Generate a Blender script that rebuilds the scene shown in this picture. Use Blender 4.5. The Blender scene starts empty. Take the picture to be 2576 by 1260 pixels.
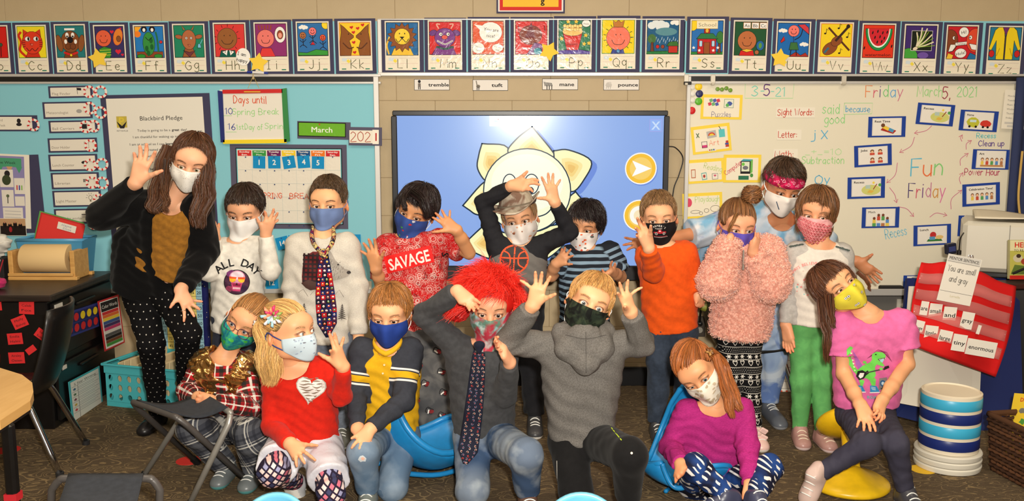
import bpy, math, random
import numpy as np
from mathutils import Vector, Matrix
from mathutils.bvhtree import BVHTree
from mathutils.geometry import tessellate_polygon
random.seed(7); RNG = np.random.default_rng(11)
SC = bpy.context.scene; COL = SC.collection
# camera, light, exposure
FPX = 2324.0; CZ = 1.42; PITCH = math.radians(8.0); YW = 4.86          # YW: the back wall
cam_d = bpy.data.cameras.new('camera'); cam = bpy.data.objects.new('camera', cam_d); COL.objects.link(cam)
cam.location = (0,0, CZ); cam.rotation_euler = (math.pi/2 - PITCH,0,0)
cam_d.sensor_width = 36; cam_d.lens = 36*FPX/2576; cam_d.clip_start = .05; SC.camera = cam
SC.view_settings.view_transform = 'Standard'; SC.view_settings.look = 'None'
SC.view_settings.gamma = 1; SC.view_settings.exposure = 0.0; SC.view_settings.use_curve_mapping = False
world = bpy.data.worlds.new('room_light'); SC.world = world; world.use_nodes = True
bg = world.node_tree.nodes['Background']; bg.inputs[0].default_value = (1,.86,.68,1); bg.inputs[1].default_value = .34
def area(name, loc, rot, sx, sy, power, col):
 l = bpy.data.lights.new(name, 'AREA'); l.shape = 'RECTANGLE'; l.size = sx; l.size_y = sy; l.energy = power; l.color = col
 o = bpy.data.objects.new(name, l); o.location = loc; o.rotation_euler = rot; COL.objects.link(o); return o
area('camera_flash',(.10,-.02,1.56),(math.radians(86),0,0),.09,.05,156,(1,.94,.84))
for i, x in enumerate((-2.1,0,2.1)):
 area('ceiling_lamp',(x,2.6,2.92),(0,0,0),.6,1.2,22,(1,.86,.66))
def P(px, py, y):
 """the world point at depth y that the photograph shows at (px, py)"""
 xc = (px-1288)/FPX; yc = -(py-630)/FPX
 dy = math.cos(PITCH)+yc*math.sin(PITCH); dz = -math.sin(PITCH)+yc*math.cos(PITCH); t = y/dy
 return np.array((xc*t, y, CZ+dz*t))
def PF(px, py, z=0.0):
 xc = (px-1288)/FPX; yc = -(py-630)/FPX
 dy = math.cos(PITCH)+yc*math.sin(PITCH); dz = -math.sin(PITCH)+yc*math.cos(PITCH); t = (z-CZ)/dz
 return np.array((xc*t, dy*t, z))
A = lambda *a: np.array(a, float)
def unit(v): v = np.asarray(v, float); return v/(np.linalg.norm(v)+1e-12)
def lin(c):
 c = np.asarray(c, float)/255; return np.where(c <= .04045, c/12.92,((c+.055)/1.055)**2.4)
def ln4(c): return tuple(lin(c))+(1,)
# materials
MATS = {}
class NT:
 def __init__(s, name, rough=.7, metal=0, spec=.5, **kw):
  s.m = bpy.data.materials.new(name); s.m.use_nodes = True; s.t = s.m.node_tree; s.n = s.t.nodes; s.b = s.n['Principled BSDF']
  s.b.inputs['Roughness'].default_value = rough; s.b.inputs['Metallic'].default_value = metal
  s.b.inputs['Specular IOR Level'].default_value = spec
  for k, v in kw.items(): s.b.inputs[k.replace('_', ' ')].default_value = v
 def link(s, a, b):
  if hasattr(a, 'links') or hasattr(a, 'is_output'): s.t.links.new(a, b)
  else: b.default_value = a
 def node(s, ty, **kw):
  n = s.n.new(ty)
  for k, v in kw.items(): setattr(n, k, v)
  return n
 def attr(s, nm, out='Color'): return s.node('ShaderNodeAttribute', attribute_name=nm).outputs[out]
 def vec(s, nm): return s.node('ShaderNodeAttribute', attribute_name=nm).outputs['Vector']
 def sep(s, v):
  n = s.node('ShaderNodeSeparateXYZ'); s.link(v, n.inputs[0]); return n.outputs
 def comb(s, x, y, z=0.0):
  n = s.node('ShaderNodeCombineXYZ')
  for i, v in enumerate((x, y, z)): s.link(v, n.inputs[i])
  return n.outputs[0]
 def mth(s, op, a, b=0.0, c=0.0):
  n = s.node('ShaderNodeMath', operation=op)
  for i, v in enumerate((a, b, c)): s.link(v, n.inputs[i])
  return n.outputs[0]
 def step(s, a, lo, hi):
  n = s.node('ShaderNodeMapRange'); n.clamp = True; s.link(a, n.inputs[0]); n.inputs[1].default_value = lo; n.inputs[2].default_value = hi; return n.outputs[0]
 def band(s, a, lo, hi, e=.0006):
  return s.mth('MULTIPLY', s.step(a, lo-e, lo+e), s.mth('SUBTRACT',1.0, s.step(a, hi-e, hi+e)))
 def mix(s, f, a, b, mode='MIX'):
  n = s.node('ShaderNodeMix', data_type='RGBA', blend_type=mode)
  s.link(f, n.inputs[0])
  for v, i in ((a,6),(b,7)):
   if isinstance(v, tuple) and len(v) == 3: v = ln4(v)
   s.link(v, n.inputs[i])
  return n.outputs[2]
 def obj(s): return s.node('ShaderNodeTexCoord').outputs['Object']
 def noise(s, scale, v=None, detail=2, out=0, dist=0.0):
  n = s.node('ShaderNodeTexNoise'); n.inputs['Scale'].default_value = scale; n.inputs['Detail'].default_value = detail; n.inputs['Distortion'].default_value = dist
  s.link(v if v is not None else s.obj(), n.inputs['Vector']); return n.outputs[out]
 def voro(s, scale, v=None, feature='F1', out='Distance', rnd=1.0):
  n = s.node('ShaderNodeTexVoronoi', feature=feature); n.inputs['Scale'].default_value = scale; n.inputs['Randomness'].default_value = rnd
  s.link(v if v is not None else s.obj(), n.inputs['Vector']); return n.outputs[out]
 def mapv(s, v, sc=(1,1,1), rot=(0,0,0), loc=(0,0,0)):
  n = s.node('ShaderNodeMapping'); s.link(v, n.inputs[0]); n.inputs['Scale'].default_value = sc; n.inputs['Rotation'].default_value = rot; n.inputs['Location'].default_value = loc; return n.outputs[0]
 def col(s, c):
  if isinstance(c, tuple) and len(c) == 3: c = ln4(c)
  s.link(c, s.b.inputs['Base Color']); return s
 def bump(s, h, strength=.3, dist=.002):
  n = s.node('ShaderNodeBump'); n.inputs['Strength'].default_value = strength; n.inputs['Distance'].default_value = dist
  s.link(h, n.inputs['Height']); s.link(n.outputs[0], s.b.inputs['Normal']); return s
def var(s, c, amt=.12, scale=30):
 """colour c varied a little by noise"""
 f = s.step(s.noise(scale),.35,.65)
 c = tuple(c); d = tuple(max(0, x*(1-amt)) for x in c)
 return s.mix(f, d, c)
def plain(name, c, rough=.6, metal=0, amt=.06, scale=25, bump=.05, bs=200, spec=.5, **kw):
 key = name
 if key in MATS: return MATS[key]
 s = NT(name, rough, metal, spec, **kw); s.col(var(s, c, amt, scale))
 if bump: s.bump(s.noise(bs), bump,.001)
 MATS[key] = s.m; return s.m
def cloth(name, c, amt=.12, bump=.35, weave=420, rough=.9, big=.25):
 if name in MATS: return MATS[name]
 s = NT(name, rough, spec=.2);
 c0 = c if not isinstance(c, tuple) else var(s, c, amt,60)
 s.col(c0)
 h = s.mth('ADD', s.noise(weave), s.mth('MULTIPLY', s.noise(40, detail=3, dist=.4),1.0*big))
 s.bump(h, bump,.0025); s.b.inputs['Sheen Weight'].default_value = .05
 MATS[name] = s.m; return s.m
def _paint(name, rough, spec=.4, wav=0):
 s = NT(name, rough, spec=spec); s.col(s.attr('Col')); s.bump(s.noise(26, detail=3, dist=.8) if wav else s.noise(300),.5 if wav else .03,.004 if wav else .0005); MATS[name] = s.m; return s.m
PAINT = _paint('printed_paper',.75); GLOSSY = _paint('laminated_print',.2,.28,1); PLAST = _paint('painted_plastic',.35)
def _clothp():
 s = NT('dyed_cotton',.85, spec=.2); s.col(s.attr('Col')); s.bump(s.mth('ADD', s.noise(500), s.mth('MULTIPLY', s.noise(60, detail=3),.8)),.25,.0015); return s.m
CLOTHP = _clothp()
# mesh helpers
def link_mesh(name, V, F, mat, parent=None, col=None, attrs=None, smooth=True, loc=None):
 """V (n,3), F: list/array of faces (tri or quad), col (n,3) srgb per vertex, attrs {name:(n,3)}"""
 V = np.asarray(V, np.float32); org = A(0,0,0)
 if parent is not None:
  org = np.array(parent.get('_o',(0,0,0)))
 elif loc is not None: org = A(*loc)
 me = bpy.data.meshes.new(name); me.vertices.add(len(V)); me.vertices.foreach_set('co',(V-org).astype(np.float32).ravel())
 if isinstance(F, np.ndarray): Fs = [F]
 else:
  t = [f for f in F if len(f) == 3]; q = [f for f in F if len(f) == 4]; o = [f for f in F if len(f) > 4]
  Fs = ([np.array(t)] if t else []) + ([np.array(q)] if q else []) + [np.array([f]) for f in o]
 nl = sum(f.size for f in Fs); npoly = sum(len(f) for f in Fs)
 me.loops.add(nl); me.polygons.add(npoly)
 me.loops.foreach_set('vertex_index', np.concatenate([f.ravel() for f in Fs]).astype(np.int32))
 tot = np.concatenate([np.full(len(f), f.shape[1]) for f in Fs]); st = np.concatenate([[0], np.cumsum(tot)[:-1]])
 me.polygons.foreach_set('loop_start', st.astype(np.int32)); me.polygons.foreach_set('loop_total', tot.astype(np.int32))
 me.update(calc_edges=True); me.validate()
 me.polygons.foreach_set('use_smooth', np.full(len(me.polygons), bool(smooth)))
 if col is not None and len(me.vertices) == len(V):
  a = me.color_attributes.new('Col', 'FLOAT_COLOR', 'POINT'); c = np.ones((len(V),4), np.float32); c[:, :3] = lin(col); a.data.foreach_set('color', c.ravel())
 for k, v in (attrs or {}).items():
  a = me.attributes.new(k, 'FLOAT_VECTOR', 'POINT'); a.data.foreach_set('vector', np.asarray(v, np.float32).ravel())
 if mat is not None: me.materials.append(mat)
 o = bpy.data.objects.new(name, me); COL.objects.link(o)
 if parent is not None: o.parent = parent; o['_o'] = [float(x) for x in org]      # children keep the thing's own frame
 else: o.location = org; o['_o'] = [float(x) for x in org]
 return o
def rotm(rx=0, ry=0, rz=0):
 return np.array(Matrix.Rotation(math.radians(rz),3, 'Z') @ Matrix.Rotation(math.radians(ry),3, 'Y') @ Matrix.Rotation(math.radians(rx),3, 'X'))
def frame(n, up=(0,0,1)):
 """rotation whose columns are right, up-ish, n"""
 n = unit(n); r = np.cross(up, n)
 if np.linalg.norm(r) < 1e-4: r = np.cross((0,1,0), n)
 r = unit(r); return np.stack([r, np.cross(n, r), n],1)
def smooth_path(pts, n=8):
 pts = [np.asarray(p, float) for p in pts]
 if len(pts) < 3: return np.array(pts)
 q = [2*pts[0]-pts[1]]+pts+[2*pts[-1]-pts[-2]]; out = []
 for i in range(1, len(q)-2):
  for k in range(n):
   t = k/n; a, b, c, d = q[i-1:i+3]
   out.append(.5*((2*b)+(-a+c)*t+(2*a-5*b+4*c-d)*t*t+(-a+3*b-3*c+d)*t**3))
 out.append(pts[-1]); return np.array(out)
class MB:
 def __init__(s): s.V = []; s.F = []; s.C = []; s.n = 0; s.c = (200,200,200)
 def add(s, V, F, c=None):
  V = np.asarray(V, float).reshape(-1,3); c = s.c if c is None else c
  s.V.append(V); s.F += [tuple(int(i)+s.n for i in f) for f in F]
  cc = np.asarray(c, float); s.C.append(cc if cc.ndim == 2 else np.tile(cc,(len(V),1))); s.n += len(V); return s
 def box(s, c, size, R=None, col=None, bev=0.0):
  x, y, z = (np.array(size)/2); b = min(bev, x*.9, y*.9, z*.9)
  if b <= 0:
   V = np.array([(i, j, k) for k in (-z, z) for j in (-y, y) for i in (-x, x)])
   F = [(0,2,3,1),(4,5,7,6),(0,1,5,4),(2,6,7,3),(0,4,6,2),(1,3,7,5)]
  else:
   V = []; F = []
   for sx in (-1,1):
    for sy in (-1,1):
     for sz in (-1,1): V += [(sx*x, sy*(y-b), sz*(z-b)),(sx*(x-b), sy*y, sz*(z-b)),(sx*(x-b), sy*(y-b), sz*z)]
   I = lambda sx, sy, sz, k: ((sx > 0)*4+(sy > 0)*2+(sz > 0))*3+k
   for q in (-1,1):
    F += [[I(q, a, b_,0) for a, b_ in ((-1,-1),(1,-1),(1,1),(-1,1))][::q],[I(a, q, b_,1) for a, b_ in ((-1,-1),(-1,1),(1,1),(1,-1))][::q],[I(a, b_, q,2) for a, b_ in ((-1,-1),(1,-1),(1,1),(-1,1))][::q]]
    for r in (-1,1):
     F += [[I(q, r,-1,0), I(q, r,-1,1), I(q, r,1,1), I(q, r,1,0)][::-q*r],[I(q,-1, r,0), I(q,-1, r,2), I(q,1, r,2), I(q,1, r,0)][::q*r],[I(-1, q, r,1), I(-1, q, r,2), I(1, q, r,2), I(1, q, r,1)][::-q*r]]
     for t in (-1,1): F.append([I(q, r, t,0), I(q, r, t,1), I(q, r, t,2)][::q*r*t])
   V = np.array(V)
  if R is not None: V = V @ np.asarray(R).T
  return s.add(V+np.asarray(c), F, col)
 def tube(s, pts, r, seg=8, col=None, sm=0, cap=True, flat=None):
  p = smooth_path(pts, sm) if sm else np.array([np.asarray(q, float) for q in pts]); n = len(p)
  r = np.full(n, r) if np.isscalar(r) else np.interp(np.linspace(0,1, n), np.linspace(0,1, len(r)), r)
  T = np.gradient(p, axis=0); up = A(0,0,1) if abs(unit(T[0])[2]) < .9 else A(1,0,0); V = []
  N = np.cross(unit(T[0]), up); N = unit(N)
  for i in range(n):
   t = unit(T[i]); N = unit(N-t*np.dot(N, t)); B = np.cross(t, N)
   for k in range(seg):
    a = 2*math.pi*k/seg; V.append(p[i]+r[i]*(N*math.cos(a)+B*math.sin(a)*(flat or 1)))
  F = [(i*seg+k, i*seg+(k+1) % seg,(i+1)*seg+(k+1) % seg,(i+1)*seg+k) for i in range(n-1) for k in range(seg)]
  if cap: F += [tuple(range(seg))[::-1], tuple((n-1)*seg+k for k in range(seg))]
  return s.add(V, F, col)
 def lathe(s, prof, c=(0,0,0), R=None, seg=32, col=None, cols=None):
  """prof: (r, z) pairs; closed with caps when r is 0 at an end"""
  V = []; F = []; C = []
  for i,(r, z) in enumerate(prof):
   for k in range(seg): a = 2*math.pi*k/seg; V.append((r*math.cos(a), r*math.sin(a), z)); C.append(cols[i] if cols else (col or s.c))
  n = len(prof)
  F = [(i*seg+k, i*seg+(k+1) % seg,(i+1)*seg+(k+1) % seg,(i+1)*seg+k) for i in range(n-1) for k in range(seg)]
  F += [tuple(range(seg))[::-1], tuple((n-1)*seg+k for k in range(seg))]
  V = np.array(V)
  if R is not None: V = V @ np.asarray(R).T
  return s.add(V+np.asarray(c), F, np.array(C, float))
 def prism(s, poly, h, O, U, Vv, col=None):
  """polygon in the plane O + u U + v Vv extruded by h along U x Vv"""
  O, U, Vv = map(lambda q: np.asarray(q, float),(O, U, Vv)); N = unit(np.cross(U, Vv)); n = len(poly)
  ar = sum(poly[i][0]*poly[(i+1) % n][1]-poly[(i+1) % n][0]*poly[i][1] for i in range(n))
  if ar < 0: poly = poly[::-1]
  b = np.array([O+u*U+v*Vv for u, v in poly]); t = tessellate_polygon([[Vector((u, v,0)) for u, v in poly]])
  F = []
  for f in t:
   (x0, y0),(x1, y1),(x2, y2) = [poly[i] for i in f]
   if (x1-x0)*(y2-y0)-(x2-x0)*(y1-y0) < 0: f = f[::-1]
   F += [tuple(i+n for i in f), tuple(f)[::-1]]
  F += [(i,(i+1) % n,(i+1) % n+n, i+n) for i in range(n)]
  return s.add(np.vstack([b, b+N*h]), F, col)
 def sheet(s, g, th, col=None):
  """grid (a,b,3) of points made into a sheet of thickness th"""
  g = np.asarray(g, float); a, b = g.shape[:2]
  nu = np.gradient(g, axis=0); nv = np.gradient(g, axis=1); N = np.cross(nu, nv); N /= np.linalg.norm(N, axis=2, keepdims=True)+1e-9
  V = np.concatenate([(g+N*th/2).reshape(-1,3),(g-N*th/2).reshape(-1,3)]); m = a*b; I = lambda i, j: i*b+j
  F = []
  for i in range(a-1):
   for j in range(b-1): q = (I(i, j), I(i+1, j), I(i+1, j+1), I(i, j+1)); F += [q, tuple(k+m for k in q[::-1])]
  rim = [I(i,0) for i in range(a)]+[I(a-1, j) for j in range(1, b)]+[I(i, b-1) for i in range(a-2,-1,-1)]+[I(0, j) for j in range(b-2,0,-1)]
  for i in range(len(rim)): p, q = rim[i], rim[(i+1) % len(rim)]; F.append((q, p, p+m, q+m))
  cc = None if col is None else (np.vstack([np.asarray(col)]*2) if np.ndim(col) == 2 else col)
  return s.add(V, F, cc)
 def build(s, name, mat, parent=None, smooth=False, loc=None, kind=None):
  if loc is None and parent is None:
   V = np.vstack(s.V); loc = ((V[:,0].min()+V[:,0].max())/2,(V[:,1].min()+V[:,1].max())/2, V[:,2].min())
  o = link_mesh(name, np.vstack(s.V), s.F, mat, parent, np.vstack(s.C), smooth=smooth, loc=loc)
  if smooth == 'auto':
   o.data.polygons.foreach_set('use_smooth', np.ones(len(o.data.polygons), bool)); o.data.set_sharp_from_angle(angle=math.radians(40))
  if kind: o['kind'] = kind
  return o
def tag(o, label, cat=None, group=None):
 o['label'] = label
 if cat: o['category'] = cat
 if group: o['group'] = group
 return o
def empty(name, loc, label, cat, group=None):
 o = bpy.data.objects.new(name, None); COL.objects.link(o); o.location = tuple(loc); o.empty_display_size = .05; o['_o'] = [float(x) for x in loc]
 return tag(o, label, cat, group)
# flat drawings
GLY = {}
def _g(ch, w, *st): GLY[ch] = (w, st)
def arc(cx, cy, rx, ry, a0, a1, n=9):
 return [(cx+rx*math.cos(math.radians(a0+(a1-a0)*i/n)), cy+ry*math.sin(math.radians(a0+(a1-a0)*i/n))) for i in range(n+1)]
for _t in '''A4:0,0 2,6 4,0|.8,2.2 3.2,2.2;B4:0,0 0,6 2,6 3.4,4.6 2,3.2 0,3.2|2,3.2 3.9,1.6 2.2,0 0,0;C4:3.8,5 2,6 .2,4 .2,2 2,0 3.8,1;D4:0,0 0,6 2,5.6 3.8,3 2,.2 0,0;E3.5:3.5,6 0,6 0,0 3.5,0|0,3 2.8,3;F3.5:3.5,6 0,6 0,0|0,3 2.6,3
G4:3.8,5 2,6 .2,4 .2,2 2,0 3.8,1 3.8,2.8 2.4,2.8;H4:0,0 0,6|4,0 4,6|0,3 4,3;I2:1,0 1,6|0,6 2,6|0,0 2,0;J3:3,6 3,1.4 1.6,0 .2,1;K4:0,0 0,6|3.6,6 0,2.8 3.8,0;L3:0,6 0,0 3.2,0;M5:0,0 .4,6 2.5,1.5 4.6,6 5,0;N4:0,0 0,6 4,0 4,6
O4.4:2.2,6 .2,4.4 .2,1.6 2.2,0 4.2,1.6 4.2,4.4 2.2,6;P4:0,0 0,6 2.4,6 3.8,4.5 2.4,3 0,3;Q4.4:2.2,6 .2,4.4 .2,1.6 2.2,0 4.2,1.6 4.2,4.4 2.2,6|2.6,1.6 4.4,-.4;R4:0,0 0,6 2.4,6 3.8,4.5 2.4,3 0,3|1.4,3 3.8,0;S3.8:3.6,5.2 2,6 .4,5 .8,3.6 3,2.6 3.5,1.2 2,0 .1,.8;T4:0,6 4,6|2,6 2,0
U4:0,6 0,1.6 2,0 4,1.6 4,6;V4:0,6 2,0 4,6;W5.6:0,6 1.4,0 2.8,5 4.2,0 5.6,6;X4:0,6 4,0|4,6 0,0;Y4:0,6 2,3 4,6|2,3 2,0;Z4:0,6 4,6 0,0 4,0;a3:3,3.2 1.5,3.8 .1,2 1.3,.1 3,1.6|3,3.8 3,0;b3:0,6 0,0|0,2 1.5,3.8 3,2 1.5,0 0,1.2;c2.8:2.8,3.2 1.4,3.8 .1,2 1.4,.1 2.8,.8
d3:3,6 3,0|3,2.4 1.5,3.8 .1,2 1.5,0 3,1.4;e3:.2,2 2.9,2.2 2,3.8 .5,3.2 .2,1.4 1.6,0 2.9,.7;f2.2:2.4,5.6 1.4,6 .9,5 .9,0|0,3.6 2,3.6;g3:3,3.4 1.5,3.8 .1,2 1.5,.2 3,1.6|3,3.8 3,-1.2 1.6,-2.2 .2,-1.6;h3:0,6 0,0|0,2.4 1.6,3.8 2.9,2.6 2.9,0;i.8:.4,3.8 .4,0|.4,5.2 .4,5.4;j1.6:1.2,3.8 1.2,-1.2 0,-2|1.2,5.2 1.2,5.4
k2.8:0,6 0,0|2.5,3.8 0,1.8 2.7,0;l.8:.4,6 .4,0;m4.6:0,3.8 0,0|0,2.6 1.3,3.8 2.2,2.8 2.2,0|2.2,2.6 3.5,3.8 4.5,2.8 4.5,0;n3:0,3.8 0,0|0,2.4 1.6,3.8 2.9,2.6 2.9,0;o3:1.5,3.8 .1,2.6 .1,1.2 1.5,0 2.9,1.2 2.9,2.6 1.5,3.8;p3:0,3.8 0,-2.2|0,2 1.5,3.8 3,2 1.5,0 0,1.2;q3:3,3.8 3,-2.2|3,2.4 1.5,3.8 .1,2 1.5,0 3,1.4;r2.2:0,3.8 0,0|0,2.2 1.2,3.7 2.2,3.4
s2.6:2.5,3.2 1.3,3.8 .3,3 1.2,2.1 2.4,1.2 1.4,0 .1,.6;t2:1,5.4 1,.6 2,.1|0,3.7 2,3.7;u3:0,3.8 0,1 1.4,0 2.9,1.3|2.9,3.8 2.9,0;v3:0,3.8 1.5,0 3,3.8;w4.4:0,3.8 1.1,0 2.2,3.4 3.3,0 4.4,3.8;x3:0,3.8 3,0|3,3.8 0,0;y3:0,3.8 1.5,.2|3,3.8 .6,-2.2;z3:0,3.8 3,3.8 0,0 3,0
04:2,6 .2,4.4 .2,1.6 2,0 3.8,1.6 3.8,4.4 2,6;12:0,4.8 1.2,6 1.2,0;24:.2,4.8 1.8,6 3.6,4.6 2.6,2.6 .1,0 4,0;34:.2,5.2 2,6 3.5,4.7 1.6,3.2 3.8,1.6 2,0 .1,.8;44:2.6,6 0,2 4,2|3,4 3,0;54:3.6,6 .6,6 .4,3.4 2.4,3.8 3.8,2 2,0 .2,.6;64:3,6 .8,3.6 .2,1.6 2,0 3.8,1.6 2,3.2 .4,2;74:0,6 4,6 1.4,0;84:2,3.2 .5,4.6 2,6 3.5,4.6 2,3.2 .2,1.6 2,0 3.8,1.6 2,3.2;94:3.6,4.4 2,6 .4,4.4 2,2.8 3.6,4.4 3,0'''.replace('\n', ';').split(';'):
 _h, _s = _t.split(':',1); GLY[_h[0]] = (float(_h[1:]),[[tuple(map(float, q.split(','))) for q in st.split()] for st in _s.split('|')])
GLY.update({'-': (2.4,[[(.2,2.8),(2.2,2.8)]]), '.': (.8,[[(.4,0),(.4,.3)]]), ',': (.8,[[(.5,.3),(.2,-.9)]]), ':': (.8,[[(.4,.6),(.4,.9)],[(.4,3),(.4,3.3)]]), '!': (.8,[[(.4,6),(.4,1.6)],[(.4,.2),(.4,0)]]),
   '+': (3,[[(0,3),(3,3)],[(1.5,4.5),(1.5,1.5)]]), '=': (3,[[(0,3.8),(3,3.8)],[(0,2.2),(3,2.2)]]), '_': (3,[[(0,0),(3,0)]]), ' ': (2,[]), "'": (.6,[[(.3,6),(.2,4.8)]]), '/': (3,[[(0,0),(3,6)]])})
STRAIGHT = set('AEFHIKLMNTVWXYZvwxyz147-+=_kit/')
_font = {}
def font_mesh(txt, bold=0.0, space=1.0):
 k = (txt, bold, space)
 if k not in _font:
  c = bpy.data.curves.new('t', 'FONT'); c.body = txt; c.size = 1; c.offset = bold; c.resolution_u = 2; c.space_character = space
  o = bpy.data.objects.new('t', c); me = o.to_mesh()
  V = np.array([v.co[:2] for v in me.vertices]).reshape(-1,2); F = [tuple(p.vertices) for p in me.polygons]; o.to_mesh_clear()
  bpy.data.objects.remove(o); bpy.data.curves.remove(c); _font[k] = (V, F)
 return _font[k]
class Draw:
 """flat shapes in metres (u right, v up) stacked in thin layers, later laid on a plane or draped on a garment"""
 def __init__(s): s.s = []; s.z = 0; s.dz = 1.0
 def raw(s, V, F, c, dz=None):
  if dz == -1: s.k = getattr(s, 'k',0)+1; z = s.z+.15+.12*(s.k % 7)
  else: s.z += 1; z = s.z
  s.s.append((np.asarray(V, float).reshape(-1,2), F, c, z)); return s
 def poly(s, pts, c):
  pts = [tuple(p) for p in pts]
  ar = sum(pts[i][0]*pts[(i+1) % len(pts)][1]-pts[(i+1) % len(pts)][0]*pts[i][1] for i in range(len(pts)))
  if ar < 0: pts = pts[::-1]
  if len(pts) <= 4 : F = [tuple(range(len(pts)))]
  else: F = tessellate_polygon([[Vector((p[0], p[1],0)) for p in pts]])
  P2 = np.array(pts); G = []
  for f in F:
   if len(f) == 3:
    a, b, c_ = P2[list(f)]
    if (b[0]-a[0])*(c_[1]-a[1])-(c_[0]-a[0])*(b[1]-a[1]) < 0: f = tuple(f)[::-1]
   G.append(tuple(f))
  return s.raw(P2, G, c)
 def rect(s, x, y, w, h, c, rot=0):
  """centre x, y"""
  a = math.radians(rot); q = [(-w/2,-h/2),(w/2,-h/2),(w/2, h/2),(-w/2, h/2)]
  return s.poly([(x+u*math.cos(a)-v*math.sin(a), y+u*math.sin(a)+v*math.cos(a)) for u, v in q], c)
 def ell(s, x, y, rx, ry, c, n=20, a0=0, a1=360, rot=0):
  r = math.radians(rot); pts = arc(0,0, rx, ry, a0, a1, n)[:-1] if a1-a0 == 360 else arc(0,0, rx, ry, a0, a1, n)
  return s.poly([(x+u*math.cos(r)-v*math.sin(r), y+u*math.sin(r)+v*math.cos(r)) for u, v in pts], c)
 def stroke(s, pts, w, c, sm=0, closed=False):
  p = smooth_path([(x, y,0) for x, y in pts], sm)[:, :2] if sm and len(pts) > 2 else np.array(pts, float)
  if closed: p = np.vstack([p, p[:1]])
  if len(p) < 2: return s
  T = np.gradient(p, axis=0); T /= np.linalg.norm(T, axis=1, keepdims=True)+1e-9; N = np.stack([-T[:,1], T[:,0]],1)*w/2
  p = p.copy(); p[0] -= T[0]*w*.4; p[-1] += T[-1]*w*.4; n = len(p)
  return s.raw(np.vstack([p-N, p+N]),[(i, i+1, n+i+1, n+i) for i in range(n-1)], c,-1)
 def star(s, x, y, r, c, rot=0, inner=.48, n=5):
  return s.poly([(x+r*(1 if k % 2 == 0 else inner)*math.sin(math.radians(rot)+k*math.pi/n), y+r*(1 if k % 2 == 0 else inner)*math.cos(math.radians(rot)+k*math.pi/n)) for k in range(2*n)], c)
 def heart(s, x, y, r, c, rot=0, line=None):
  a = math.radians(rot); pts = []
  for k in range(24):
   t = 2*math.pi*k/24; u = 16*math.sin(t)**3/16*r; v = (13*math.cos(t)-5*math.cos(2*t)-2*math.cos(3*t)-math.cos(4*t))/16*r
   pts.append((x+u*math.cos(a)-v*math.sin(a), y+u*math.sin(a)+v*math.cos(a)))
  return s.stroke(pts, line, c, closed=True) if line else s.poly(pts, c)
 def text(s, t, x, y, h, c, bold=0.0, w=None, rot=0, al='c', space=1.0):
  """h: cap height; w: fit to this width"""
  if bold > 0 and 'M' in t and not rot:
   for k in (-1,1): s.text(t, x+k*bold*h*.6, y, h, c,0, w,0, al, space)
   return s
  V, F = font_mesh(t,0 if 'M' in t else min(bold,.02), space)
  if not len(V): return s
  V = V.copy(); sc = h/.72; V *= sc; x0, x1 = V[:,0].min(), V[:,0].max()
  if w: V[:,0] = (V[:,0]-x0)*w/(x1-x0); x0, x1 = 0, w
  V[:,0] -= {'c': (x0+x1)/2, 'l': x0, 'r': x1}[al]; V[:,1] -= h/2; a = math.radians(rot)
  V = V @ np.array([[math.cos(a), math.sin(a)],[-math.sin(a), math.cos(a)]]); return s.raw(V+A(x, y), F, c)
 def hand(s, t, x, y, h, c, lw=None, w=None, rot=0, al='l', jit=.12, slant=0.0, cols=None):
  """handwriting; x, y is the baseline start, h the capital height"""
  r = random.Random(hash(t) % 9999 if False else sum(map(ord, t))); k = h/6; lw = lw or h*.1; adv = 0; st = []
  for i, ch in enumerate(t):
   W, ss = GLY.get(ch, GLY[' ']); dy = r.uniform(-1,1)*jit*3
   for q in ss: st.append(([(adv+px+slant*py+r.uniform(-jit, jit), py+dy+r.uniform(-jit, jit)) for px, py in q], ch, i))
   adv += W+1.2
  adv = max(adv-1.2,.1); kx = (w/adv) if w else k; off = {'l': 0, 'c': -adv*kx/2, 'r': -adv*kx}[al]; a = math.radians(rot)
  for q, ch, i in st:
   pts = [(off+px*kx, py*k) for px, py in q]; pts = [(x+u*math.cos(a)-v*math.sin(a), y+u*math.sin(a)+v*math.cos(a)) for u, v in pts]
   s.stroke(pts, lw, cols[i % len(cols)] if cols else c, sm=0 if (ch in STRAIGHT or len(pts) < 3) else 3)
  return s
 def blot(s, x, y, r, c, n=9, amp=.2, sx=1.0, seed=0):
  q = random.Random(seed); return s.poly([(x+sx*r*(1+q.uniform(-amp, amp))*math.cos(2*math.pi*i/n), y+r*(1+q.uniform(-amp, amp))*math.sin(2*math.pi*i/n)) for i in range(n)], c)
 def lay(s, mb, O, U, V, lift=.0003, base=.0004):
  """onto the plane O + uU + vV, front normal U x V"""
  O, U, V = [np.asarray(q, float) for q in (O, U, V)]; N = unit(np.cross(U, V))
  for pts, F, c, z in s.s: mb.add(O+pts[:, :1]*U+pts[:,1:]*V+N*(base+lift*z), F, c)
  return mb
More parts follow.
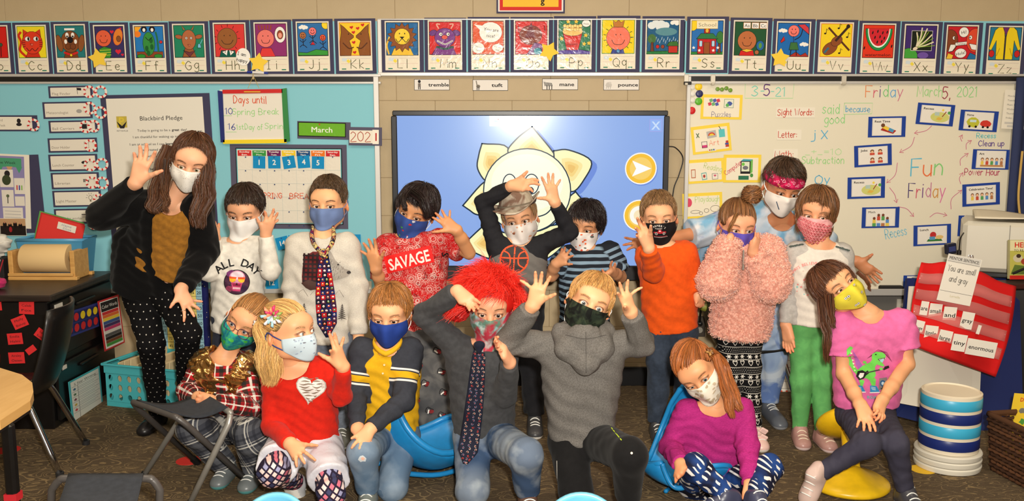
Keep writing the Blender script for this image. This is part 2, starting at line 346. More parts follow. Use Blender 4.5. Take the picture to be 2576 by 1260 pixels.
 def drape(s, bvh, O, U, V, D, lift=.00035, base=.0016, maxe=.012, reach=.6):
  """projected along D onto a garment"""
  mb = MB(); O, U, V, D = [np.asarray(q, float) for q in (O, U, V, D)]; D = unit(D)
  for pts, F, c, z in s.s:
   tris = []
   for f in F:
    for i in range(1, len(f)-1): tris.append((tuple(pts[f[0]]), tuple(pts[f[i]]), tuple(pts[f[i+1]])))
   out = []; st = tris
   while st:
    t = st.pop(); e = [math.dist(t[i], t[(i+1) % 3]) for i in range(3)]; m = max(e)
    if m > maxe:
     i = e.index(m); a, b, c3 = t[i], t[(i+1) % 3], t[(i+2) % 3]; mid = ((a[0]+b[0])/2,(a[1]+b[1])/2); st += [(a, mid, c3),(mid, b, c3)]
    else: out.append(t)
   vid = {}; vv = []; ff = []
   def get(p):
    if p not in vid:
     o = O+p[0]*U+p[1]*V; h = bvh.ray_cast(Vector(o-D*reach*.5), Vector(D), reach)
     vid[p] = len(vv)
     vv.append(None if h[0] is None else np.array(h[0])-D*(base+lift*z))
    return vid[p]
   for t in out:
    f = [get(p) for p in t]
    if all(vv[i] is not None for i in f): ff.append(f)
   if ff:
    W = np.array([v if v is not None else (0,0,0) for v in vv]); g = [f for f in ff if max(np.linalg.norm(W[f[i]]-W[f[(i+1) % 3]]) for i in range(3)) < maxe*4]
    if g: mb.add(W, g, c)
  return mb
# the room shell
def m_wallpaint():
 s = NT('painted_block',.55, spec=.3); s.col(s.mix(s.step(s.noise(6, detail=3),.3,.7),(178,158,124),(184,164,130))); s.bump(s.noise(140, detail=3),.25,.002); return s.m
WALLM = m_wallpaint()
def struct(mb, name, mat, **kw): o = mb.build(name, mat, **kw); o['kind'] = 'structure'; return o
mb = MB(); mb.box((0, YW+.10,1.4),(9.2,.16,2.9)); wall = struct(mb, 'wall_back', plain('mortar',(176,156,122),.7)); wall['label'] = 'tan painted concrete block wall'
z0 = P(1288,253, YW)[2] % .2; me0 = None; Lb, Hb = .40,.20
def block_mesh(L):
 b = MB(); b.box((0,0,0),(L-.0006,.026, Hb-.0006), bev=.0016); o = link_mesh('block', np.vstack(b.V), b.F, WALLM, None, smooth=False, loc=(0,0,0)); m = o.data; bpy.data.objects.remove(o); return m
bm_full, bm_half = block_mesh(Lb), block_mesh(Lb/2)
r = 0
for iz in range(-1,14):
 zc = z0+iz*Hb-Hb/2
 if zc < .0 or zc > 2.75: continue
 for ix in range(-8,9):
  x = ix*Lb+(Lb/2 if iz % 2 else 0)
  if abs(x) > 3.15: continue
  o = bpy.data.objects.new('block', bm_full); COL.objects.link(o); o.parent = wall; w = np.array(wall['_o']); o.location = (x-w[0], YW+.013-w[1], zc-w[2])
YF = YW+.026-.026                                     # the face of the blocks is at YW
def m_carpet():
 s = NT('patterned_carpet',.95, spec=.1); o = s.obj(); v = s.mapv(o, sc=(1,1.35,1)); n = s.noise(7.5, v, detail=0, dist=1.1); l = s.band(s.mth('FRACT', s.mth('MULTIPLY', n,8.5)),.34,.58,.05)
 n2 = s.noise(11, s.mapv(o, sc=(1,2.2,1), loc=(3,2,0)), detail=0, dist=.7); l2 = s.band(s.mth('FRACT', s.mth('MULTIPLY', n2,5)),.42,.56,.05); pick = s.step(s.noise(2.2, o),.45,.55)
 l = s.mth('ADD', s.mth('MULTIPLY', l, pick), s.mth('MULTIPLY', l2, s.mth('SUBTRACT',1.0, pick))); g = s.noise(420, o, detail=2)
 c = s.mix(s.mth('MULTIPLY', l,.8),(108,92,72),(176,150,108)); c = s.mix(s.step(g,.35,.7), c, s.mix(.5, c,(40,32,26)))
 s.col(c); s.bump(g,.9,.006); return s.m
mb = MB(); mb.box((0,2.2,-.06),(9.2,5.6,.12)); struct(mb, 'floor', m_carpet())['label'] = 'brown carpet with a tan meandering line pattern'
mb = MB()
mb.box((-.45, YW-.008,.052),(4.4,.016,.104), bev=.003, col=(18,18,20)); struct(mb, 'baseboard_back', PLAST)
mb = MB(); mb.box((0,2.2,3.01),(9.2,5.6,.1), col=(214,208,194)); struct(mb, 'ceiling', PAINT)
for q, nm in ((-1, 'left'),(1, 'right')):
 mb = MB(); mb.box((q*4.55,2.2,1.45),(.1,5.6,3.02)); struct(mb, 'wall_'+nm, WALLM)
for i, x in enumerate((-2.1,0,2.1)):
 mb = MB(); mb.box((x,2.6,2.945),(.62,1.22,.03), col=(240,236,226), bev=.006); o = mb.build('ceiling_light', PAINT); tag(o,('ceiling light fitting left of the middle one', 'ceiling light fitting over the middle of the floor', 'ceiling light fitting right of the middle one')[i], 'ceiling light')
# sheets on the wall, drawn in photograph pixels around their centre
def SX(cy=300): return YW/(FPX*math.cos(PITCH))       # metres per pixel along the wall
def wall_frame(cx, cy, y=YW, rot=0):
 O = P(cx, cy, y); ux = (P(cx+1, cy, y)-P(cx-1, cy, y))[0]/2; vz = (P(cx, cy-1, y)-P(cx, cy+1, y))[2]/2; a = math.radians(rot)
 return O, A(ux*math.cos(a),0, ux*math.sin(a)), A(-vz*math.sin(a),0, vz*math.cos(a))
def wall_sheet(name, cx, cy, w, h, off=.002, th=.0015, col=(232,224,206), d=None, rot=0, label=None, cat=None, group=None, parent=None, mat=None, curl=0.0, poly=None):
 """a sheet of paper w x h pixels at distance off from the wall, with drawing d printed on it"""
 y = YW-off; O, U, V = wall_frame(cx, cy, y, rot); mb = MB()
 pts = poly or [(-w/2,-h/2),(w/2,-h/2),(w/2, h/2),(-w/2, h/2)]
 mb.prism(pts, th, O, U, V, col)
 if d is not None: d.lay(mb, O+A(0,-th,0), U, V, lift=.00012, base=.0003)
 if parent is not None: o = mb.build(name, mat or PAINT, parent)
 else: o = mb.build(name, mat or PAINT, loc=tuple(O)) if False else mb.build(name, mat or PAINT)
 if label: o['label'] = label
 if cat: o['category'] = cat
 if group: o['group'] = group
 return o
def wall_box(mb, x0, x1, y0, y1, off0, off1, col, bev=0):
 """a box on the wall from px rectangle (at the middle of the rectangle)"""
 cx, cy = (x0+x1)/2,(y0+y1)/2; O, U, V = wall_frame(cx, cy, YW-(off0+off1)/2); z1 = P(cx, y0, YW-off1)[2]; z0_ = P(cx, y1, YW-off1)[2]; xa = P(x0, cy, YW-off1)[0]; xb = P(x1, cy, YW-off1)[0]
 mb.box(((xa+xb)/2, YW-(off0+off1)/2,(z0_+z1)/2),(xb-xa, off1-off0, z1-z0_), col=col, bev=bev); return mb
NAVY = (58,56,84); CREAM = (232,222,200); BLUEP = (132,196,208); ALU = (206,202,196)
def band(x0, x1, y0, y1, name, label, col, off=.02, frame_bits=(), rail=None):
 root = empty(name, P((x0+x1)/2, y1, YW-.005), label, 'board'); mb = MB(); wall_box(mb, x0, x1, y0, y1,0, off, col); mb.build('panel', PAINT if col == BLUEP else PLAST, root)
 for (a, b, c, d, o, cc) in frame_bits: mb = MB(); wall_box(mb, a, b, c, d,0, o, cc,.002); mb.build('frame', ALUM, root)
 if rail: mb = MB(); wall_box(mb, *rail,0,.030,(30,27,24),.002); mb.build('rail', PLAST, root)
 return root
ALUM = (lambda s: (s.col(s.attr('Col')), s.m)[1])(NT('aluminium',.35, metal=.35, spec=.5))
cb = band(-420,946,208,728, 'bulletin_board', 'pale blue papered bulletin board with aluminium frame, left of the display', BLUEP,.016,
 [(-420,958,186,193,.034, ALU),(-420,958,205,211,.030, ALU),(944,957,186,737,.032, ALU),(-420,957,727,738,.030, ALU)],(-420,946,192,206))
wb = band(1724,2546,206,736, 'whiteboard', 'large whiteboard covered in coloured handwriting, right of the display',(226,218,196),.016,
 [(1722,1732,192,742,.032, ALU),(1722,2900,186,192,.034, ALU),(1730,2900,204,211,.032, ALU),(2536,2551,205,742,.030,(170,166,156))],(1730,2900,191,206))
mb = MB(); wall_box(mb,1722,2546,735,744,0,.085, ALU,.003); wall_box(mb,1722,2546,727,737,.076,.085, ALU,.002); mb.build('marker_tray', ALUM, wb)
mt = wall_sheet('backing_board',260,122,1380,136, off=.001, th=.010, col=BLUEP); tag(mt, 'pale blue backing strip behind the alphabet cards above the bulletin board', 'board')
mt = wall_sheet('backing_board',1342,116,760,130, off=.001, th=.010, col=BLUEP); tag(mt, 'pale blue backing strip behind the alphabet cards above the display', 'board')
mt['label'] = 'pale blue backing strip with aluminium edge above the display'; mt['category'] = 'board'; mb = MB(); wall_box(mb,950,960,48,190,0,.022, ALU,.002); wall_box(mb,950,1724,182,191,0,.024, ALU,.002); wall_box(mb,950,1724,47,50,0,.018, ALU,.001); mb.build('border', ALUM, mt)
mt = wall_sheet('backing_board',2200,122,960,136, off=.001, th=.010, col=BLUEP); tag(mt, 'pale blue backing strip behind the alphabet cards above the whiteboard', 'board')
# the display
TVY = .075
tv = empty('display', P(1333,706, YW), 'large black wall display showing a yellow sun-flower face on blue', 'television')
mb = MB(); wall_box(mb,1000,1668,300,690,.002,.05,(24,24,26)); mb.build('rear_housing', PLAST, tv)
mb = MB()
for q in ((987,1681,278,291,0),(987,1681,669,706,0),(987,1001,291.5,668.5,0),(1667,1681,291.5,668.5,0)): wall_box(mb, *q[:4],.04, TVY+.012,(34,34,37),.004)
mb.build('bezel', PLAST, tv)
def m_screen():
 s = NT('lit_screen',.17, spec=.16); c = s.attr('Col'); s.col((14,14,16)); s.link(c, s.b.inputs['Emission Color']); s.b.inputs['Emission Strength'].default_value = .98; return s.m
SCREEN = m_screen(); d = Draw(); X = lambda x, y: (x-1334,480-y)
DK = (26,46,66); SH = (112,144,222); YL = (254,250,190)
gx, gy = np.linspace(-334,334,21), np.linspace(-190,190,13); V = [(a, b) for a in gx for b in gy]; F = [(i*13+j,(i+1)*13+j,(i+1)*13+j+1, i*13+j+1) for i in range(20) for j in range(12)]
Cg = np.array([A(140,172,232)+A(40,34,18)*math.exp(-((a+10)/190)**2-((b-150)/160)**2) for a, b in V])
d.raw(V, F, Cg)
def petal(p, c=YL):
 q = [X(*a) for a in p]; q = [tuple(a) for a in smooth_path([(a, b,0) for a, b in q]+[(q[0][0], q[0][1],0)],5)[:-1, :2]] if len(q) > 5 else q; d.poly(q, c); d.stroke(q,3.6, DK, closed=True); return q
sun = [[(1213,362),(1277,372),(1272,440),(1228,458),(1202,425),(1205,390)],[(1338,320),(1388,380),(1390,395),(1330,400),(1278,384),(1300,350)],[(1392,380),(1430,378),(1486,405),(1470,450),(1438,482),(1400,440)],
       [(1164,517),(1218,458),(1240,470),(1240,540),(1200,540),(1180,528)],[(1448,482),(1475,520),(1464,560),(1420,600),(1400,560),(1430,500)],[(1170,610),(1232,560),(1260,600),(1240,650),(1200,640),(1180,625)],[(1340,580),(1410,566),(1430,600),(1380,650),(1340,640),(1330,610)],[(1250,580),(1300,600),(1300,650),(1270,668),(1240,640),(1240,600)]]
for pt in sun: q = [X(a+14, b+8) for a, b in pt]; d.poly([tuple(a) for a in smooth_path([(a, b,0) for a, b in q+[q[0]]],5)[:-1, :2]], SH)
for pt in sun:
 q = petal(pt); cx, cy = np.mean(q,0)
 for k, cc in ((.55,(252,232,160)),(.36,(248,214,130)),(.2,(240,196,110))): d.poly([(cx+(a-cx)*k, cy+(b-cy)*k) for a, b in q], cc)
c0 = X(1326,480); d.ell(*c0,111,107, DK,40); d.ell(*c0,108,104,(254,254,216),40); d.ell(c0[0], c0[1]+20,90,72,(255,255,232),36)
for x, w in ((1282,17),(1337,18)):
 e = X(x,463); d.stroke([(e[0]+w*math.cos(t), e[1]+25*math.sin(t)) for t in np.linspace(0,6.28,24)],2.6, DK); d.ell(e[0]-2, e[1]-16,8,9, DK)
d.stroke([X(1262,520), X(1290,545), X(1330,548), X(1370,540), X(1392,520)],3, DK, sm=6); d.stroke([X(1284,575), X(1330,586), X(1375,572), X(1400,552)],3, DK, sm=6)
for cx, cy in ((1611,424),(1609,542)):
 q = X(cx+2, cy+3); d.ell(*q,40,40, SH,32); q = X(cx, cy); d.ell(*q,40,40,(252,250,244),32); d.ell(*q,37,37,(250,196,60),32); d.ell(*q,28,28,(252,212,110),28)
q = X(1611,424); d.poly([(q[0]-22, q[1]+20),(q[0]+26, q[1]),(q[0]-22, q[1]-20),(q[0]-12, q[1])],(255,255,255)); q = X(1609,542); d.ell(*q,24,24,(255,252,240),24); d.ell(*q,14,14,(252,232,190),24)
d.rect(*X(1268,306),72,26,(244,246,252)); d.text('266520', *X(1276,307),7,(190,198,214)); d.stroke([X(1245,306), X(1252,307)],1.6,(110,190,220)); d.ell(*X(1254,302),1.8,1.8,(226,40,60)); d.rect(*X(1646,317),32,32,(160,170,232)); d.rect(*X(1646,317),28,28,(150,184,246)); d.text('X', *X(1646,317),20,(206,226,252), bold=.06)
mb = MB(); O, U, V_ = wall_frame(1334,480, YW-TVY); mb.prism([(-334,-190),(334,-190),(334,190),(-334,190)],.01, O+A(0,.0105,0), U, V_,(150,184,240)); d.lay(mb, O+A(0,.0005,0), U, V_, lift=.00006, base=.0001); mb.build('screen', SCREEN, tv)
mb = MB(); wall_box(mb,986,1020,688,704,.05, TVY+.016,(20,20,22)); mb.build('port_panel', PLAST, tv)
# alphabet cards (drawn in a 0..1 square, then printed at size)
BK = (30,24,26); SKN = (226,110,84); BRN = (130,78,44); WHT = (240,236,228)
class Pic:
 """shapes in a unit square put on a Draw at pixel size"""
 def __init__(s, d, x, y, w, h): s.d = d; s.x = x; s.y = y; s.w = w; s.h = h
 def q(s, p): return (s.x+p[0]*s.w, s.y+p[1]*s.h)
 def bg(s, c, line=BK): s.d.rect(s.x+s.w/2, s.y+s.h/2, s.w, s.h, line); s.d.rect(s.x+s.w/2, s.y+s.h/2, s.w*.965, s.h*.965, c)
 def e(s, x, y, rx, ry, c, o=BK, rot=0, n=18):
  X, Y = s.q((x, y)); r = math.radians(rot)
  for cc, g in (((o,.9),) if o else ())+((c,0),):
   pts = [(X+u*math.cos(r)-v*math.sin(r), Y+u*math.sin(r)+v*math.cos(r)) for u, v in arc(0,0, rx*s.w+g, ry*s.h+g,0,360, n)[:-1]]; pts = [(min(max(u, s.x+1), s.x+s.w-1), min(max(v, s.y+1), s.y+s.h-1)) for u, v in pts]
   s.d.poly(pts, cc)
 def p(s, pts, c, o=BK):
  s.d.poly([s.q(a) for a in pts], c)
  if o: s.d.stroke([s.q(a) for a in pts],1.1, o, closed=True)
 def l(s, pts, w, c=BK, sm=4): s.d.stroke([s.q(a) for a in pts], w, c, sm=sm)
 def t(s, tx, x, y, h, c=BK, rot=0, hand=False, w=None): X, Y = s.q((x, y)); (s.d.hand(tx, X, Y, h*s.h, c, lw=1.1, al='c', rot=rot) if hand else s.d.text(tx, X, Y, h*s.h, c, rot=rot, w=w))
 def face(s, x, y, r, c, smile=.5, eyes=.3):
  s.e(x, y, r, r*.98, c)
  for q in (-1,1): s.e(x+q*r*eyes, y+r*.28,.014,.02, BK, None)
  s.l([(x-r*smile, y-r*.15),(x-r*.3, y-r*.5),(x+r*.3, y-r*.5),(x+r*smile, y-r*.15)],1.3)
 def cloud(s, x, y, r, c=WHT):
  for a, b in ((-.9,0),(-.3,.4),(.4,.3),(1,0),(.2,-.2)): s.e(x+a*r, y+b*r*.8, r*.6, r*.5, c, None, n=10)
def aB(P_): P_.bg((206,36,30)); P_.face(.30,.55,.32,(226,70,60)); P_.p([(.1,.1),(.5,.1),(.45,.3),(.2,.3)],(230,170,60)); P_.l([(.75,.05),(.77,.4)],2); P_.e(.77,.42,.05,.05,(60,90,60))
def aC(P_):
 P_.bg((236,214,40),(40,120,50)); P_.l([(.24,.06),(.06,.25),(.12,.5),(.05,.7),(.12,.8)],6,(206,50,30),5); P_.p([(.2,.6),(.22,.9),(.42,.78)],(214,56,34)); P_.p([(.84,.6),(.82,.9),(.6,.78)],(214,56,34)); P_.p([(.25,.02),(.78,.02),(.70,.2),(.34,.2)],(206,50,30)); P_.e(.52,.48,.36,.35,(220,60,36))
 for q in (.36,.66): P_.e(q,.6,.09,.07, WHT); P_.e(q+.03,.6,.035,.06, BK, None)
 P_.p([(.44,.45),(.56,.45),(.5,.37)],(236,110,90)); P_.l([(.3,.32),(.4,.22),(.5,.3),(.6,.22),(.72,.32)],1.4)
 for k in range(4): P_.l([(.18,.35+.07*k),(.26,.37+.06*k)],2,(120,40,30)); P_.l([(.86,.35+.07*k),(.78,.37+.06*k)],2,(120,40,30))
def aD(P_):
 P_.bg((40,120,122)); P_.p([(.25,.0),(.75,.0),(.7,.2),(.3,.2)],(120,66,36)); P_.e(.5,.5,.32,.33,(134,76,40)); P_.e(.12,.45,.1,.26,(140,84,46), rot=10); P_.e(.88,.45,.1,.26,(140,84,46), rot=-10)
 for q in (.4,.6): P_.e(q,.7,.06,.08, WHT); P_.e(q,.66,.03,.03, BK, None); P_.e(q-.06+(.12 if q > .5 else 0)*1.2-.0,.5,.05,.07, WHT, None)
 P_.e(.5,.55,.09,.09, BK); P_.e(.42,.35,.09,.08,(120,66,36)); P_.e(.58,.35,.09,.08,(120,66,36)); P_.l([(.35,.88),(.65,.88)],5, WHT); P_.l([(.28,.16),(.5,.1),(.72,.16)],5,(206,40,40)); P_.e(.5,.08,.04,.04,(236,200,40))
def aE(P_):
 P_.bg((58,50,96)); P_.face(.3,.62,.26,(224,96,64)); P_.e(.8,.66,.15,.26,(226,130,50),(200,60,40),-12); P_.e(.82,.6,.07,.09,(140,80,40)); P_.p([(.15,.0),(.5,.0),(.55,.3),(.3,.36),(.12,.28)],(60,140,50))
 for k in range(3): P_.l([(.15,.08+.08*k),(.52,.1+.08*k)],1.6,(190,200,60))
 for x, y, r in ((.6,.82,.07),(.78,.2,.10),(.92,.1,.05),(.9,.92,.04)): X, Y = P_.q((x, y)); P_.d.heart(X, Y, r*P_.w,(216,40,60))
def aF(P_):
 P_.bg((40,120,190)); P_.p([(.02,.7),(.02,.98),(.25,.98)],(246,170,40), None); P_.e(.1,.75,.12,.1,(240,130,40), None); P_.p([(.05,.02),(.95,.02),(.95,.2),(.05,.2)],(140,70,40)); P_.e(.2,.06,.14,.06,(50,140,50)); P_.e(.78,.06,.14,.06,(50,140,50)); P_.e(.48,.45,.2,.36,(56,140,64))
 for x, y in ((.4,.3),(.58,.35),(.45,.15),(.56,.55)): P_.e(x, y,.06,.09,(30,96,44), None)
 for q in (.34,.62): P_.e(q,.9,.09,.09, BK); P_.e(q,.88,.05,.06, WHT, None)
 P_.l([(.38,.65),(.48,.56),(.6,.65)],1.6); P_.l([(.8,.2),(.78,.6),(.74,.8)],4,(40,110,60)); P_.e(.9,.5,.05,.04,(206,50,60))
def aG(P_):
 P_.bg((36,130,96)); P_.p([(.26,.02),(.72,.02),(.62,.3),(.36,.3)],(150,88,52)); P_.p([(.32,.84),(.28,1),(.4,.86)],(150,110,70)); P_.p([(.66,.84),(.7,1),(.58,.86)],(150,110,70)); P_.e(.17,.64,.12,.06,(170,96,60), rot=-12); P_.e(.83,.64,.12,.06,(170,96,60), rot=12); P_.e(.5,.55,.23,.30,(176,104,66))
 for q in (.42,.58): P_.e(q,.6,.035,.035, WHT); P_.e(q,.6,.015,.02, BK, None)
 P_.p([(.46,.4),(.54,.4),(.5,.34)],(220,120,100)); P_.p([(.3,.22),(.5,.02),(.7,.22),(.5,.16)],(110,54,60)); P_.p([(.78,.3),(.9,.3),(.88,.42),(.8,.42)],(120,190,220)); P_.l([(.88,.42),(.95,.55)],1.6,(120,190,220))
def aH(P_):
 P_.bg((216,60,56)); P_.p([(.14,.0),(.7,.0),(.66,.2),(.2,.2)],(20,90,76)); P_.p([(.22,.16),(.42,.22),(.38,.04)], WHT); P_.p([(.46,.22),(.64,.16),(.5,.04)], WHT); P_.face(.42,.56,.32,(150,92,48),.6)
 for k in range(12): a = k*.5; P_.l([(.42+.36*math.cos(a),.56+.36*math.sin(a)),(.42+.42*math.cos(a),.56+.44*math.sin(a))],1.3)
def aI(P_):
 P_.bg((142,50,110)); P_.p([(.1,.0),(.62,.0),(.5,.26),(.2,.26)],(220,60,60)); P_.face(.33,.55,.27,(232,120,110)); P_.e(.8,.66,.17,.24, WHT); P_.e(.8,.66,.09,.13,(150,70,40)); P_.e(.8,.64,.06,.08,(236,160,140), None)
 for k in range(5): P_.l([(.14+.09*k,.82+.03*(k % 2)),(.12+.1*k,.93)],3,(150,70,40))
def aJ(P_):
 P_.bg((50,110,170)); P_.p([(.02,.02),(.98,.02),(.98,.16),(.6,.2),(.3,.1),(.02,.12)],(60,150,60)); P_.cloud(.2,.86,.1); P_.e(.94,.94,.13,.13,(244,210,50))
 for x, y, r, c in ((.18,.62,.1,(176,110,70)),(.5,.74,.12,(236,120,120)),(.83,.55,.09,(226,90,60))): P_.face(x, y, r, c); P_.l([(x, y-r),(x+.01, y-r-.2)],1.6); P_.l([(x-.1, y-.34),(x, y-.28),(x+.12, y-.36)],1.6); P_.l([(x-.1, y-.14),(x, y-.2),(x+.1, y-.12)],1.5)
 P_.p([(.42,.34),(.58,.34),(.5,.44)],(206,40,50))
def aK(P_):
 P_.bg((240,200,50),(200,90,30))
 for q in (0,1):
  f = (lambda x: x) if q == 0 else (lambda x: 1-x); P_.p([(f(.02),.0),(f(.36),.0),(f(.4),.2),(f(.32),.45),(f(.46),.55),(f(.46),.6),(f(.3),.72),(f(.16),.86),(f(.05),.95),(f(.06),.7),(f(.02),.4)],(140,84,42)); P_.l([(f(.12),.38),(f(.3),.22),(f(.44),.25)],3,(90,50,26)); P_.e(f(.3),.65,.015,.02, BK, None)
 for x, y in ((.4,.85),(.6,.82),(.76,.92),(.46,.7),(.46,.4),(.48,.1)): X, Y = P_.q((x, y)); P_.d.heart(X, Y,4.6,(200,40,40),10)
def aL(P_):
 P_.bg((40,104,160)); P_.l([(.08,.05),(.02,.3),(.1,.55)],4,(226,180,60)); P_.p([(.15,.0),(.85,.0),(.75,.22),(.25,.22)],(236,190,60)); X, Y = P_.q((.5,.55)); P_.d.star(X, Y,.46*P_.h, BK,0,.74,14); P_.d.star(X, Y,.44*P_.h,(140,80,40),0,.74,14); P_.e(.5,.57,.24,.24,(238,204,60))
 for q in (.42,.58): P_.e(q,.66,.018,.022, BK, None)
 P_.p([(.43,.56),(.57,.56),(.5,.5)], BK); P_.l([(.3,.5),(.38,.4),(.5,.5),(.62,.4),(.7,.5)],1.6)
def aM(P_):
 P_.bg((206,44,44)); P_.p([(.08,.0),(.86,.0),(.74,.26),(.24,.26)],(120,56,130)); P_.e(.13,.66,.12,.08,(110,60,130), rot=20); P_.e(.86,.66,.12,.08,(110,60,130), rot=-20); P_.e(.5,.52,.32,.28,(122,62,136)); P_.l([(.3,.8),(.24,.92),(.34,.92)],3,(226,170,150)); P_.l([(.7,.8),(.76,.92),(.66,.92)],3,(226,170,150))
 for q in (.37,.6): P_.e(q,.62,.05,.05, WHT); P_.e(q+.01,.62,.02,.02, BK, None)
 P_.e(.49,.53,.09,.06,(220,90,80)); P_.l([(.27,.42),(.5,.32),(.73,.42)],3.6, WHT); P_.l([(.27,.42),(.5,.32),(.73,.42)],1.2); P_.l([(.25,.24),(.5,.18),(.75,.24)],5,(40,80,70))
def aN(P_):
 P_.bg((218,90,50)); P_.e(.58,.66,.36,.30, WHT,(170,40,30)); P_.p([(.05,.9),(.35,.85),(.28,.7)], WHT, None); P_.t('You are',.60,.74,.10, rot=-6); P_.t('nice!',.58,.56,.10, rot=-6); P_.e(.18,.2,.2,.16, WHT,(170,40,30)); P_.t('You are',.18,.24,.05, rot=-20); P_.t('nice!',.18,.13,.05, rot=-20); P_.e(.80,.2,.17,.12, WHT,(170,40,30)); P_.t('You are',.80,.23,.045, rot=-12); P_.t('nice!',.8,.14,.045, rot=-12)
def aO(P_): P_.bg((206,40,36)); P_.e(.48,.58,.34,.28,(130,62,46)); P_.p([(.3,.5),(.5,.96),(.62,.5)],(110,40,50), None); P_.p([(.36,.0),(.8,.0),(.86,.3),(.6,.36)],(120,70,130)); P_.e(.7,.1,.12,.1,(50,140,160)); P_.l([(.1,.85),(.12,.65)],1.6); P_.l([(.9,.85),(.92,.7)],1.6)
def aP(P_):
 P_.bg((48,120,84)); P_.p([(.0,.0),(1,.0),(1,.08),(.5,.16),(0,.1)],(84,60,150)); P_.p([(.14,.62),(.74,.62),(.62,.12),(.26,.12)],(206,50,46)); P_.e(.44,.66,.31,.12,(230,190,110))
 for k in range(14): P_.e(.2+.48*(k % 7)/6,.72+.09*(k//7)+.02*(k % 2),.05,.045,(240,214,130),(180,120,60), n=8)
 P_.t('popcorn',.43,.3,.07,(120,30,30)); P_.e(.86,.9,.13,.10, WHT); P_.t('Please',.86,.89,.045)
 for x, y in ((.85,.55),(.8,.3),(.95,.32),(.1,.45),(.3,.95),(.55,.95)): X, Y = P_.q((x, y)); P_.d.star(X, Y,6,(236,190,60),10*x,.5)
def aQ(P_):
 P_.bg((236,206,30),(40,130,50))
 for k in range(16): a = k*.42; P_.l([(.5+.38*math.cos(a),.48+.36*math.sin(a)),(.5+.45*math.cos(a),.48+.42*math.sin(a))],1.6,(30,80,40))
 P_.p([(.28,.0),(.7,.0),(.64,.18),(.34,.18)],(60,70,140)); P_.face(.5,.46,.36,(236,120,96),.55,.2); P_.p([(.36,.78),(.34,.98),(.42,.92),(.5,.99),(.58,.92),(.68,.98),(.64,.78)],(190,120,50)); P_.e(.5,.08,.05,.05,(80,140,190))
def aR(P_):
 P_.bg((36,90,130)); P_.p([(.0,.0),(1,.0),(1,.1),(0,.08)],(40,120,60)); P_.cloud(.35,.84,.22,(220,226,226)); P_.cloud(.9,.92,.12); P_.e(.6,.66,.34,.12,(90,140,150), None)
 for k in range(12): P_.l([(.3+.06*k,.5-.05*(k % 3)),(.28+.06*k,.42-.05*(k % 3))],1.3,(190,210,220))
 P_.e(.16,.45,.13,.14,(70,110,60), None); P_.p([(.12,.08),(.14,.35),(.2,.35),(.23,.08)],(110,56,36)); P_.p([(.68,.04),(.96,.04),(.96,.24),(.68,.24)],(190,50,40)); P_.p([(.62,.24),(1,.24),(.94,.38),(.7,.36)],(60,110,50)); P_.e(.34,.22,.05,.05,(200,40,40)); P_.e(.5,.22,.05,.05,(150,60,40))
def aS(P_):
 P_.bg((44,110,180)); P_.p([(0,0),(1,0),(1,.08),(0,.08)],(50,130,60)); P_.e(.04,.9,.16,.2,(244,206,40)); P_.p([(.84,.04),(.93,.04),(.92,.4),(.86,.4)],(120,60,40)); P_.e(.9,.5,.11,.18,(60,120,60)); P_.p([(.2,.02),(.78,.02),(.78,.5),(.2,.5)],(190,40,40)); P_.p([(.16,.46),(.84,.46),(.68,.62),(.3,.62)],(50,120,70)); P_.p([(.4,.62),(.58,.62),(.58,.8),(.4,.8)],(190,40,40)); P_.e(.49,.7,.05,.06,(226,180,60)); P_.p([(.4,.02),(.58,.02),(.58,.36),(.4,.36)],(150,80,40))
 for x in (.3,.69): P_.p([(x-.05,.24),(x+.05,.24),(x+.05,.4),(x-.05,.4)],(150,200,230)); P_.l([(x,.24),(x,.4)],1.2, WHT)
 for x, y in ((.08,.2),(.26,.12),(.7,.12),(.84,.2)): X, Y = P_.q((x, y)); P_.d.star(X, Y,4.4, WHT,0,.5)
 P_.p([(.16,.76),(.82,.76),(.82,.99),(.16,.99)],(238,226,190),(206,170,60)); P_.t('School',.49,.875,.11,(150,140,120), w=44)
def aT(P_):
 P_.bg((38,84,52)); P_.p([(.16,.0),(.64,.0),(.6,.16),(.22,.16)],(206,40,36)); P_.face(.4,.44,.29,(186,108,64),.5); P_.p([(.22,.16),(.4,.1),(.6,.16),(.4,.2)],(236,190,60)); P_.e(.82,.3,.12,.14,(40,100,160)); P_.e(.82,.3,.05,.08,(90,150,60), None); P_.e(.72,.1,.06,.06,(176,100,60))
 for x, tx in ((.38, 'Aa'),(.64, 'Bb'),(.89, 'Cc')): P_.p([(x-.11,.8),(x+.11,.8),(x+.11,.97),(x-.11,.97)], WHT,(206,120,60)); P_.t(tx, x,.885,.10)
def aU(P_):
 P_.bg((34,104,176)); P_.cloud(.16,.76,.09); P_.cloud(.84,.36,.09); P_.p([(.1,.45),(.2,.6),(.24,.48),(.12,.4)],(200,40,40)); P_.p([(.0,.0),(1,.0),(.9,.12),(.75,.04),(.6,.14),(.4,.02)],(170,50,40)); P_.face(.5,.76,.17,(238,120,110)); P_.l([(.5,.6),(.52,.4)],2,(40,60,110)); P_.p([(.38,.2),(.68,.2),(.62,.42),(.42,.42)],(60,110,60)); P_.l([(.55,.5),(.72,.62),(.8,.92)],2); P_.p([(.62,.94),(.98,.66),(.96,.86),(.84,.96)],(206,60,70)); P_.l([(.44,.2),(.42,.02)],2); P_.l([(.6,.2),(.62,.04)],2)
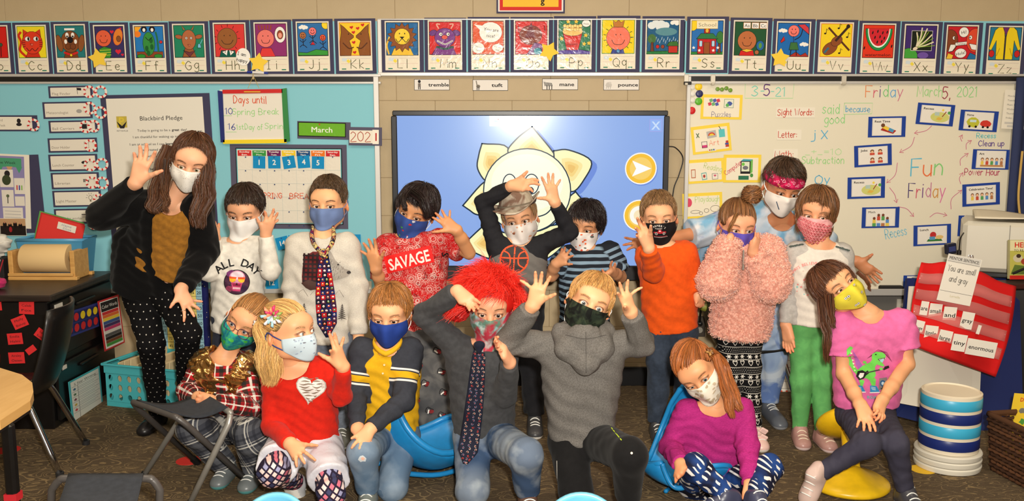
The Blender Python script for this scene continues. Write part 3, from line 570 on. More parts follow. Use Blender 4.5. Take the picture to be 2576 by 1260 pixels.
def aV(P_):
 P_.bg((240,206,40),(206,90,40)); P_.l([(.26,.86),(.92,.22)],5,(90,50,30),0); P_.e(.32,.26,.26,.16,(140,76,40), rot=38); P_.e(.52,.48,.19,.13,(140,76,40), rot=38); P_.l([(.5,.5),(.84,.88)],6,(60,40,34),0); P_.e(.86,.92,.05,.05,(50,34,30)); P_.l([(.16,.14),(.26,.26)],5,(50,110,130),0)
 for x, y in ((.14,.7),(.56,.86),(.84,.6),(.62,.12)): P_.e(x, y,.035,.025, BK, None); P_.l([(x+.03, y),(x+.04, y+.14),(x+.09, y+.1)],1.4, BK,0)
def aW(P_):
 P_.bg((222,56,32)); P_.p([(.07,.88)]+[(.5+.43*math.cos(t),.88-.66*math.sin(t)) for t in np.linspace(math.pi,2*math.pi,1)]+[(.5-.43*math.cos(t),.88-.66*math.sin(t)) for t in np.linspace(0, math.pi,16)],(40,140,70)); P_.p([(.5-.36*math.cos(t),.88-.57*math.sin(t)) for t in np.linspace(0, math.pi,16)], WHT, None); P_.p([(.5-.33*math.cos(t),.88-.52*math.sin(t)) for t in np.linspace(0, math.pi,16)],(206,40,50), None)
 for x, y in ((.3,.76),(.46,.8),(.62,.76),(.76,.78),(.38,.62),(.54,.64),(.68,.6),(.46,.48),(.6,.5),(.06,.3),(.93,.36)): P_.e(x, y,.022,.05, BK, None, rot=-12)
 P_.t('watermelon',.5,.10,.09, w=64)
def aX(P_):
 P_.bg((66,44,110)); P_.e(.15,.05,.28,.26,(70,160,60)); P_.e(.6,.1,.18,.1,(110,80,160)); P_.p([(.2,.24),(.86,.24),(.86,.84),(.2,.84)],(30,36,26), WHT)
 for k,(x, y) in enumerate(((.36,.78),(.52,.92),(.68,.9),(.84,.72),(.9,.5))): P_.l([(.36,.32),((.36+x)/2+.04,(.32+y)/2),(x, y)],3.2,(226,214,180)); P_.l([(.42,.34),(x+.05, y-.1)],1.6,(130,170,50))
 P_.e(.34,.3,.08,.05,(226,210,180), rot=20)
def aY(P_):
 P_.bg((200,36,46)); P_.e(.1,.55,.26,.34,(130,66,40)); P_.e(.95,.58,.30,.36,(220,76,50)); P_.e(.22,.64,.04,.05, WHT); P_.e(.24,.64,.018,.025, BK, None); P_.e(.78,.66,.05,.06, WHT); P_.e(.76,.66,.02,.03, BK, None); P_.p([(.12,.44),(.34,.44),(.2,.24),(.06,.22)], WHT); P_.p([(.74,.48),(1,.44),(1,.28),(.84,.3)], WHT); P_.p([(.0,.0),(.2,.0),(.24,.12),(.06,.18)],(236,190,60)); P_.p([(.7,.0),(1,.0),(1,.12),(.8,.2)],(40,110,160)); P_.e(.54,.82,.16,.15, WHT); P_.t('Hi!',.54,.82,.10, rot=14); P_.p([(.28,.4),(.66,.44),(.66,.54),(.28,.5)], WHT); P_.t('Yacking!',.47,.47,.06, rot=4); P_.e(.48,.18,.19,.14, WHT); P_.t('Hola!',.48,.18,.10, rot=16)
def aZ(P_):
 P_.bg((44,120,150)); Y = (236,206,36)
 for q in (0,1):
  f = (lambda x: x) if q == 0 else (lambda x: 1-x); P_.p([(f(.08),.3),(f(.0),.34),(f(.16),.9),(f(.26),.99),(f(.44),.99),(f(.48),.7),(f(.48),.03),(f(.24),.03),(f(.22),.6)], Y); P_.e(f(.1),.2,.08,.1,(200,40,40)); P_.l([(f(.26),.14),(f(.34),.36)],1.6,(176,140,20),0)
 P_.p([(.4,.99),(.6,.99),(.5,.74)],(110,50,110)); P_.l([(.5,.74),(.5,.02)],3,(60,60,64),0)
CARDS = [('b', aB,-64,33,58,190, 'red picture of a child with a drum'),('Cc', aC,36,129,57,190, 'red cat on yellow'),('Dd', aD,132,227,55,190, 'brown dog on teal'),('Ee', aE,230,326,57,190, 'red-faced child with a teddy and hearts'),('Ff', aF,330,426,57,190, 'green frog on blue'),('Gg', aG,428,527,54,190, 'brown goat on green'),('Hh', aH,530,630,51,189, 'brown smiling face on red'),('Ii', aI,632,735,50,188, 'pink-faced child thinking on purple'),('Jj', aJ,738,839,48,187, 'children skipping under a blue sky'),('Kk', aK,843,946,47,186, 'two kangaroos kissing on yellow'),
 ('Ll', aL,960,1066,47,185, 'yellow lion on blue'),('Mm', aM,1068,1173,45,184, 'purple monster on red'),('Nn', aN,1177,1281,43,184, 'orange card with speech bubbles'),('Oo', aO,1284,1391,43,184, 'red opera singer, star over its corner'),('Pp', aP,1393,1499,41,183, 'bucket of popcorn on green'),('Qq', aQ,1502,1610,40,182, 'queen with a crown on yellow'),('Rr', aR,1615,1721,41,183, 'rain cloud over a red house'),('Ss', aS,1727,1832,42,184, 'red school house'),('Tt', aT,1835,1940,45,187, 'teacher before a dark green board'),('Uu', aU,1943,2048,48,189, 'child with a red umbrella on blue'),
 ('Vv', aV,2051,2155,50,190, 'brown violin on yellow'),('Ww', aW,2158,2261,53,192, 'slice of watermelon on red'),('Xx', aX,2264,2367,55,193, 'x-ray of a hand on purple'),('Yy', aY,2370,2468,57,194, 'two faces shouting Hi and Hola'),('Zz', aZ,2475,2580,59,198, 'yellow zipped coat')]
for ch, fn, x0, x1, y0, y1, desc in CARDS:
 w, h = x1-x0, y1-y0; cx, cy = (x0+x1)/2,(y0+y1)/2; rt = -.7 if x0 > 1800 else (.5 if x0 < 900 else 0)
 root = empty('alphabet_card', P(cx, y1, YW-.02), 'alphabet card %s with %s' % (ch, desc), 'card', 'alphabet cards above the boards'); big = ch in ('Yy', 'Zz')
 wall_sheet('backing', cx, cy, w, h, off=.0115, th=.0015, col=NAVY, parent=root, rot=rt)
 d = Draw(); pw, ph = w*.80, h*.885
 d.rect(0,0, pw, ph, CREAM); fn(Pic(d,-pw/2+2,-ph/2+ph*.30, pw-4, ph*.68)); yb = -ph/2
 d.stroke([(-pw*.4, yb+ph*.245),(pw*.46, yb+ph*.245)],.7,(190,176,176)); d.stroke([(-pw*.44, yb+ph*.135),(pw*.46, yb+ph*.135)],.6,(214,176,170)); d.blot(-pw*.34, yb+ph*.22,5,(206,216,220),8,.2,1.5,1); d.blot(-pw*.22, yb+ph*.19,4.2,(236,214,80),9,.3,1,2)
 for q in (-1,1): d.rect(q*pw*.36, yb+3.4,11,2.6,(40,126,100))
 for i, c in enumerate(ch): d.hand(c,(-6 if i == 0 and len(ch) > 1 else 8)-0, yb+4,21,(66,70,30), lw=1.5, al='c' if len(ch) < 2 else 'l', jit=.02, w=None) if False else d.hand(c,(-12 if (i == 0 and len(ch) > 1) else 10), yb+(5 if c not in 'jgyqp' else 8),22,(66,70,30), lw=1.5, jit=.02)
 mb = MB(); O, U, V = wall_frame(cx-1, cy-1, YW-.0135, rt); mb.prism([(-pw/2-1,-ph/2-1),(pw/2+1,-ph/2-1),(pw/2+1, ph/2+1),(-pw/2-1, ph/2+1)],.001, O, U, V,(222,216,200)); d.lay(mb, O+A(0,-.001,0), U, V, lift=.00007, base=.0002); mb.build('picture', GLOSSY, root)
for i,(x, y, s_, rt, lb) in enumerate(((247,147,26,-10, 'yellow paper star over the Ee card'),(650,158,26,8, 'yellow paper star below the Hh card, nearest the pledge side of the hanging sign'),(1381,129,26,28, 'yellow paper star between the Oo and Pp cards'),(1962,146,25,4, 'yellow paper star over the Uu card'))):
 d = Draw(); pts = [(s_*(1 if k % 2 == 0 else .56)*math.sin(math.radians(rt)+k*math.pi/5), s_*(1 if k % 2 == 0 else .56)*math.cos(math.radians(rt)+k*math.pi/5)) for k in range(10)]
 tag(wall_sheet('paper_star', x, y,0,0, off=.020, th=.002, col=(240,202,62), poly=pts), lb, 'star', 'yellow stars on the alphabet cards')
d = Draw(); d.hand('I am',-14,5,8, BK, lw=1.1, rot=-12); d.hand('happy',-17,-10,8, BK, lw=1.1, rot=-12)
tag(wall_sheet('speech_bubble',612,143,0,0, off=.018, th=.0012, col=WHT, d=d, poly=arc(0,0,18,22,0,360,20)[:-1]), 'white oval speech bubble reading I am happy', 'paper')
mb = MB(); a, b = P(622,181, YW-.045), P(674,184, YW-.045); mb.tube([a, a+(b-a)*.28],.0052,10,(30,50,150)); mb.tube([a+(b-a)*.26, b-(b-a)*.18],.0065,10,(226,222,220)); mb.tube([b-(b-a)*.2, b],.0055,10,(40,60,150)); tag(mb.build('dry_erase_marker', PLAST, smooth='auto'), 'blue and white marker lying on the rail under the star', 'marker')
for i,(x0, x1, y, tx, kind) in enumerate(((1042,1131,213, 'tremble',0),(1189,1278,214, 'tuft',1),(1364,1454,212, 'mane',2),(1518,1608,213, 'pounce',3))):
 w = x1-x0; d = Draw(); d.rect(0,0, w-2,26,(228,222,214)); d.text(tx,17,0,9 if tx != 'mane' else 9, BK, bold=.02, w={'tremble': 52, 'tuft': 28, 'mane': 37, 'pounce': 50}[tx]); x = -w/2+13
 if kind == 0: d.ell(x,8,3.6,4, BK); d.rect(x,-1,7,9,(120,110,104)); d.stroke([(x-2,-6),(x-2,-11)],2, BK); d.stroke([(x+2,-6),(x+2,-11)],2, BK)
 if kind == 1: d.stroke([(x-4,10),(x-2,0)],2.4,(120,112,100)); d.ell(x+1,-3,5,4,(120,112,100)); [d.stroke([(x-2+k*3,-5),(x-3+k*3,-12)],1.4, BK) for k in range(3)]
 if kind == 2: d.ell(x+4,0,9,5.5,(214,210,204)); d.ell(x-8,6,4,3,(214,210,204)); [d.stroke([(x-8+k*3,5-(k*.4)),(x-6+k*3,-4)],1.5, BK) for k in range(7)]; [d.stroke([(x-1+k*6,-4),(x-1+k*6,-12)],2, BK) for k in range(3)]
 if kind == 3: d.blot(x,0,7,(196,190,182),9,.3); d.ell(x+4,4,3,3,(206,200,192)); [d.stroke([(x-5+k*5,-5),(x-6+k*5,-10)],1.6,(180,174,166)) for k in range(3)]
 tag(wall_sheet('word_card',(x0+x1)/2, y, w,28, off=.0008, th=.0012, col=(40,38,36), d=d), 'small white word card reading %s under the alphabet cards' % tx, 'card', 'word cards above the display')
d = Draw(); d.rect(0,0,164,116,(228,222,216)); d.rect(0,0,156,110,(206,44,34)); d.rect(0,0,140,92,(236,186,52)); d.text('g',30,-30,16, BK, bold=.02)
fr_ = wall_sheet('framed_sign',1335,-28,172,124, off=.001, th=.010, col=NAVY, d=d); tag(fr_, 'red and yellow sign on navy backing above the display, cut by the top edge', 'sign')
# on the bulletin board
BO = .018
d = Draw(); d.rect(0,0,236,376,(226,220,206)); d.text('Blackbird Pledge',14,140,11, BK, w=106)
d.poly([(-98,146),(-72,146),(-72,118),(-98,118)],(190,170,70)); d.text('P',-85,134,20,(214,190,60), bold=.06); d.poly([(-98,134),(-85,122),(-72,134),(-80,116),(-90,116)], BK); d.text('PETTISVILLE',-85,110,3.4, BK, w=28)
for y, parts in ((110,('Today is going to be a ', 'great', ' day!')),(94,('I am thankful for waking up today.', '', '')),(76,('I am at school so I can ', 'learn', ' and grow.')),(62,('I was created to be amazing.', '', '')),(46,('Today I will be ', 'dedicated', ' to using')),(32,('my mind and the tools I have to be', '', '')),(14,('the best that I can be.', '', ''))):
 t = ''.join(parts); W = len(t)*3.75; x = (14 if y > 100 else 4)-W/2
 for k, s_ in enumerate(parts):
  if s_: w_ = len(s_.strip())*3.75; d.text(s_.strip(), x+(3.75 if s_[0] == ' ' else 0), y,6,(60,54,52) if k != 1 else BK, bold=.03 if k == 1 else 0, w=w_, al='l'); x += len(s_)*3.75
pd = empty('pledge_poster', P(403,632, YW-BO), 'large white pledge poster on dark backing behind the woman', 'poster')
wall_sheet('backing',404,436,272,394, off=BO, th=.001, col=NAVY, parent=pd, rot=1.2); wall_sheet('sheet',402,438,240,380, off=BO+.002, th=.001, d=d, parent=pd, rot=1.2)
JOBS = [('Flag Finder',122,233,216,246,2),('Meteorologist',108,232,256,298,2),('Ball Carriers',123,245,303,334,2),('Door Holder',121,245,347,383,1),('Lunch Counter',123,246,388,430,2),('Librarian',129,250,434,475,2),('Light Master',133,255,479,520,1),('Calendar worker',137,240,525,562,1)]
for k,(tx, x0, x1, y0, y1, nb) in enumerate(JOBS):
 w, h = x1-x0, y1-y0; cx, cy = (x0+x1)/2,(y0+y1)/2; root = empty('job_card', P(cx, y1, YW-BO), 'white job card reading %s on dark backing' % tx, 'card', 'job cards on the bulletin board')
 wall_sheet('backing', cx, cy, w, h, off=BO, th=.001, col=NAVY, parent=root, rot=1); d = Draw(); ww = w-14; d.rect(-2,0, ww, h-9,(226,218,202)); d.text(tx,-ww/2+2,-h*.14,6.6,(140,128,116), al='l', w=len(tx)*4.2); ix = ww/2-20 if nb == 1 else ww/2-26
 (lambda x: {0: lambda: (d.poly([(x-6,4),(x+5,3),(x+5,9),(x-6,10)], BK), d.stroke([(x-6,10),(x-5,-6)],1, BK)),1: lambda: (d.ell(x,-3,7,5,(160,156,150))),2: lambda: d.rect(x,0,14,12, BK),3: lambda: (d.rect(x,0,12,16,(150,144,136)), d.rect(x,0,10,14,(226,218,202))),4: lambda: d.ell(x,0,8,4, BK),5: lambda: [d.rect(x-6+3*i,0,2,8, BK) for i in range(5)],6: lambda: (d.ell(x,2,5,6,(120,110,90)), d.ell(x,2,3.8,4.8,(226,218,202)), d.rect(x,-6,4,4,(120,110,90)),[d.stroke([(x+8*math.cos(a),2+9*math.sin(a)),(x+11*math.cos(a),2+12*math.sin(a))],.8, BK) for a in np.linspace(0,3.14,6)]),7: lambda: (d.rect(x,0,14,10,(190,180,170)), d.rect(x,4,14,2, BK))}[k]())(ix)
 wall_sheet('card', cx, cy, w-12, h-8, off=BO+.0016, th=.0008, col=(226,218,202), d=d, parent=root, rot=1)
BADGES = [(225,231),(254,231),(226,272),(253,283),(216,319),(236,317),(228,366),(227,415),(257,413),(231,459),(258,460),(250,503),(236,562),(84,314)]
bd = None
for i,(x, y) in enumerate(BADGES):
 mb = MB(); O, U, V = wall_frame(x, y, YW-BO-.006-.002*(i % 2)); d = Draw(); n = 22
 for k in range(n):
  a0, a1 = 2*math.pi*k/n,2*math.pi*(k+1)/n; q = [(10.2*math.cos(a0),10.2*math.sin(a0)),(16*math.cos(a0),16*math.sin(a0)),(16*math.cos(a1),16*math.sin(a1)),(10.2*math.cos(a1),10.2*math.sin(a1))]; mb.prism(q,.0015, O, U, V,(200,40,40) if (k+i) % 3 == 0 else (232,224,212))
 tag(mb.build('ring_badge', PAINT), 'striped red and white paper ring %s' % ('on the card at the left edge' if i == 13 else 'beside the %s card%s' % ([j[0] for j in JOBS][[0,0,1,1,2,2,3,4,4,5,5,6,7][i]], ', %s' % ('left of its pair' if i in (0,2,4,7,9) else 'right of its pair') if i not in (6,11,12) else '')), 'badge', 'striped rings beside the job cards')
root = empty('blackbird_card', P(40,330, YW-BO), 'white card reading Blackbird of the Week at the left edge', 'card'); wall_sheet('backing',20,310,150,40, off=BO, th=.001, col=NAVY, parent=root); d = Draw(); d.text('Blackbird',-20,8,6,(150,140,128), al='c'); d.text('of the Week',-20,-5,6,(150,140,128)); d.ell(36,6,5,6, BK); d.ell(36,-3,7,4, BK); wall_sheet('card',12,310,138,32, off=BO+.0016, th=.0008, d=d, parent=root)
root = empty('student_poster', P(40,590, YW-BO), 'purple-coloured pupil poster with green banner at the left edge', 'poster'); wall_sheet('backing',22,490,170,196, off=BO, th=.001, col=NAVY, parent=root, rot=2)
d = Draw(); d.rect(-6,0,126,176,(138,130,176)); d.rect(-6,72,112,22,(70,150,110)); d.text('Star for the Week',-6,72,7,(30,40,40), w=84)
for k in range(5): d.poly([(-60+24*k,62),(-44+24*k,62),(-52+24*k,46)],((70,150,110),(200,150,110))[k % 2])
for x, y, w_, h_ in ((12,32,34,44),(44,14,26,40),(14,-18,30,42),(44,-24,24,24),(26,-58,50,34),(-40,20,44,60),(-40,-50,44,50)): d.rect(x, y, w_, h_,(226,218,204),2)
d.ell(14,44,7,8, BK); d.ell(12,28,11,13,(54,64,36)); d.ell(14,-12,4,4,(90,100,70)); d.stroke([(14,-16),(14,-30)],2, BK); [d.rect(38+6*k,10,3,12, c) for k, c in enumerate(((200,60,60),(50,60,150),(130,180,80)))]; [d.stroke([(6,-50-8*k),(46,-50-8*k)],.8,(150,150,160)) for k in range(3)]
wall_sheet('sheet',6,480,140,186, off=BO+.0016, th=.001, d=d, parent=root, rot=-2.5)
d = Draw(); d.rect(0,0,64,42,(34,26,26)); d.rect(0,12,64,18,(190,150,110)); [d.ell(-20+13*k,6-(k % 2)*3,5,7,(26,20,22)) for k in range(4)]; [d.ell(-20+13*k,12-(k % 2)*3,2.2,2.6,(190,130,100)) for k in range(4)]; d.ell(-6,-6,4,7,(160,40,44)); tag(wall_sheet('photo_print',33,571,66,44, off=BO+.004, th=.001, d=d, mat=GLOSSY), 'small dark group photograph pinned under the purple poster', 'photo')
root = empty('hanging_whiteboard', P(640,362, YW-.03), 'small dry-erase board with colourful rails hung on string, reading Days until', 'board'); O, U, V = wall_frame(640,292, YW-.022)
mb = MB(); mb.prism([(-80,-66),(80,-66),(84,66),(-84,66)],.006, O, U, V,(228,222,208)); d = Draw(); d.hand('Days until',-50,32,18,(214,84,50), lw=1.9, w=82); d.hand('10',-72,6,15,(60,74,150), lw=1.8); d.hand('Spring Break',-54,4,15,(150,206,130), lw=1.6, w=116); d.hand('16',-66,-34,15,(60,74,150), lw=1.8); d.hand('1st',-46,-34,13,(150,206,130), lw=1.5, w=18); d.hand('Day of',-24,-34,14,(150,206,130), lw=1.5, w=44); d.hand('Spring',26,-32,14,(150,206,130), lw=1.5, w=56); d.stroke([(-76,1),(-56,1)],1.2,(150,206,130)); d.stroke([(-72,-40),(-46,-40)],1.2,(150,206,130)); d.lay(mb, O+A(0,-.006,0), U, V, lift=.00006); mb.build('panel', PAINT, root)
for nm, q, c in (('rail',[(-76,56),(74,58),(74,68),(-76,66)],(200,36,34)),('rail',[(-86,-66),(-76,-66),(-76,62),(-88,64)],(34,44,110)),('rail',[(74,-66),(88,-64),(84,70),(72,68)],(50,130,66)),('rail',[(-80,-70),(80,-68),(80,-58),(-80,-60)],(238,210,40))): mb = MB(); mb.prism(q,.012, O, U, V, c); mb.build(nm, PLAST, root)
mb = MB(); hk = P(637,190, YW-.036); [mb.tube([hk, P(x,222, YW-.036)],.0012,5,(200,170,90)) for x in (624,652)]; mb.tube([P(614,231, YW-.038), P(655,231, YW-.038)],.003,6,(226,190,70)); mb.tube([hk+A(0,0,.01), hk-A(0,.004,.02)],.004,6,(190,170,130)); mb.build('string', PLAST, root)
root = empty('month_sign', P(812,350, YW-BO), 'green sign reading March on dark backing', 'sign'); wall_sheet('backing',815,328,134,44, off=BO, th=.001, col=(84,80,100), parent=root, rot=-1.5); d = Draw(); d.rect(0,0,116,32,(110,174,48)); d.text('March',0,0,14,(240,240,228), bold=.03, w=52); d.ell(-6,13,2,2,(200,40,60)); wall_sheet('card',810,326,120,36, off=BO+.002, th=.0015, col=BK, d=d, parent=root, rot=-1.5, mat=GLOSSY)
root = empty('year_card', P(918,366, YW-.036), 'white card with handwritten 2021 lapping over the frame', 'card'); wall_sheet('backing',919,343,84,46, off=.034, th=.001, col=(84,80,100), parent=root, rot=-1); d = Draw(); d.hand('202',-34,-12,24,(170,60,40), lw=1.7, w=50); d.rect(29,0,16,36,(238,230,214)); d.rect(30,0,3.6,20,(186,36,34)); wall_sheet('card',916,344,74,32, off=.0355, th=.001, d=d, parent=root, rot=-1)
root = empty('wall_calendar', P(735,576, YW-BO), 'white month calendar with coloured weekday tabs and SPRING BREAK written in red', 'calendar'); wall_sheet('backing',728,470,292,212, off=BO, th=.001, col=(84,80,100), parent=root, rot=-.3)
d = Draw(); d.rect(0,0,262,188,(110,190,200)); d.rect(0,0,258,184,(230,222,206)); D7 = [('Sunday', 'Sun.',(206,50,50)),('Monday', 'Mon.',(60,150,70)),('Tuesday', 'Tues.',(110,40,90)),('Wednesday', 'Wed.',(236,200,50)),('Thursday', 'Thurs.',(40,80,130)),('Friday', 'Fri.',(230,120,40)),('Saturday', 'Sat.',(200,44,50))]
for k,(a, b, c) in enumerate(D7): x = -110.5+36.8*k; d.rect(x,83,34,14, c); d.text(a, x,86.5,4, WHT, bold=.03, w=26); d.text(b, x,79.5,4, WHT, bold=.03, w=15)
for k in range(6): d.stroke([(-129+36.8*(k+1),76),(-129+36.8*(k+1),-92)],.7,(200,206,200))
for k in range(5): d.stroke([(-129,42-34*k),(129,42-34*k)],.7,(200,206,200))
d.hand('SPRING',-76,-30,13,(222,96,60), lw=1.7, w=56); d.hand('BREAK',0,-30,13,(222,96,60), lw=1.7, w=60); d.stroke([(-92,-25),(-80,-25)],1.5,(222,96,60)); wall_sheet('sheet',729,469,266,192, off=BO+.0016, th=.003, col=BK, d=d, parent=root, rot=-.3, mat=GLOSSY)
for k in range(7):
 for j in range(6):
  x, y = 618+36.5*k,395+34.5*j
  if (j == 0 and 1 <= k <= 5) or (j > 0 and k > 4): continue
  mb = MB(); mb.lathe([(0,.003),(.0035,.0035),(.0035,.001),(.002,0),(0,0)][::-1], P(x, y, YW-BO-.005), frame((0,-1,0)),8,(40,60,110)); mb.build('push_pin', PLAST, root)
for k,(x, y, n_, rt) in enumerate(((652,408, '1',-2),(690,408, '2',0),(727,408, '3',8),(764,407, '4',4),(800,409, '5',-2),(711,611, '14',14),(738,610, '20',-12),(684,711, '12',3),(892,605, '7',0))):
 d = Draw(); d.text(n_,0,0,13 if len(n_) == 1 else 12,(238,236,228), bold=.03); d.ell(0,12,1.6,1.6,(50,70,130))
 tag(wall_sheet('number_card', x, y,31,31, off=BO+.007, th=.001, col=(30,140,196), d=d, rot=rt, mat=GLOSSY), 'small blue number card '+('leftmost of five on the calendar', 'second of five on the calendar', 'tilted in the middle of five on the calendar', 'fourth of five on the calendar', 'rightmost of five on the calendar', 'tilted under the calendar, left of a pair', 'overlapping its neighbour under the calendar', 'low on the board beside the white-shirted boy', 'right of the boy with the tie')[k], 'card', 'blue date cards')
tag(wall_sheet('paper_note',924,722,22,30, off=BO, th=.001), 'small white note at the bottom right corner of the bulletin board', 'paper')
# on the whiteboard
WO = .0165; wr = Draw(); G_ = (130,206,130); B_ = (84,170,208); R_ = (196,70,56)
def Wp(x, y): return (x-2140,470-y)
def wh(t, x, y, h, c, w=None, rot=0, lw=None, cols=None): wr.hand(t, *Wp(x, y), h, c, lw=lw or h*.085, w=w, rot=rot, cols=cols)
wr.stroke([Wp(1866,212), Wp(1866,250), Wp(1985,250), Wp(1987,208)],1.2,(160,214,150)); wh('3-',1882,244,24,(110,200,180),32); wh('5',1912,244,26,(96,50,120),16, lw=2.6); wh('-21',1930,244,22,(110,200,180),36)
wh('Friday',2165,248,28, R_,92, cols=[(226,130,70),(206,90,110),(96,60,130),(120,196,120),(90,160,210),(200,110,140)], lw=2); wh('March',2293,246,26,(150,206,130),62, lw=1.8); wh('5,',2356,250,28,(150,50,70),20, lw=2.4); wh('2021',2392,246,24,(140,206,130),50, lw=1.8)
wh('said',2060,288,24,(140,206,130),42, lw=1.8); wh('good',2066,312,22,(140,206,130),50, lw=1.8); wr.stroke([Wp(2114,262), Wp(2184,262), Wp(2183,288), Wp(2113,290), Wp(2114,262)],1.2,(150,210,140)); wh('because',2118,284,15,(80,160,200),60, lw=1.6)
wh('j',2036,350,22, B_,10, lw=2.2); wh('x',2060,350,32, B_,15, lw=2.2); wh('_+_=10',2022,390,15,(170,214,150),90, lw=1.4); wh('Subtraction',2014,412,18,(150,206,130),106, lw=1.7); wh('Oy',2050,462,22, B_,36, lw=2.2); wh('C',2024,505,24,(140,206,130),14, lw=2)
wh('Fun',2290,442,42, B_,78, cols=[(90,180,210),(226,110,60),(130,200,120)], lw=3.2); wh('Friday',2286,498,36, R_,92, cols=[(70,50,110),(200,90,110),(110,60,130),(190,120,150),(200,140,60),(210,110,160)], lw=2.4)
wh('Recess',2448,348,12,(90,190,196),48, lw=1.6); wh('Clean up',2454,368,14,(90,60,140),64, lw=1.7); wh('Power Hour',2424,440,16,(176,50,90),88, rot=-1, lw=1.7); wh('Recess',2236,602,24,(130,190,210),54, rot=12, lw=2)
AR = (196,110,140)
for q in ([(2334,318),(2320,330),(2292,336)],[(2293,346),(2285,368),(2258,384)],[(2254,410),(2250,440),(2230,460)],[(2238,472),(2252,490),(2258,510)],[(2262,520),(2285,526),(2303,545)],[(2344,546),(2360,536),(2387,542)],[(2396,526),(2396,500),(2420,478)],[(2416,462),(2412,448),(2420,434)],[(2412,416),(2412,400),(2430,386)],[(2424,376),(2424,362),(2436,354)],[(2412,356),(2408,348),(2412,340)]):
 pts = [Wp(*a) for a in q]; wr.stroke(pts,1.6, AR, sm=6); e = A(*pts[-1]); dv = unit(np.array(list(e-A(*pts[-2]))+[0]))[:2]; n_ = A(-dv[1], dv[0]); wr.stroke([tuple(e-dv*8+n_*5), tuple(e), tuple(e-dv*8-n_*5)],1.5,(196,90,110))
mb = MB(); O, U, V = wall_frame(2140,470, YW-WO); wr.lay(mb, O, U, V, lift=.0002, base=.0003); mb.build('marker_writing', PAINT, wb)['kind'] = 'stuff'
for tx, x, y, w in (('Sight Words:',2001,283,98),('Letter:',1985,339,62),('Math:',1976,388,62)):
 d = Draw(); d.hand(tx,-w/2+4,-7,16, R_, lw=1.7, w=w-8 if tx[0] == 'S' else w*.75); tag(wall_sheet('paper_label', x, y, w,26, off=.0175, th=.0008, col=(232,224,206), d=d), 'white strip with red handwriting %s on the whiteboard' % tx.strip(':'), 'label', 'handwritten strips on the whiteboard')
def icon(d, k):
 X, Y = 10,-4; c = [(230,200,90),(200,80,60),(90,160,90),(90,140,200),(180,120,80)]
 if k == 'Rest Time': d.poly([(-16,-8),(16,-18),(24,-10),(-8,2)],(170,50,40)); d.stroke([(-8,0),(14,-10)],8,(80,150,190)); d.stroke([(-8,0),(2,-5)],8,(236,200,70)); d.ell(-10,4,5,5,(110,70,50))
 elif k == 'Home': d.blot(-14,-4,13,(190,190,60),10,.1,1.2); d.rect(-14,-1,16,6,(200,220,220)); d.blot(18,-6,9,(206,60,50),9,.15,1.5); [d.ell(x,-15,3,3, BK) for x in (-22,-6,12,24)]
 elif k == 'Lunch': d.poly([(-14,-16),(26,-16),(22,-10),(-10,-10)],(60,120,60)); d.ell(2,0,8,8,(190,50,50)); d.rect(0,-8,14,8,(90,150,190)); d.ell(18,-6,10,5,(226,190,120))
 elif k == 'Recess': d.ell(12,-6,24,13,(206,206,120)); d.rect(4,2,12,9,(180,200,190)); d.stroke([(18,-4),(26,8)],2.2,(150,60,50)); d.ell(34,6,4,4,(90,160,80)); d.ell(18,12,3,3,(240,210,80)); d.poly([(2,-12),(14,-14),(20,-8),(8,-6)],(220,180,80))
 elif k == 'Jobs':
  for x, y in ((-2,8),(18,8),(-2,-12),(18,-12)): d.ell(x, y+3,5,4,(120,80,50)); d.rect(x, y-4,12,6, c[int(x+y) % 5]); d.ell(x, y+1,3,3,(236,190,150))
 elif k == 'Art' or k == 'Celebration Time!':
  for i in range(5): x = -22+12*i; d.ell(x,0,4,4.4,(120,80,60)); d.ell(x,-1,3,3,(236,190,150)); d.rect(x,-9,7,9, c[i]);
  if k == 'Art': d.rect(2,-16,58,4,(190,130,70))
 else:
  for i in range(4): x = -16+11*i; y = 8*(i in (1,2)); d.rect(x,-10+y,8,10, c[i]); d.ell(x,-2+y,3.6,3.6,(120,70,50)); d.rect(x,-18,9,8, c[(i+2) % 5])
SCH = [('Recess',2353,288,94,54,-4, 'topmost in the ring'),('Home',2462,304,96,52,-3, 'under the date at right'),('Rest Time',2231,319,94,52,1, 'upper left of the ring'),('Jobs',2196,391,94,54,4, 'left of the ring'),('Recess',2179,472,94,54,2, 'far left of the ring beside the bob-haired girl'),('Math',2215,547,94,52,1, 'lower left of the ring'),('Lunch',2345,591,94,52,3, 'bottom of the ring'),('Art',2493,401,94,50,-1, 'right of the ring'),('Celebration Time!',2468,489,94,56,4, 'lower right of the ring'),('',2456,568,92,52,0, 'behind the white machine'),('Switch',2318,716,92,48,1, 'standing in the marker tray')]
for tx, x, y, w, h, rt, where in SCH:
 off = .018 if tx != 'Switch' else .03; root = empty('schedule_card', P(x, y+h/2, YW-off), 'blue-bordered schedule card %s%s' % ('reading '+tx+', ' if tx else '', where), 'card', 'blue schedule cards on the whiteboard')
 wall_sheet('backing', x, y, w, h, off=off, th=.001, col=(36,66,150), parent=root, rot=rt, mat=GLOSSY); d = Draw(); d.rect(0,0,70,42,(232,226,216))
 if tx: d.text(tx,-31,14,5.4, BK, bold=.02, al='l', w=min(60, len(tx)*4.3)); icon(d, tx)
 wall_sheet('picture', x, y,74,44, off=off+.0012, th=.0006, col=(214,208,198), d=d, parent=root, rot=rt, mat=GLOSSY)
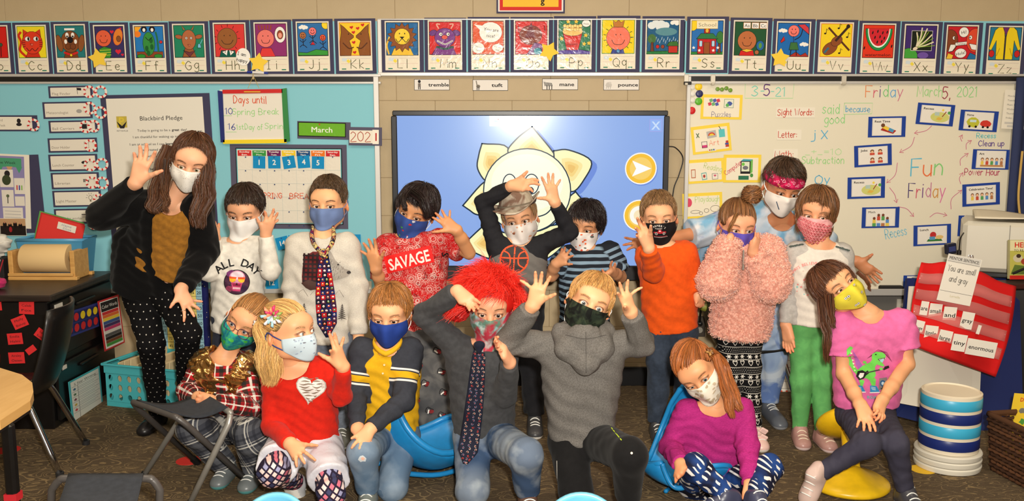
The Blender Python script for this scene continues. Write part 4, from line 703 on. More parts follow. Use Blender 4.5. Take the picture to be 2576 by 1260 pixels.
def ctr(tx, x, y, w, h, rt, fn, label):
 root = empty('centre_card', P(x, y+h/2, YW-.018), label, 'card', 'yellow centre cards on the whiteboard'); o_ = .0175+.0012*(tx == 'Computer'); wall_sheet('backing', x, y, w, h, off=o_, th=.001, col=(240,208,70), parent=root, rot=rt); d = Draw(); fn(d); wall_sheet('drawing', x, y+1, w-14, h-14, off=o_+.0011, th=.0006, col=(236,226,204), d=d, parent=root, rot=rt)
def f1(d):
 for i in range(3):
  for j in range(2): d.rect(-30+9*i+3*j,8+9*j,8,8,((206,60,80),(110,170,110),(80,90,170))[(i+j) % 3],20);
 d.rect(18,10,24,22,(110,140,110)); d.rect(18,10,22,20,(226,226,206)); d.blot(20,10,6,(70,90,160),7,.3); d.blot(14,6,5,(90,170,90),7,.3,1,3); d.hand('Puzzles',-24,-24,13,(130,120,150), lw=1.2, w=48)
def f2(d): d.rect(2,12,24,18,(180,176,170),5); d.ell(2,9,9,8,(200,60,50),12,0,180); d.ell(2,9,6,5,(230,200,60),12,0,180); d.rect(28,12,15,20,(90,190,190)); d.stroke([(26,22),(22,30)],1.4, BK); d.rect(-18,-12,14,16, BK); d.rect(-18,-12,12,14,(232,224,210)); d.rect(-18,-16,12,6,(206,60,120)); d.hand('Art',-6,-16,13,(230,130,100), lw=1.2, w=24); d.poly([(34,-24),(43,-24),(42,-8),(36,-8)],(180,60,50)); d.rect(38,-16,9,4,(60,80,160)); d.rect(0,-27,20,7,(226,220,200)); [d.ell(-6+5*k,-27,2,2, c) for k, c in enumerate(((200,60,50),(90,150,80),(80,90,160)))]; d.stroke([(-36,18),(-30,8)],2,(80,110,70)); d.stroke([(-30,18),(-36,8)],2,(80,110,70))
def f3(d): d.rect(-30,-4,11,22,(180,90,50)); d.rect(-30,-4,8,18,(226,216,196)); d.rect(-3,-12,13,18,(90,170,170),6); d.rect(-3,-12,10,14,(232,220,200),6); d.ell(-3,-12,3,4,(170,60,50)); d.rect(24,-14,15,15,(110,104,100)); d.rect(24,-14,13,13,(232,224,208)); d.heart(24,-12,3.4,(200,80,110)); d.hand('Reading',-4,8,14,(190,204,130), lw=1.2, w=46, rot=-16)
def f4(d): d.poly([(-4,20),(20,20),(26,24),(2,25)],(70,160,170)); d.poly([(20,20),(26,24),(26,-8),(20,-12)],(110,180,80)); d.rect(8,4,25,32, BK); d.rect(8,6,20,24,(220,226,200)); d.ell(8,3,7,5,(110,110,120)); d.ell(2,12,4,4,(110,190,70)); d.rect(4,-22,26,10,(40,110,80)); d.ell(24,-16,4,5,(70,140,60)); d.hand('Computer',-40,-16,12,(206,90,100), lw=1.2, w=50, rot=36)
def f5(d):
 d.ell(-34,10,8,11,(214,70,100)); d.hand('Playdough',-18,10,14,(180,204,130), lw=1.2, w=62)
 for x, y, a, b in ((-18,-14,12,4),(10,-12,6,5),(-4,-18,4,4),(32,-8,12,8)): d.stroke([(x+a*math.cos(t), y+b*math.sin(t)) for t in np.linspace(0,6.28,14)],1.1,(120,110,96))
ctr('Puzzles',1815,269,104,62,-1, f1, 'yellow-bordered card reading Puzzles'); ctr('Art',1789,349,98,70,7, f2, 'yellow-bordered card reading Art, tilted'); ctr('Reading',1774,430,96,60,4, f3, 'yellow-bordered card reading Reading'); ctr('Computer',1867,424,94,70,0, f4, 'yellow-bordered card reading Computer'); ctr('Playdough',1767,517,100,64,3, f5, 'yellow-bordered card reading Playdough')
for i,(x, y, c, r_, lb) in enumerate(((1741,219,(224,220,210),7, 'white round magnet, upper of three in the corner'),(1742,236,(224,220,210),7, 'white round magnet, middle of three in the corner'),(1742,252,(224,220,210),7, 'white round magnet, lowest of three in the corner'),(1757,218,(240,204,40),9, 'yellow round magnet'),(1759,236,(44,46,96),9, 'navy round magnet'),(1757,255,(90,176,40),9, 'green round magnet'),(1740,278,(206,36,40),9, 'red round magnet'),(1805,224,(110,150,40),5, 'olive bead magnet, leftmost of four'),(1816,225,(110,150,40),5, 'olive bead magnet, second of four'),(1827,222,(110,150,40),5, 'olive bead magnet, third of four'),(1837,227,(110,150,40),5, 'olive bead magnet, rightmost of four'))):
 k = r_*.0021; mb = MB(); mb.lathe([(0,0),(k,0),(k,.006),(k*.8,.009),(k*.3,.010),(0,.0095)], P(x, y, YW-.0165), frame((0,-1,0)),20, c); tag(mb.build('magnet', PLAST, smooth='auto'), lb+' on the whiteboard', 'magnet', 'magnets in the whiteboard corner')
for i,(x, lb) in enumerate(((1727, 'silver clip at the left end of the whiteboard rail'),(1794, 'second silver clip from the left on the whiteboard rail'),(2124, 'silver clip in the middle of the whiteboard rail'))):
 mb = MB(); wall_box(mb, x-6, x+6,188,212,.030,.040,(214,206,190),.002); wall_box(mb, x-4, x+4,208,214,.030,.052,(196,188,170),.002); tag(mb.build('rail_clip', ALUM), lb, 'clip', 'clips on the whiteboard rail')
mb = MB(); wall_box(mb,1721,1740,205,213,.034,.050,(20,18,18),.002); tag(mb.build('binder_clip', PLAST), 'small black clip below the left end of the whiteboard rail', 'clip')
mb = MB(); a, b = P(2195,733, YW-.055), P(2212,734, YW-.055); mb.tube([a, b],.008,10,(226,60,130)); mb.tube([a-A(.045,0,0), a],.0075,10,(232,226,222)); tag(mb.build('marker', PLAST, smooth='auto'), 'pink and white marker in the whiteboard tray', 'marker')
mb = MB(); wall_box(mb,2216,2275,720,734,.030,.070,(30,28,26),.006); wall_box(mb,2216,2275,732,735,.030,.068,(60,56,52),.002); tag(mb.build('board_eraser', PAINT), 'black felt eraser in the whiteboard tray', 'eraser')
mb = MB(); wall_box(mb,2170,2330,745,900,.0,.03,(128,124,118),.003); tag(mb.build('wall_panel', ALUM), 'grey metal panel below the whiteboard tray', 'panel')
root = empty('socket_plate', P(2282,802, YW-.035), 'ivory plate with black cable jacks below the whiteboard', 'socket plate'); mb = MB(); wall_box(mb,2256,2312,752,803,.03,.040,(196,190,176),.002); mb.build('plate', PLAST, root); mb = MB(); [wall_box(mb, x, x+8, y, y+8,.038,.044,(26,26,28),.001) for x, y in ((2284,764),(2294,764),(2286,788),(2296,788))]; mb.lathe([(0,0),(.010,0),(.008,.006),(0,.006)], P(2269,768, YW-.040), frame((0,-1,0)),12,(206,200,186)); mb.build('jack', PLAST, root)
d = Draw()
for k, t in enumerate(('Monday - P.E. 1:30', 'Tuesday - Computer', 'Music 1:30', 'Wednesday - P.E.', 'Thursday - Music', 'Friday - Art 2:00')): d.text(t,-28,34-11*k,4.6,(130,124,116), al='l')
d.rect(0,-34,60,5,(196,192,184)); d.rect(4,-42,54,5,(196,192,184)); d.rect(0,44,3,5, BK); tag(wall_sheet('class_timetable',2560,276,74,98, off=.040, th=.001, d=d, rot=-2), 'white printed timetable at the right edge of the whiteboard', 'paper')
g = [[P(2552+(2760-2552)*u,196, YW-.03)*A(1,0,0)+A(0, YW-.05-.018*math.sin(u*26), z) for z in np.linspace(.1, P(2560,196, YW)[2],10)] for u in np.linspace(0,1,60)]
mb = MB(); mb.sheet(np.array(g),.003, col=(50,58,92)); tag(mb.build('curtain', CLOTHP, smooth=True), 'dark blue curtain hanging at the right of the whiteboard', 'curtain')
mb = MB(); a = P(2570,410, YW-.10); mb.tube([P(2572,380, YW-.1), P(2566,440, YW-.1), P(2562,500, YW-.1), P(2568,560, YW-.1)],.006,8,(196,160,90), sm=6); tag(mb.build('tieback_rope', CLOTHP, smooth=True), 'tan twisted rope hanging in front of the blue curtain', 'rope')
root = empty('wall_outlet', P(1760,846, YW), 'dark outlet box with plugged-in cord between orange boy and pink girl', 'outlet'); mb = MB(); wall_box(mb,1748,1775,797,847,0,.03,(70,62,54),.003); mb.build('box', PLAST, root)
mb = MB(); mb.lathe([(0,0),(.016,0),(.016,.004),(0,.004)], P(1760,830, YW-.03), frame((0,-1,0)),20,(150,144,132)); mb.lathe([(0,0),(.014,0),(.012,.025),(0,.028)], P(1760,812, YW-.03), frame((0,-1,0)),14,(24,22,22)); mb.build('socket', PLAST, root)
mb = MB(); mb.tube([P(1760,812, YW-.05), P(1762,790, YW-.08), P(1764,770, YW-.14), P(1766,752, YW-.2), P(1756,742, YW-.2)],.006,8,(24,22,22), sm=6); mb.build('cord', PLAST, root, smooth=True)
mb = MB(); mb.tube([P(1680,368, YW-.03), P(1700,372, YW-.03), P(1718,398, YW-.02), P(1708,440, YW-.02), P(1694,480, YW-.02), P(1690,560, YW-.02), P(1700,700, YW-.02), P(1740,780, YW-.02)],.0032,6,(26,24,26), sm=8); tag(mb.build('cable', PLAST, smooth=True), 'thin black cord looping from the display to the wall', 'cord')
# smooth solids (distance field -> surface)
def _dot(X, Y, Z, v): return X*v[0]+Y*v[1]+Z*v[2]
class Cap:                                      # tapered capsule, optionally squashed along a direction
 def __init__(s, a, b, ra, rb=None, k=.015, g=0, sq=None):
  s.a = np.asarray(a, float); s.b = np.asarray(b, float); s.ra = ra; s.rb = ra if rb is None else rb; s.k = k; s.g = g; s.sq = sq
  r = max(s.ra, s.rb)*(max(1, sq[1]) if sq else 1)+k+.012; s.lo = np.minimum(s.a, s.b)-r; s.hi = np.maximum(s.a, s.b)+r
 def d(s, X, Y, Z):
  X = X-s.a[0]; Y = Y-s.a[1]; Z = Z-s.a[2]; ba = s.b-s.a; f = 1
  if s.sq:
   n, f = unit(s.sq[0]), s.sq[1]; t = _dot(X, Y, Z, n)*(1/f-1); X = X+t*n[0]; Y = Y+t*n[1]; Z = Z+t*n[2]; ba = ba+n*np.dot(ba, n)*(1/f-1)
  t = np.clip(_dot(X, Y, Z, ba)/max(np.dot(ba, ba),1e-12),0,1)
  return (np.sqrt((X-t*ba[0])**2+(Y-t*ba[1])**2+(Z-t*ba[2])**2)-(s.ra+(s.rb-s.ra)*t))*min(1, f)
class Ell:
 def __init__(s, c, r, R=None, k=.015, g=0):
  s.c = np.asarray(c, float); s.r = np.asarray(r, float); s.R = np.eye(3) if R is None else np.asarray(R); s.k = k; s.g = g; m = s.r.max()+k+.012
  if R is None: s.lo = s.c-s.r-k-.012; s.hi = s.c+s.r+k+.012
  else: s.lo = s.c-m; s.hi = s.c+m
 def d(s, X, Y, Z):
  X = X-s.c[0]; Y = Y-s.c[1]; Z = Z-s.c[2]
  q = [_dot(X, Y, Z, s.R[:, i])/s.r[i] for i in range(3)]; k0 = np.sqrt(q[0]**2+q[1]**2+q[2]**2)+1e-9
  k1 = np.sqrt((q[0]/s.r[0])**2+(q[1]/s.r[1])**2+(q[2]/s.r[2])**2)+1e-9
  return k0*(k0-1)/k1
class Limb:                                     # a sleeve or trouser leg, cut square at its end before it joins the rest
 def __init__(s, caps, cuts, k=.022, g=1, warp=None): s.c = caps; s.u = cuts; s.k = k; s.g = g; s.w = warp; s.lo = np.min([c.lo for c in caps],0)-k; s.hi = np.max([c.hi for c in caps],0)+k
 def d(s, X, Y, Z):
  f = s.c[0].d(X, Y, Z)
  for c in s.c[1:]: f = smin(f, c.d(X, Y, Z), c.k)
  if s.w: f = f+s.w(X, Y, Z)
  for u in s.u:
   q = _dot(X-u.c[0], Y-u.c[1], Z-u.c[2], u.n); m = (X-u.c[0])**2+(Y-u.c[1])**2+(Z-u.c[2])**2 < (u.r or 9)**2; f = np.maximum(f, np.where(m, q,-1))
  return f
class Neg:                                      # carve
 def __init__(s, p): s.p = p; s.k = p.k; s.lo = p.lo; s.hi = p.hi; s.g = None
class Warp:
 def __init__(s, fn): s.fn = fn; s.g = None; s.k = 0; s.lo = A(-99,-99,-99); s.hi = A(99,99,99)
class Cut:                                      # keep the side behind the plane (normal points to what is removed), only near c when r is given
 def __init__(s, c, n, r=None, k=.003): s.c = np.asarray(c, float); s.n = unit(n); s.r = r; s.k = k; s.g = None; m = r or 9; s.lo = s.c-m; s.hi = s.c+m
def smin(a, b, k):
 h = np.maximum(k-np.abs(a-b),0)/k; return np.minimum(a, b)-h*h*k*.25
class Solid:
 def __init__(s): s.p = []
 def add(s, *p): s.p += p; return s
 def cap(s, a, b, ra, rb=None, k=.015, g=0, sq=None): s.p.append(Cap(a, b, ra, rb, k, g, sq)); return s
 def ell(s, c, r, R=None, k=.015, g=0): s.p.append(Ell(c, r, R, k, g)); return s
 def chain(s, pts, rs, k=.015, g=0, sq=None):
  for i in range(len(pts)-1): s.cap(pts[i], pts[i+1], rs[i], rs[i+1], k, g, sq)
  return s
 def limb(s, pts, rs, cuts, k=.02, g=1, warp=None): s.p.append(Limb([Cap(pts[i], pts[i+1], rs[i], rs[i+1], k) for i in range(len(pts)-1)], cuts, k, g, warp)); return s
 def field(s, h, warp=None, lo=None, hi=None):
  pos = [p for p in s.p if p.g is not None]
  lo = np.min([p.lo for p in pos],0) if lo is None else np.asarray(lo); hi = np.max([p.hi for p in pos],0) if hi is None else np.asarray(hi)
  n = np.ceil((hi-lo)/h).astype(int)+1; f = np.full(n,1.0, np.float32); ax = [lo[i]+h*np.arange(n[i]) for i in range(3)]
  for p in s.p:
   i0 = np.clip(np.floor((p.lo-lo)/h).astype(int),0, n); i1 = np.clip(np.ceil((p.hi-lo)/h).astype(int)+1,0, n)
   if (i1 <= i0).any(): continue
   sl = tuple(slice(a, b) for a, b in zip(i0, i1)); X = ax[0][sl[0]][:, None, None].astype(np.float32); Y = ax[1][sl[1]][None, :, None].astype(np.float32); Z = ax[2][sl[2]][None, None, :].astype(np.float32)
   if isinstance(p, Warp): f[sl] += p.fn(X, Y, Z); continue
   if isinstance(p, Cut):
    d = _dot(X-p.c[0], Y-p.c[1], Z-p.c[2], p.n)
    if p.r: m = (X-p.c[0])**2+(Y-p.c[1])**2+(Z-p.c[2])**2 < p.r**2; d = np.where(m, d,-1)
    f[sl] = -smin(-f[sl],-d, p.k)
   elif isinstance(p, Neg): f[sl] = -smin(-f[sl], p.p.d(X, Y, Z), p.k)
   else: f[sl] = smin(f[sl], p.d(X, Y, Z), p.k)
  if warp is not None:
   X = ax[0][:, None, None].astype(np.float32); Y = ax[1][None, :, None].astype(np.float32); Z = ax[2][None, None, :].astype(np.float32); f = f+warp(X, Y, Z)
  return f, lo
 def mesh(s, h, warp=None, lo=None, hi=None):
  f, lo = s.field(h, warp, lo, hi); return snet(f, lo, h)
def snet(f, lo, h):
 f = np.pad(f,1, constant_values=1.0); lo = lo-h; ng = f < 0; nx, ny, nz = f.shape
 c = np.zeros((nx-1, ny-1, nz-1), np.int8)
 for i in (0,1):
  for j in (0,1):
   for k in (0,1): c += ng[i:nx-1+i, j:ny-1+j, k:nz-1+k]
 I = np.argwhere((c > 0) & (c < 8)); idx = np.full(c.shape,-1, np.int32); idx[tuple(I.T)] = np.arange(len(I))
 acc = np.zeros((len(I),3)); cnt = np.zeros(len(I))
 for ax in range(3):
  o = [a for a in range(3) if a != ax]
  for a in (0,1):
   for b in (0,1):
    p0 = I.copy(); p0[:, o[0]] += a; p0[:, o[1]] += b; p1 = p0.copy(); p1[:, ax] += 1
    f0 = f[tuple(p0.T)]; f1 = f[tuple(p1.T)]; m = (f0 < 0) != (f1 < 0); t = np.where(m, f0/np.where(m, f0-f1,1),0)
    q = np.zeros((len(I),3)); q[:, o[0]] = a; q[:, o[1]] = b; q[:, ax] = t; acc += q*m[:, None]; cnt += m
 V = (I+acc/cnt[:, None])*h+lo; Fq = []
 for ax in range(3):
  sl0 = [slice(None)]*3; sl1 = [slice(None)]*3; sl0[ax] = slice(0,-1); sl1[ax] = slice(1, None)
  A0 = ng[tuple(sl0)]; A1 = ng[tuple(sl1)]; E = np.argwhere(A0 != A1); sg = A0[tuple(E.T)]; o = [(ax+1) % 3,(ax+2) % 3]
  ok = (E[:, o[0]] > 0) & (E[:, o[1]] > 0) & (E[:, o[0]] < f.shape[o[0]]-1) & (E[:, o[1]] < f.shape[o[1]]-1); E = E[ok]; sg = sg[ok]
  q = []
  for a, b in ((1,1),(0,1),(0,0),(1,0)):
   p = E.copy(); p[:, o[0]] -= a; p[:, o[1]] -= b; q.append(idx[tuple(p.T)])
  q = np.stack(q,1); q = np.where(sg[:, None], q, q[:, ::-1]); Fq.append(q)
 F = np.vstack(Fq); F = F[(F >= 0).all(1)]
 return V, F
def join(parts):
 V = []; F = []; n = 0
 for v, f in parts: V.append(v); F.append(f+n); n += len(v)
 return np.vstack(V), np.vstack(F)
def bvh_of(V, F): return BVHTree.FromPolygons([Vector(v) for v in V],[tuple(map(int, f)) for f in F])
def folds(amp=.0035, wl=.06, seed=0, d=(0,0,1)):
 """cloth creases: warped ridges"""
 r = np.random.default_rng(seed); K = r.normal(size=(4,3)); K /= np.linalg.norm(K, axis=1, keepdims=True); ph = r.uniform(0,6,4); w = 2*math.pi/wl
 def fn(X, Y, Z):
  a = np.sin(_dot(X, Y, Z, K[0]*w*.35)+ph[0])*1.6; b = np.sin(_dot(X, Y, Z, K[1]*w*.5)+ph[1])*1.2
  return (amp*(np.sin(_dot(X, Y, Z,(unit(K[2]+np.asarray(d)*1.2))*w)+a+b)*.6+np.sin(_dot(X, Y, Z, K[3]*w*1.7)+b-a+ph[3])*.4)).astype(np.float32)
 return fn
# hair strands
def strand_mesh(paths, w, cols, tip=.25, flat=1.0):
 """paths (S,n,3), w width, cols (S,3) -> V,F,C"""
 S, n, _ = paths.shape; T = np.gradient(paths, axis=1); T /= np.linalg.norm(T, axis=2, keepdims=True)+1e-9
 ref = RNG.normal(size=(S,1,3)); N = ref-T*(ref*T).sum(2, keepdims=True); N /= np.linalg.norm(N, axis=2, keepdims=True)+1e-9; B = np.cross(T, N)
 w = np.broadcast_to(np.asarray(w, float),(S,))[:, None]*np.linspace(1, tip, n)[None]; w[:,-1] *= .3
 V = np.stack([paths+N*w[..., None], paths-N*w[..., None]],2).reshape(-1,3)
 i = np.arange(n-1)*2; q = np.stack([i, i+1, i+3, i+2],-1)
 F = (np.arange(S)[:, None, None]*(n*2)+q[None]).reshape(-1,4)
 C = np.repeat(cols[:, None, :], n*2,1).reshape(-1,3); return V, F, C
def hair_cols(n, c, amp=.22):
 f = 1+RNG.normal(size=(n,1))*amp; return np.clip(np.asarray(c, float)[None]*f+RNG.normal(size=(n,3))*2,0,255)
def _hairmat():
 s = NT('hair',.48, spec=.4); s.col(s.attr('Col')); s.bump(s.noise(600),.2,.0008); return s.m
HAIR = _hairmat()
HC = A(0,.012,.022); HR = A(.0660,.088,.080)
def hp(th, ph, lift):
 """a point over the skull: th from the crown, ph azimuth from the face (radians), local head frame"""
 th = np.asarray(th, float); tilt = .22
 s = np.sin(th); s = np.where(th > math.pi/2,1-(1-s)*.55, s); r = HR[None]+np.asarray(lift)[..., None]
 x = r[...,0]*s*np.sin(ph); y = -r[...,1]*s*np.cos(ph); z = r[...,2]*np.cos(th)
 y2 = y*math.cos(tilt)+z*math.sin(tilt)*1.0; z2 = -y*math.sin(tilt)*-1*-1+z*math.cos(tilt)
 y2 = y; z2 = z
 return np.stack([x+HC[0], y2+HC[1], z2+HC[2]],-1)
# furniture and things on the floor
def PXp(px, py, x):
 """the point on the plane x = const seen at (px, py)"""
 xc = (px-1288)/FPX; yc = -(py-630)/FPX; dy = math.cos(PITCH)+yc*math.sin(PITCH); dz = -math.sin(PITCH)+yc*math.cos(PITCH); t = x/xc
 return np.array((x, dy*t, CZ+dz*t))
BKM = plain('black_laminate',(19,17,17),.28, amt=.2); STEEL = plain('brushed_steel',(176,174,168),.36,.55, bump=.02); CHR = plain('chrome',(200,200,204),.12,1, bump=0); WOOD = None
def m_wood(name, a, b, sc=(1,9,9)):
 s = NT(name,.4, spec=.4); n = s.noise(5, s.mapv(s.obj(), sc=sc), detail=4, dist=.8); s.col(s.mix(s.step(n,.35,.65), a, b)); s.bump(n,.05,.001); return s.m
PINE = m_wood('light_pine',(214,166,98),(196,146,80)); MAPLE = m_wood('maple_laminate',(222,176,108),(212,164,96),(7,1,7))
cf = PF(116,1080); XC, YC = cf[0], cf[1]; ZC = P(138,742, YC)[2]; XC = float(P(138,745, YC)[0]+cf[0])/2; YB = YW-.06
fc = empty('filing_cabinet',(XC-.55,(YC+YB)/2,0), 'wide black filing cabinet with red name tags, under the paper roll', 'cabinet')
mb = MB(); mb.box((XC-.56,(YC+YB)/2,(ZC-.03)/2+.0),(1.12, YB-YC, ZC-.03), bev=.006); mb.build('carcass', BKM, fc)
mb = MB(); mb.box((XC-.55,(YC+YB)/2, ZC-.015),(1.16, YB-YC+.03,.03), bev=.006); mb.build('top', m_wood('dark_top',(52,40,34),(36,28,24)), fc)
for k,(a, b) in enumerate(((.52,.93),(.05,.46))):
 z0_, z1_ = a*ZC, b*ZC; mb = MB(); mb.box((XC+.009,(YC+YB)/2,(z0_+z1_)/2),(.018, YB-YC-.05, z1_-z0_), bev=.004); dr = mb.build('drawer', BKM, fc)
 mb = MB(); mb.box((XC+.024,(YC+YB)/2, z1_-.045),(.014,.20,.016), bev=.005); mb.build('handle', BKM, dr)
 mb = MB(); mb.box((XC+.021, YC+.07, z1_-.018),(.004,.07,.018), col=(222,214,200)); mb.build('label_holder', PAINT, dr)
TAGS = [('', '',-14,767,36,28,2, 'name tag cut by the left edge, uppermost'),('Caleb', 'Fox',67,774,38,32,-3, 'reading Caleb Fox'),('Molly', 'Bishop',50,810,38,28,22, 'reading Molly Bishop, tilted'),('Emilia', 'Halmi',38,852,38,28,4, 'reading Emilia Halmi'),('Lauren', 'Burkholder',109,845,42,24,-38, 'reading Lauren Burkholder, steeply tilted'),('Ainsley', 'Osten',42,900,40,28,2, 'reading Ainsley Osten'),('', '',78,880,26,16,35, 'partly behind the black chair'),('', '',-14,900,28,20,-5, 'cut by the left edge, lower')]
for a, b, x, y, w, h, rt, lb in TAGS:
 mb = MB(); yy = YC-.002; O = P(x, y, yy); ux = (P(x+1, y, yy)-P(x-1, y, yy))[0]/2; vz = (P(x, y-1, yy)-P(x, y+1, yy))[2]/2; c, s_ = math.cos(math.radians(rt)), math.sin(math.radians(rt)); U, V = A(ux*c,0, ux*s_), A(-vz*s_,0, vz*c); mb.prism([(-w/2,-h/2),(w/2,-h/2),(w/2, h/2),(-w/2, h/2)],.001, O, U, V,(216,40,42)); d = Draw()
 if a: d.text(a,0,6,6,(60,20,20), w=w*.62); d.text(b,0,-6,6,(60,20,20), w=w*.66)
 d.lay(mb, O+A(0,-.001,0), U, V, lift=.0001); tag(mb.build('name_tag', PAINT), 'red name tag '+lb+' on the black cabinet', 'name tag', 'red name tags on the black cabinet')
def side_sheet(name, q, d, w, h, label, cat, col=(228,222,208), th=.002, off=.02, mat=None):
 """a sheet on the cabinet's drawer side; q: px corners TL, TR, BL"""
 x = XC+off; a, b, c = [PXp(px, py, x) for px, py in q]; U, V = (b-a)/w,(a-c)/h; O = a+U*w/2-V*h/2; mb = MB(); mb.prism([(-w/2,-h/2),(w/2,-h/2),(w/2, h/2),(-w/2, h/2)], th, O, U, V, col)
 N = unit(np.cross(U, V)); d.lay(mb, O+N*th, U, V, lift=.00015, base=.0004); return tag(mb.build(name, mat or PAINT), label, cat)
d = Draw();
for i in range(5):
 for j in range(2): d.rect(-40+20*i,10-20*j,18,18,(26,34,84));
 for j in range(2): c = (206,36,46) if not (j == 0 and i in (2,3,4)) else (236,206,40); d.ell(-40+20*i,10-20*j,7.4,7.4, c)
side_sheet('counting_frame',((160,788),(244,761),(163,852)), d,106,46, 'blue ten-frame with red and yellow counters on the cabinet side', 'counting frame',(44,56,130),.006, mat=PLAST)
d = Draw(); d.rect(0,0,58,120, WHT); d.rect(0,46,54,24,(30,26,28)); d.text('Color Words',0,46,9, WHT, w=48); cs = [(206,50,50),(230,110,50),(240,206,60),(60,90,150),(70,50,100),(196,60,110),(226,220,210),(90,90,90),(30,28,28),(120,70,40),(70,150,60)]
for k, c in enumerate(cs): d.rect(0,29-8*k,52,7.6, c)
side_sheet('colour_words_poster',((245,758),(297,741),(263,884)), d,66,128, 'red-edged poster reading Color Words hanging on the cabinet side', 'poster',(200,44,48), off=.036)
d = Draw(); d.rect(0,0,72,112,(222,218,206)); d.text('5 Star Writing',0,46,7,(50,46,46), w=56)
for k in range(6):
 y = 32-15*k; d.stroke([(-34, y+8),(34, y+8)],.8,(90,90,96));
 if k < 5: d.star(-28, y,5,((60,100,130),(80,110,80),(120,60,80),(190,160,60),(190,60,70))[k]); [d.stroke([(-20, y+2-4*j),(28-6*j, y+2-4*j)],.9,(130,130,136)) for j in range(2)]
d.stroke([(-20,40),(-20,-56)],.8,(90,90,96)); side_sheet('writing_poster',((171,961),(249,920),(182,1066)), d,80,122, 'teal-edged five star writing poster leaning on the lower drawer', 'poster',(70,170,176), off=.03)
# ---- on the cabinet
zt = ZC
def on(px, py): return PF(px, py, zt)
root = empty('paper_roll_dispenser', on(100,706), 'wooden cutter stand holding a wide roll of cream paper', 'paper roll'); p0, p1 = on(18,706), on(198,704); y0 = (p0[1]+p1[1])/2; xa, xb = p0[0], p1[0]; L = xb-xa; sc = L/.55
for zz, yy, h in ((.009,.0,.018),(.009,.165,.018)): mb = MB(); mb.box(((xa+xb)/2, y0+yy+.01, zt+zz),(L,.03, h), bev=.003); mb.build('rail', PINE, root)
mb = MB(); mb.box(((xa+xb)/2-.01, y0-.0, zt+.028),(L*.94,.012,.016), bev=.003); mb.build('cutter_bar', PINE, root)
for x in (xa+.012, xb-.026): mb = MB(); mb.box((x, y0+.085, zt+.073),(.024,.16,.146), bev=.004); mb.build('end_panel', PINE, root)
mb = MB(); c = A(xa+.045, y0+.085, zt+.098); R = frame((1,0,0)); mb.lathe([(.026,0),(.070,0),(.072,.004),(.072, L-.115),(.070, L-.11),(.026, L-.11),(.026,0)], c, R,40,(226,192,136)); rl = mb.build('paper_roll', PAINT, root, smooth='auto'); mb = MB(); mb.lathe([(0,0),(.025,0),(.025, L-.108),(0, L-.108)], c, R,24,(30,26,24)); mb.build('core', PAINT, rl)
b0 = A(P(126,640,4.62)[0],4.60, zt); root = empty('storage_basket', b0+A(0,.10,0), 'light blue plastic basket behind the paper roll', 'basket')
W_, D_, H_ = .33,.16, P(126,604,4.62)[2]-zt
prof = []; mb = MB(); cx, cy = b0[0], b0[1]+.10
for (z, k) in ((0,.86),(H_,1.0)): prof.append([(cx-W_/2*k, cy-D_/2*k, zt+z),(cx+W_/2*k, cy-D_/2*k, zt+z),(cx+W_/2*k, cy+D_/2*k, zt+z),(cx-W_/2*k, cy+D_/2*k, zt+z)])
for i in range(4): j = (i+1) % 4; a, b, c_, e = [A(*q) for q in (prof[0][i], prof[0][j], prof[1][j], prof[1][i])]; mb.sheet(np.array([[a, e],[b, c_]]),.004,(70,140,180))
mb.sheet(np.array([[A(*prof[0][0]), A(*prof[0][3])],[A(*prof[0][1]), A(*prof[0][2])]]),.004,(70,140,180)); mb.build('shell', PLAST, root)
mb = MB(); t = prof[1]; mb.tube([A(*t[i % 4]) for i in range(5)],.008,8,(80,150,190)); mb.build('rim', PLAST, root, smooth=True)
for k in range(3):
 yy = cy-.04+.03*k; off_ = A(.006*k,0,.008*k); mb = MB(); q = [P(77-3*k,610, yy)+off_, P(196-3*k,608, yy)+off_, P(214-4*k,568, yy)+off_, P(107-6*k,538, yy)+off_]; q[0] = q[0]-A(0,0,.07); q[1] = q[1]-A(0,0,.07); g = np.array([[q[0], q[3]],[q[1], q[2]]]); mb.sheet(g,.006, col=((216,52,46),(190,40,40),(90,160,80))[k])
 if k == 0:
  O = P(168,572, yy-.006)+off_; U = unit(q[2]-q[3]); V = unit(q[3]-q[0]); V = unit(V-U*np.dot(U, V)); mb.prism([(-.047,-.018),(.047,-.018),(.047,.018),(-.047,.018)],.001, O, U, V,(226,220,206)); d = Draw(); d.hand('Alayna',-.028,.002,.011,(90,100,150), lw=.0011, w=.05); d.hand('Elliot',-.016,-.014,.010,(90,100,150), lw=.0011, w=.040); d.lay(mb, O+np.cross(U, V)*.001, U, V)
 tag(mb.build('folder', PAINT),('red folder with a white name label standing in the blue basket', 'darker red folder just behind the labelled one', 'green folder at the back of the basket')[k], 'folder', 'folders in the blue basket')
a, b = on(206,688), on(256,668); root = empty('desk_tray',(a+b)/2, 'dark red desk tray at the right end of the cabinet top', 'tray'); mb = MB(); mid = (a+b)/2+A(-.01,.04,0); R = rotm(0,0,24); mb.box(mid+A(0,0,.006),(.17,.09,.012), R,(130,24,30),.004); mb.box(mid+R @ A(0,-.042,.035),(.17,.006,.07), R,(140,26,32),.003); mb.box(mid+R @ A(0,.042,.045),(.17,.006,.09), R,(140,26,32),.003); mb.box(mid+R @ A(.083,0,.04),(.006,.09,.08), R,(140,26,32),.003); mb.build('body', PLAST, root)
root = empty('tissue_box', on(-6,700), 'black, white and red striped box with a white tissue at the left edge', 'tissue box'); c = on(-8,700)+A(-.02,.05,0); mb = MB(); mb.box(c+A(0,0,.05),(.12,.11,.10), None,(34,28,30),.004); [mb.box(c+A(-.05+.016*k,-.056,.05),(.006,.002,.098), rotm(0,20,0),(226,220,214) if k % 2 else (170,40,50)) for k in range(7)]; mb.build('box', PAINT, root)
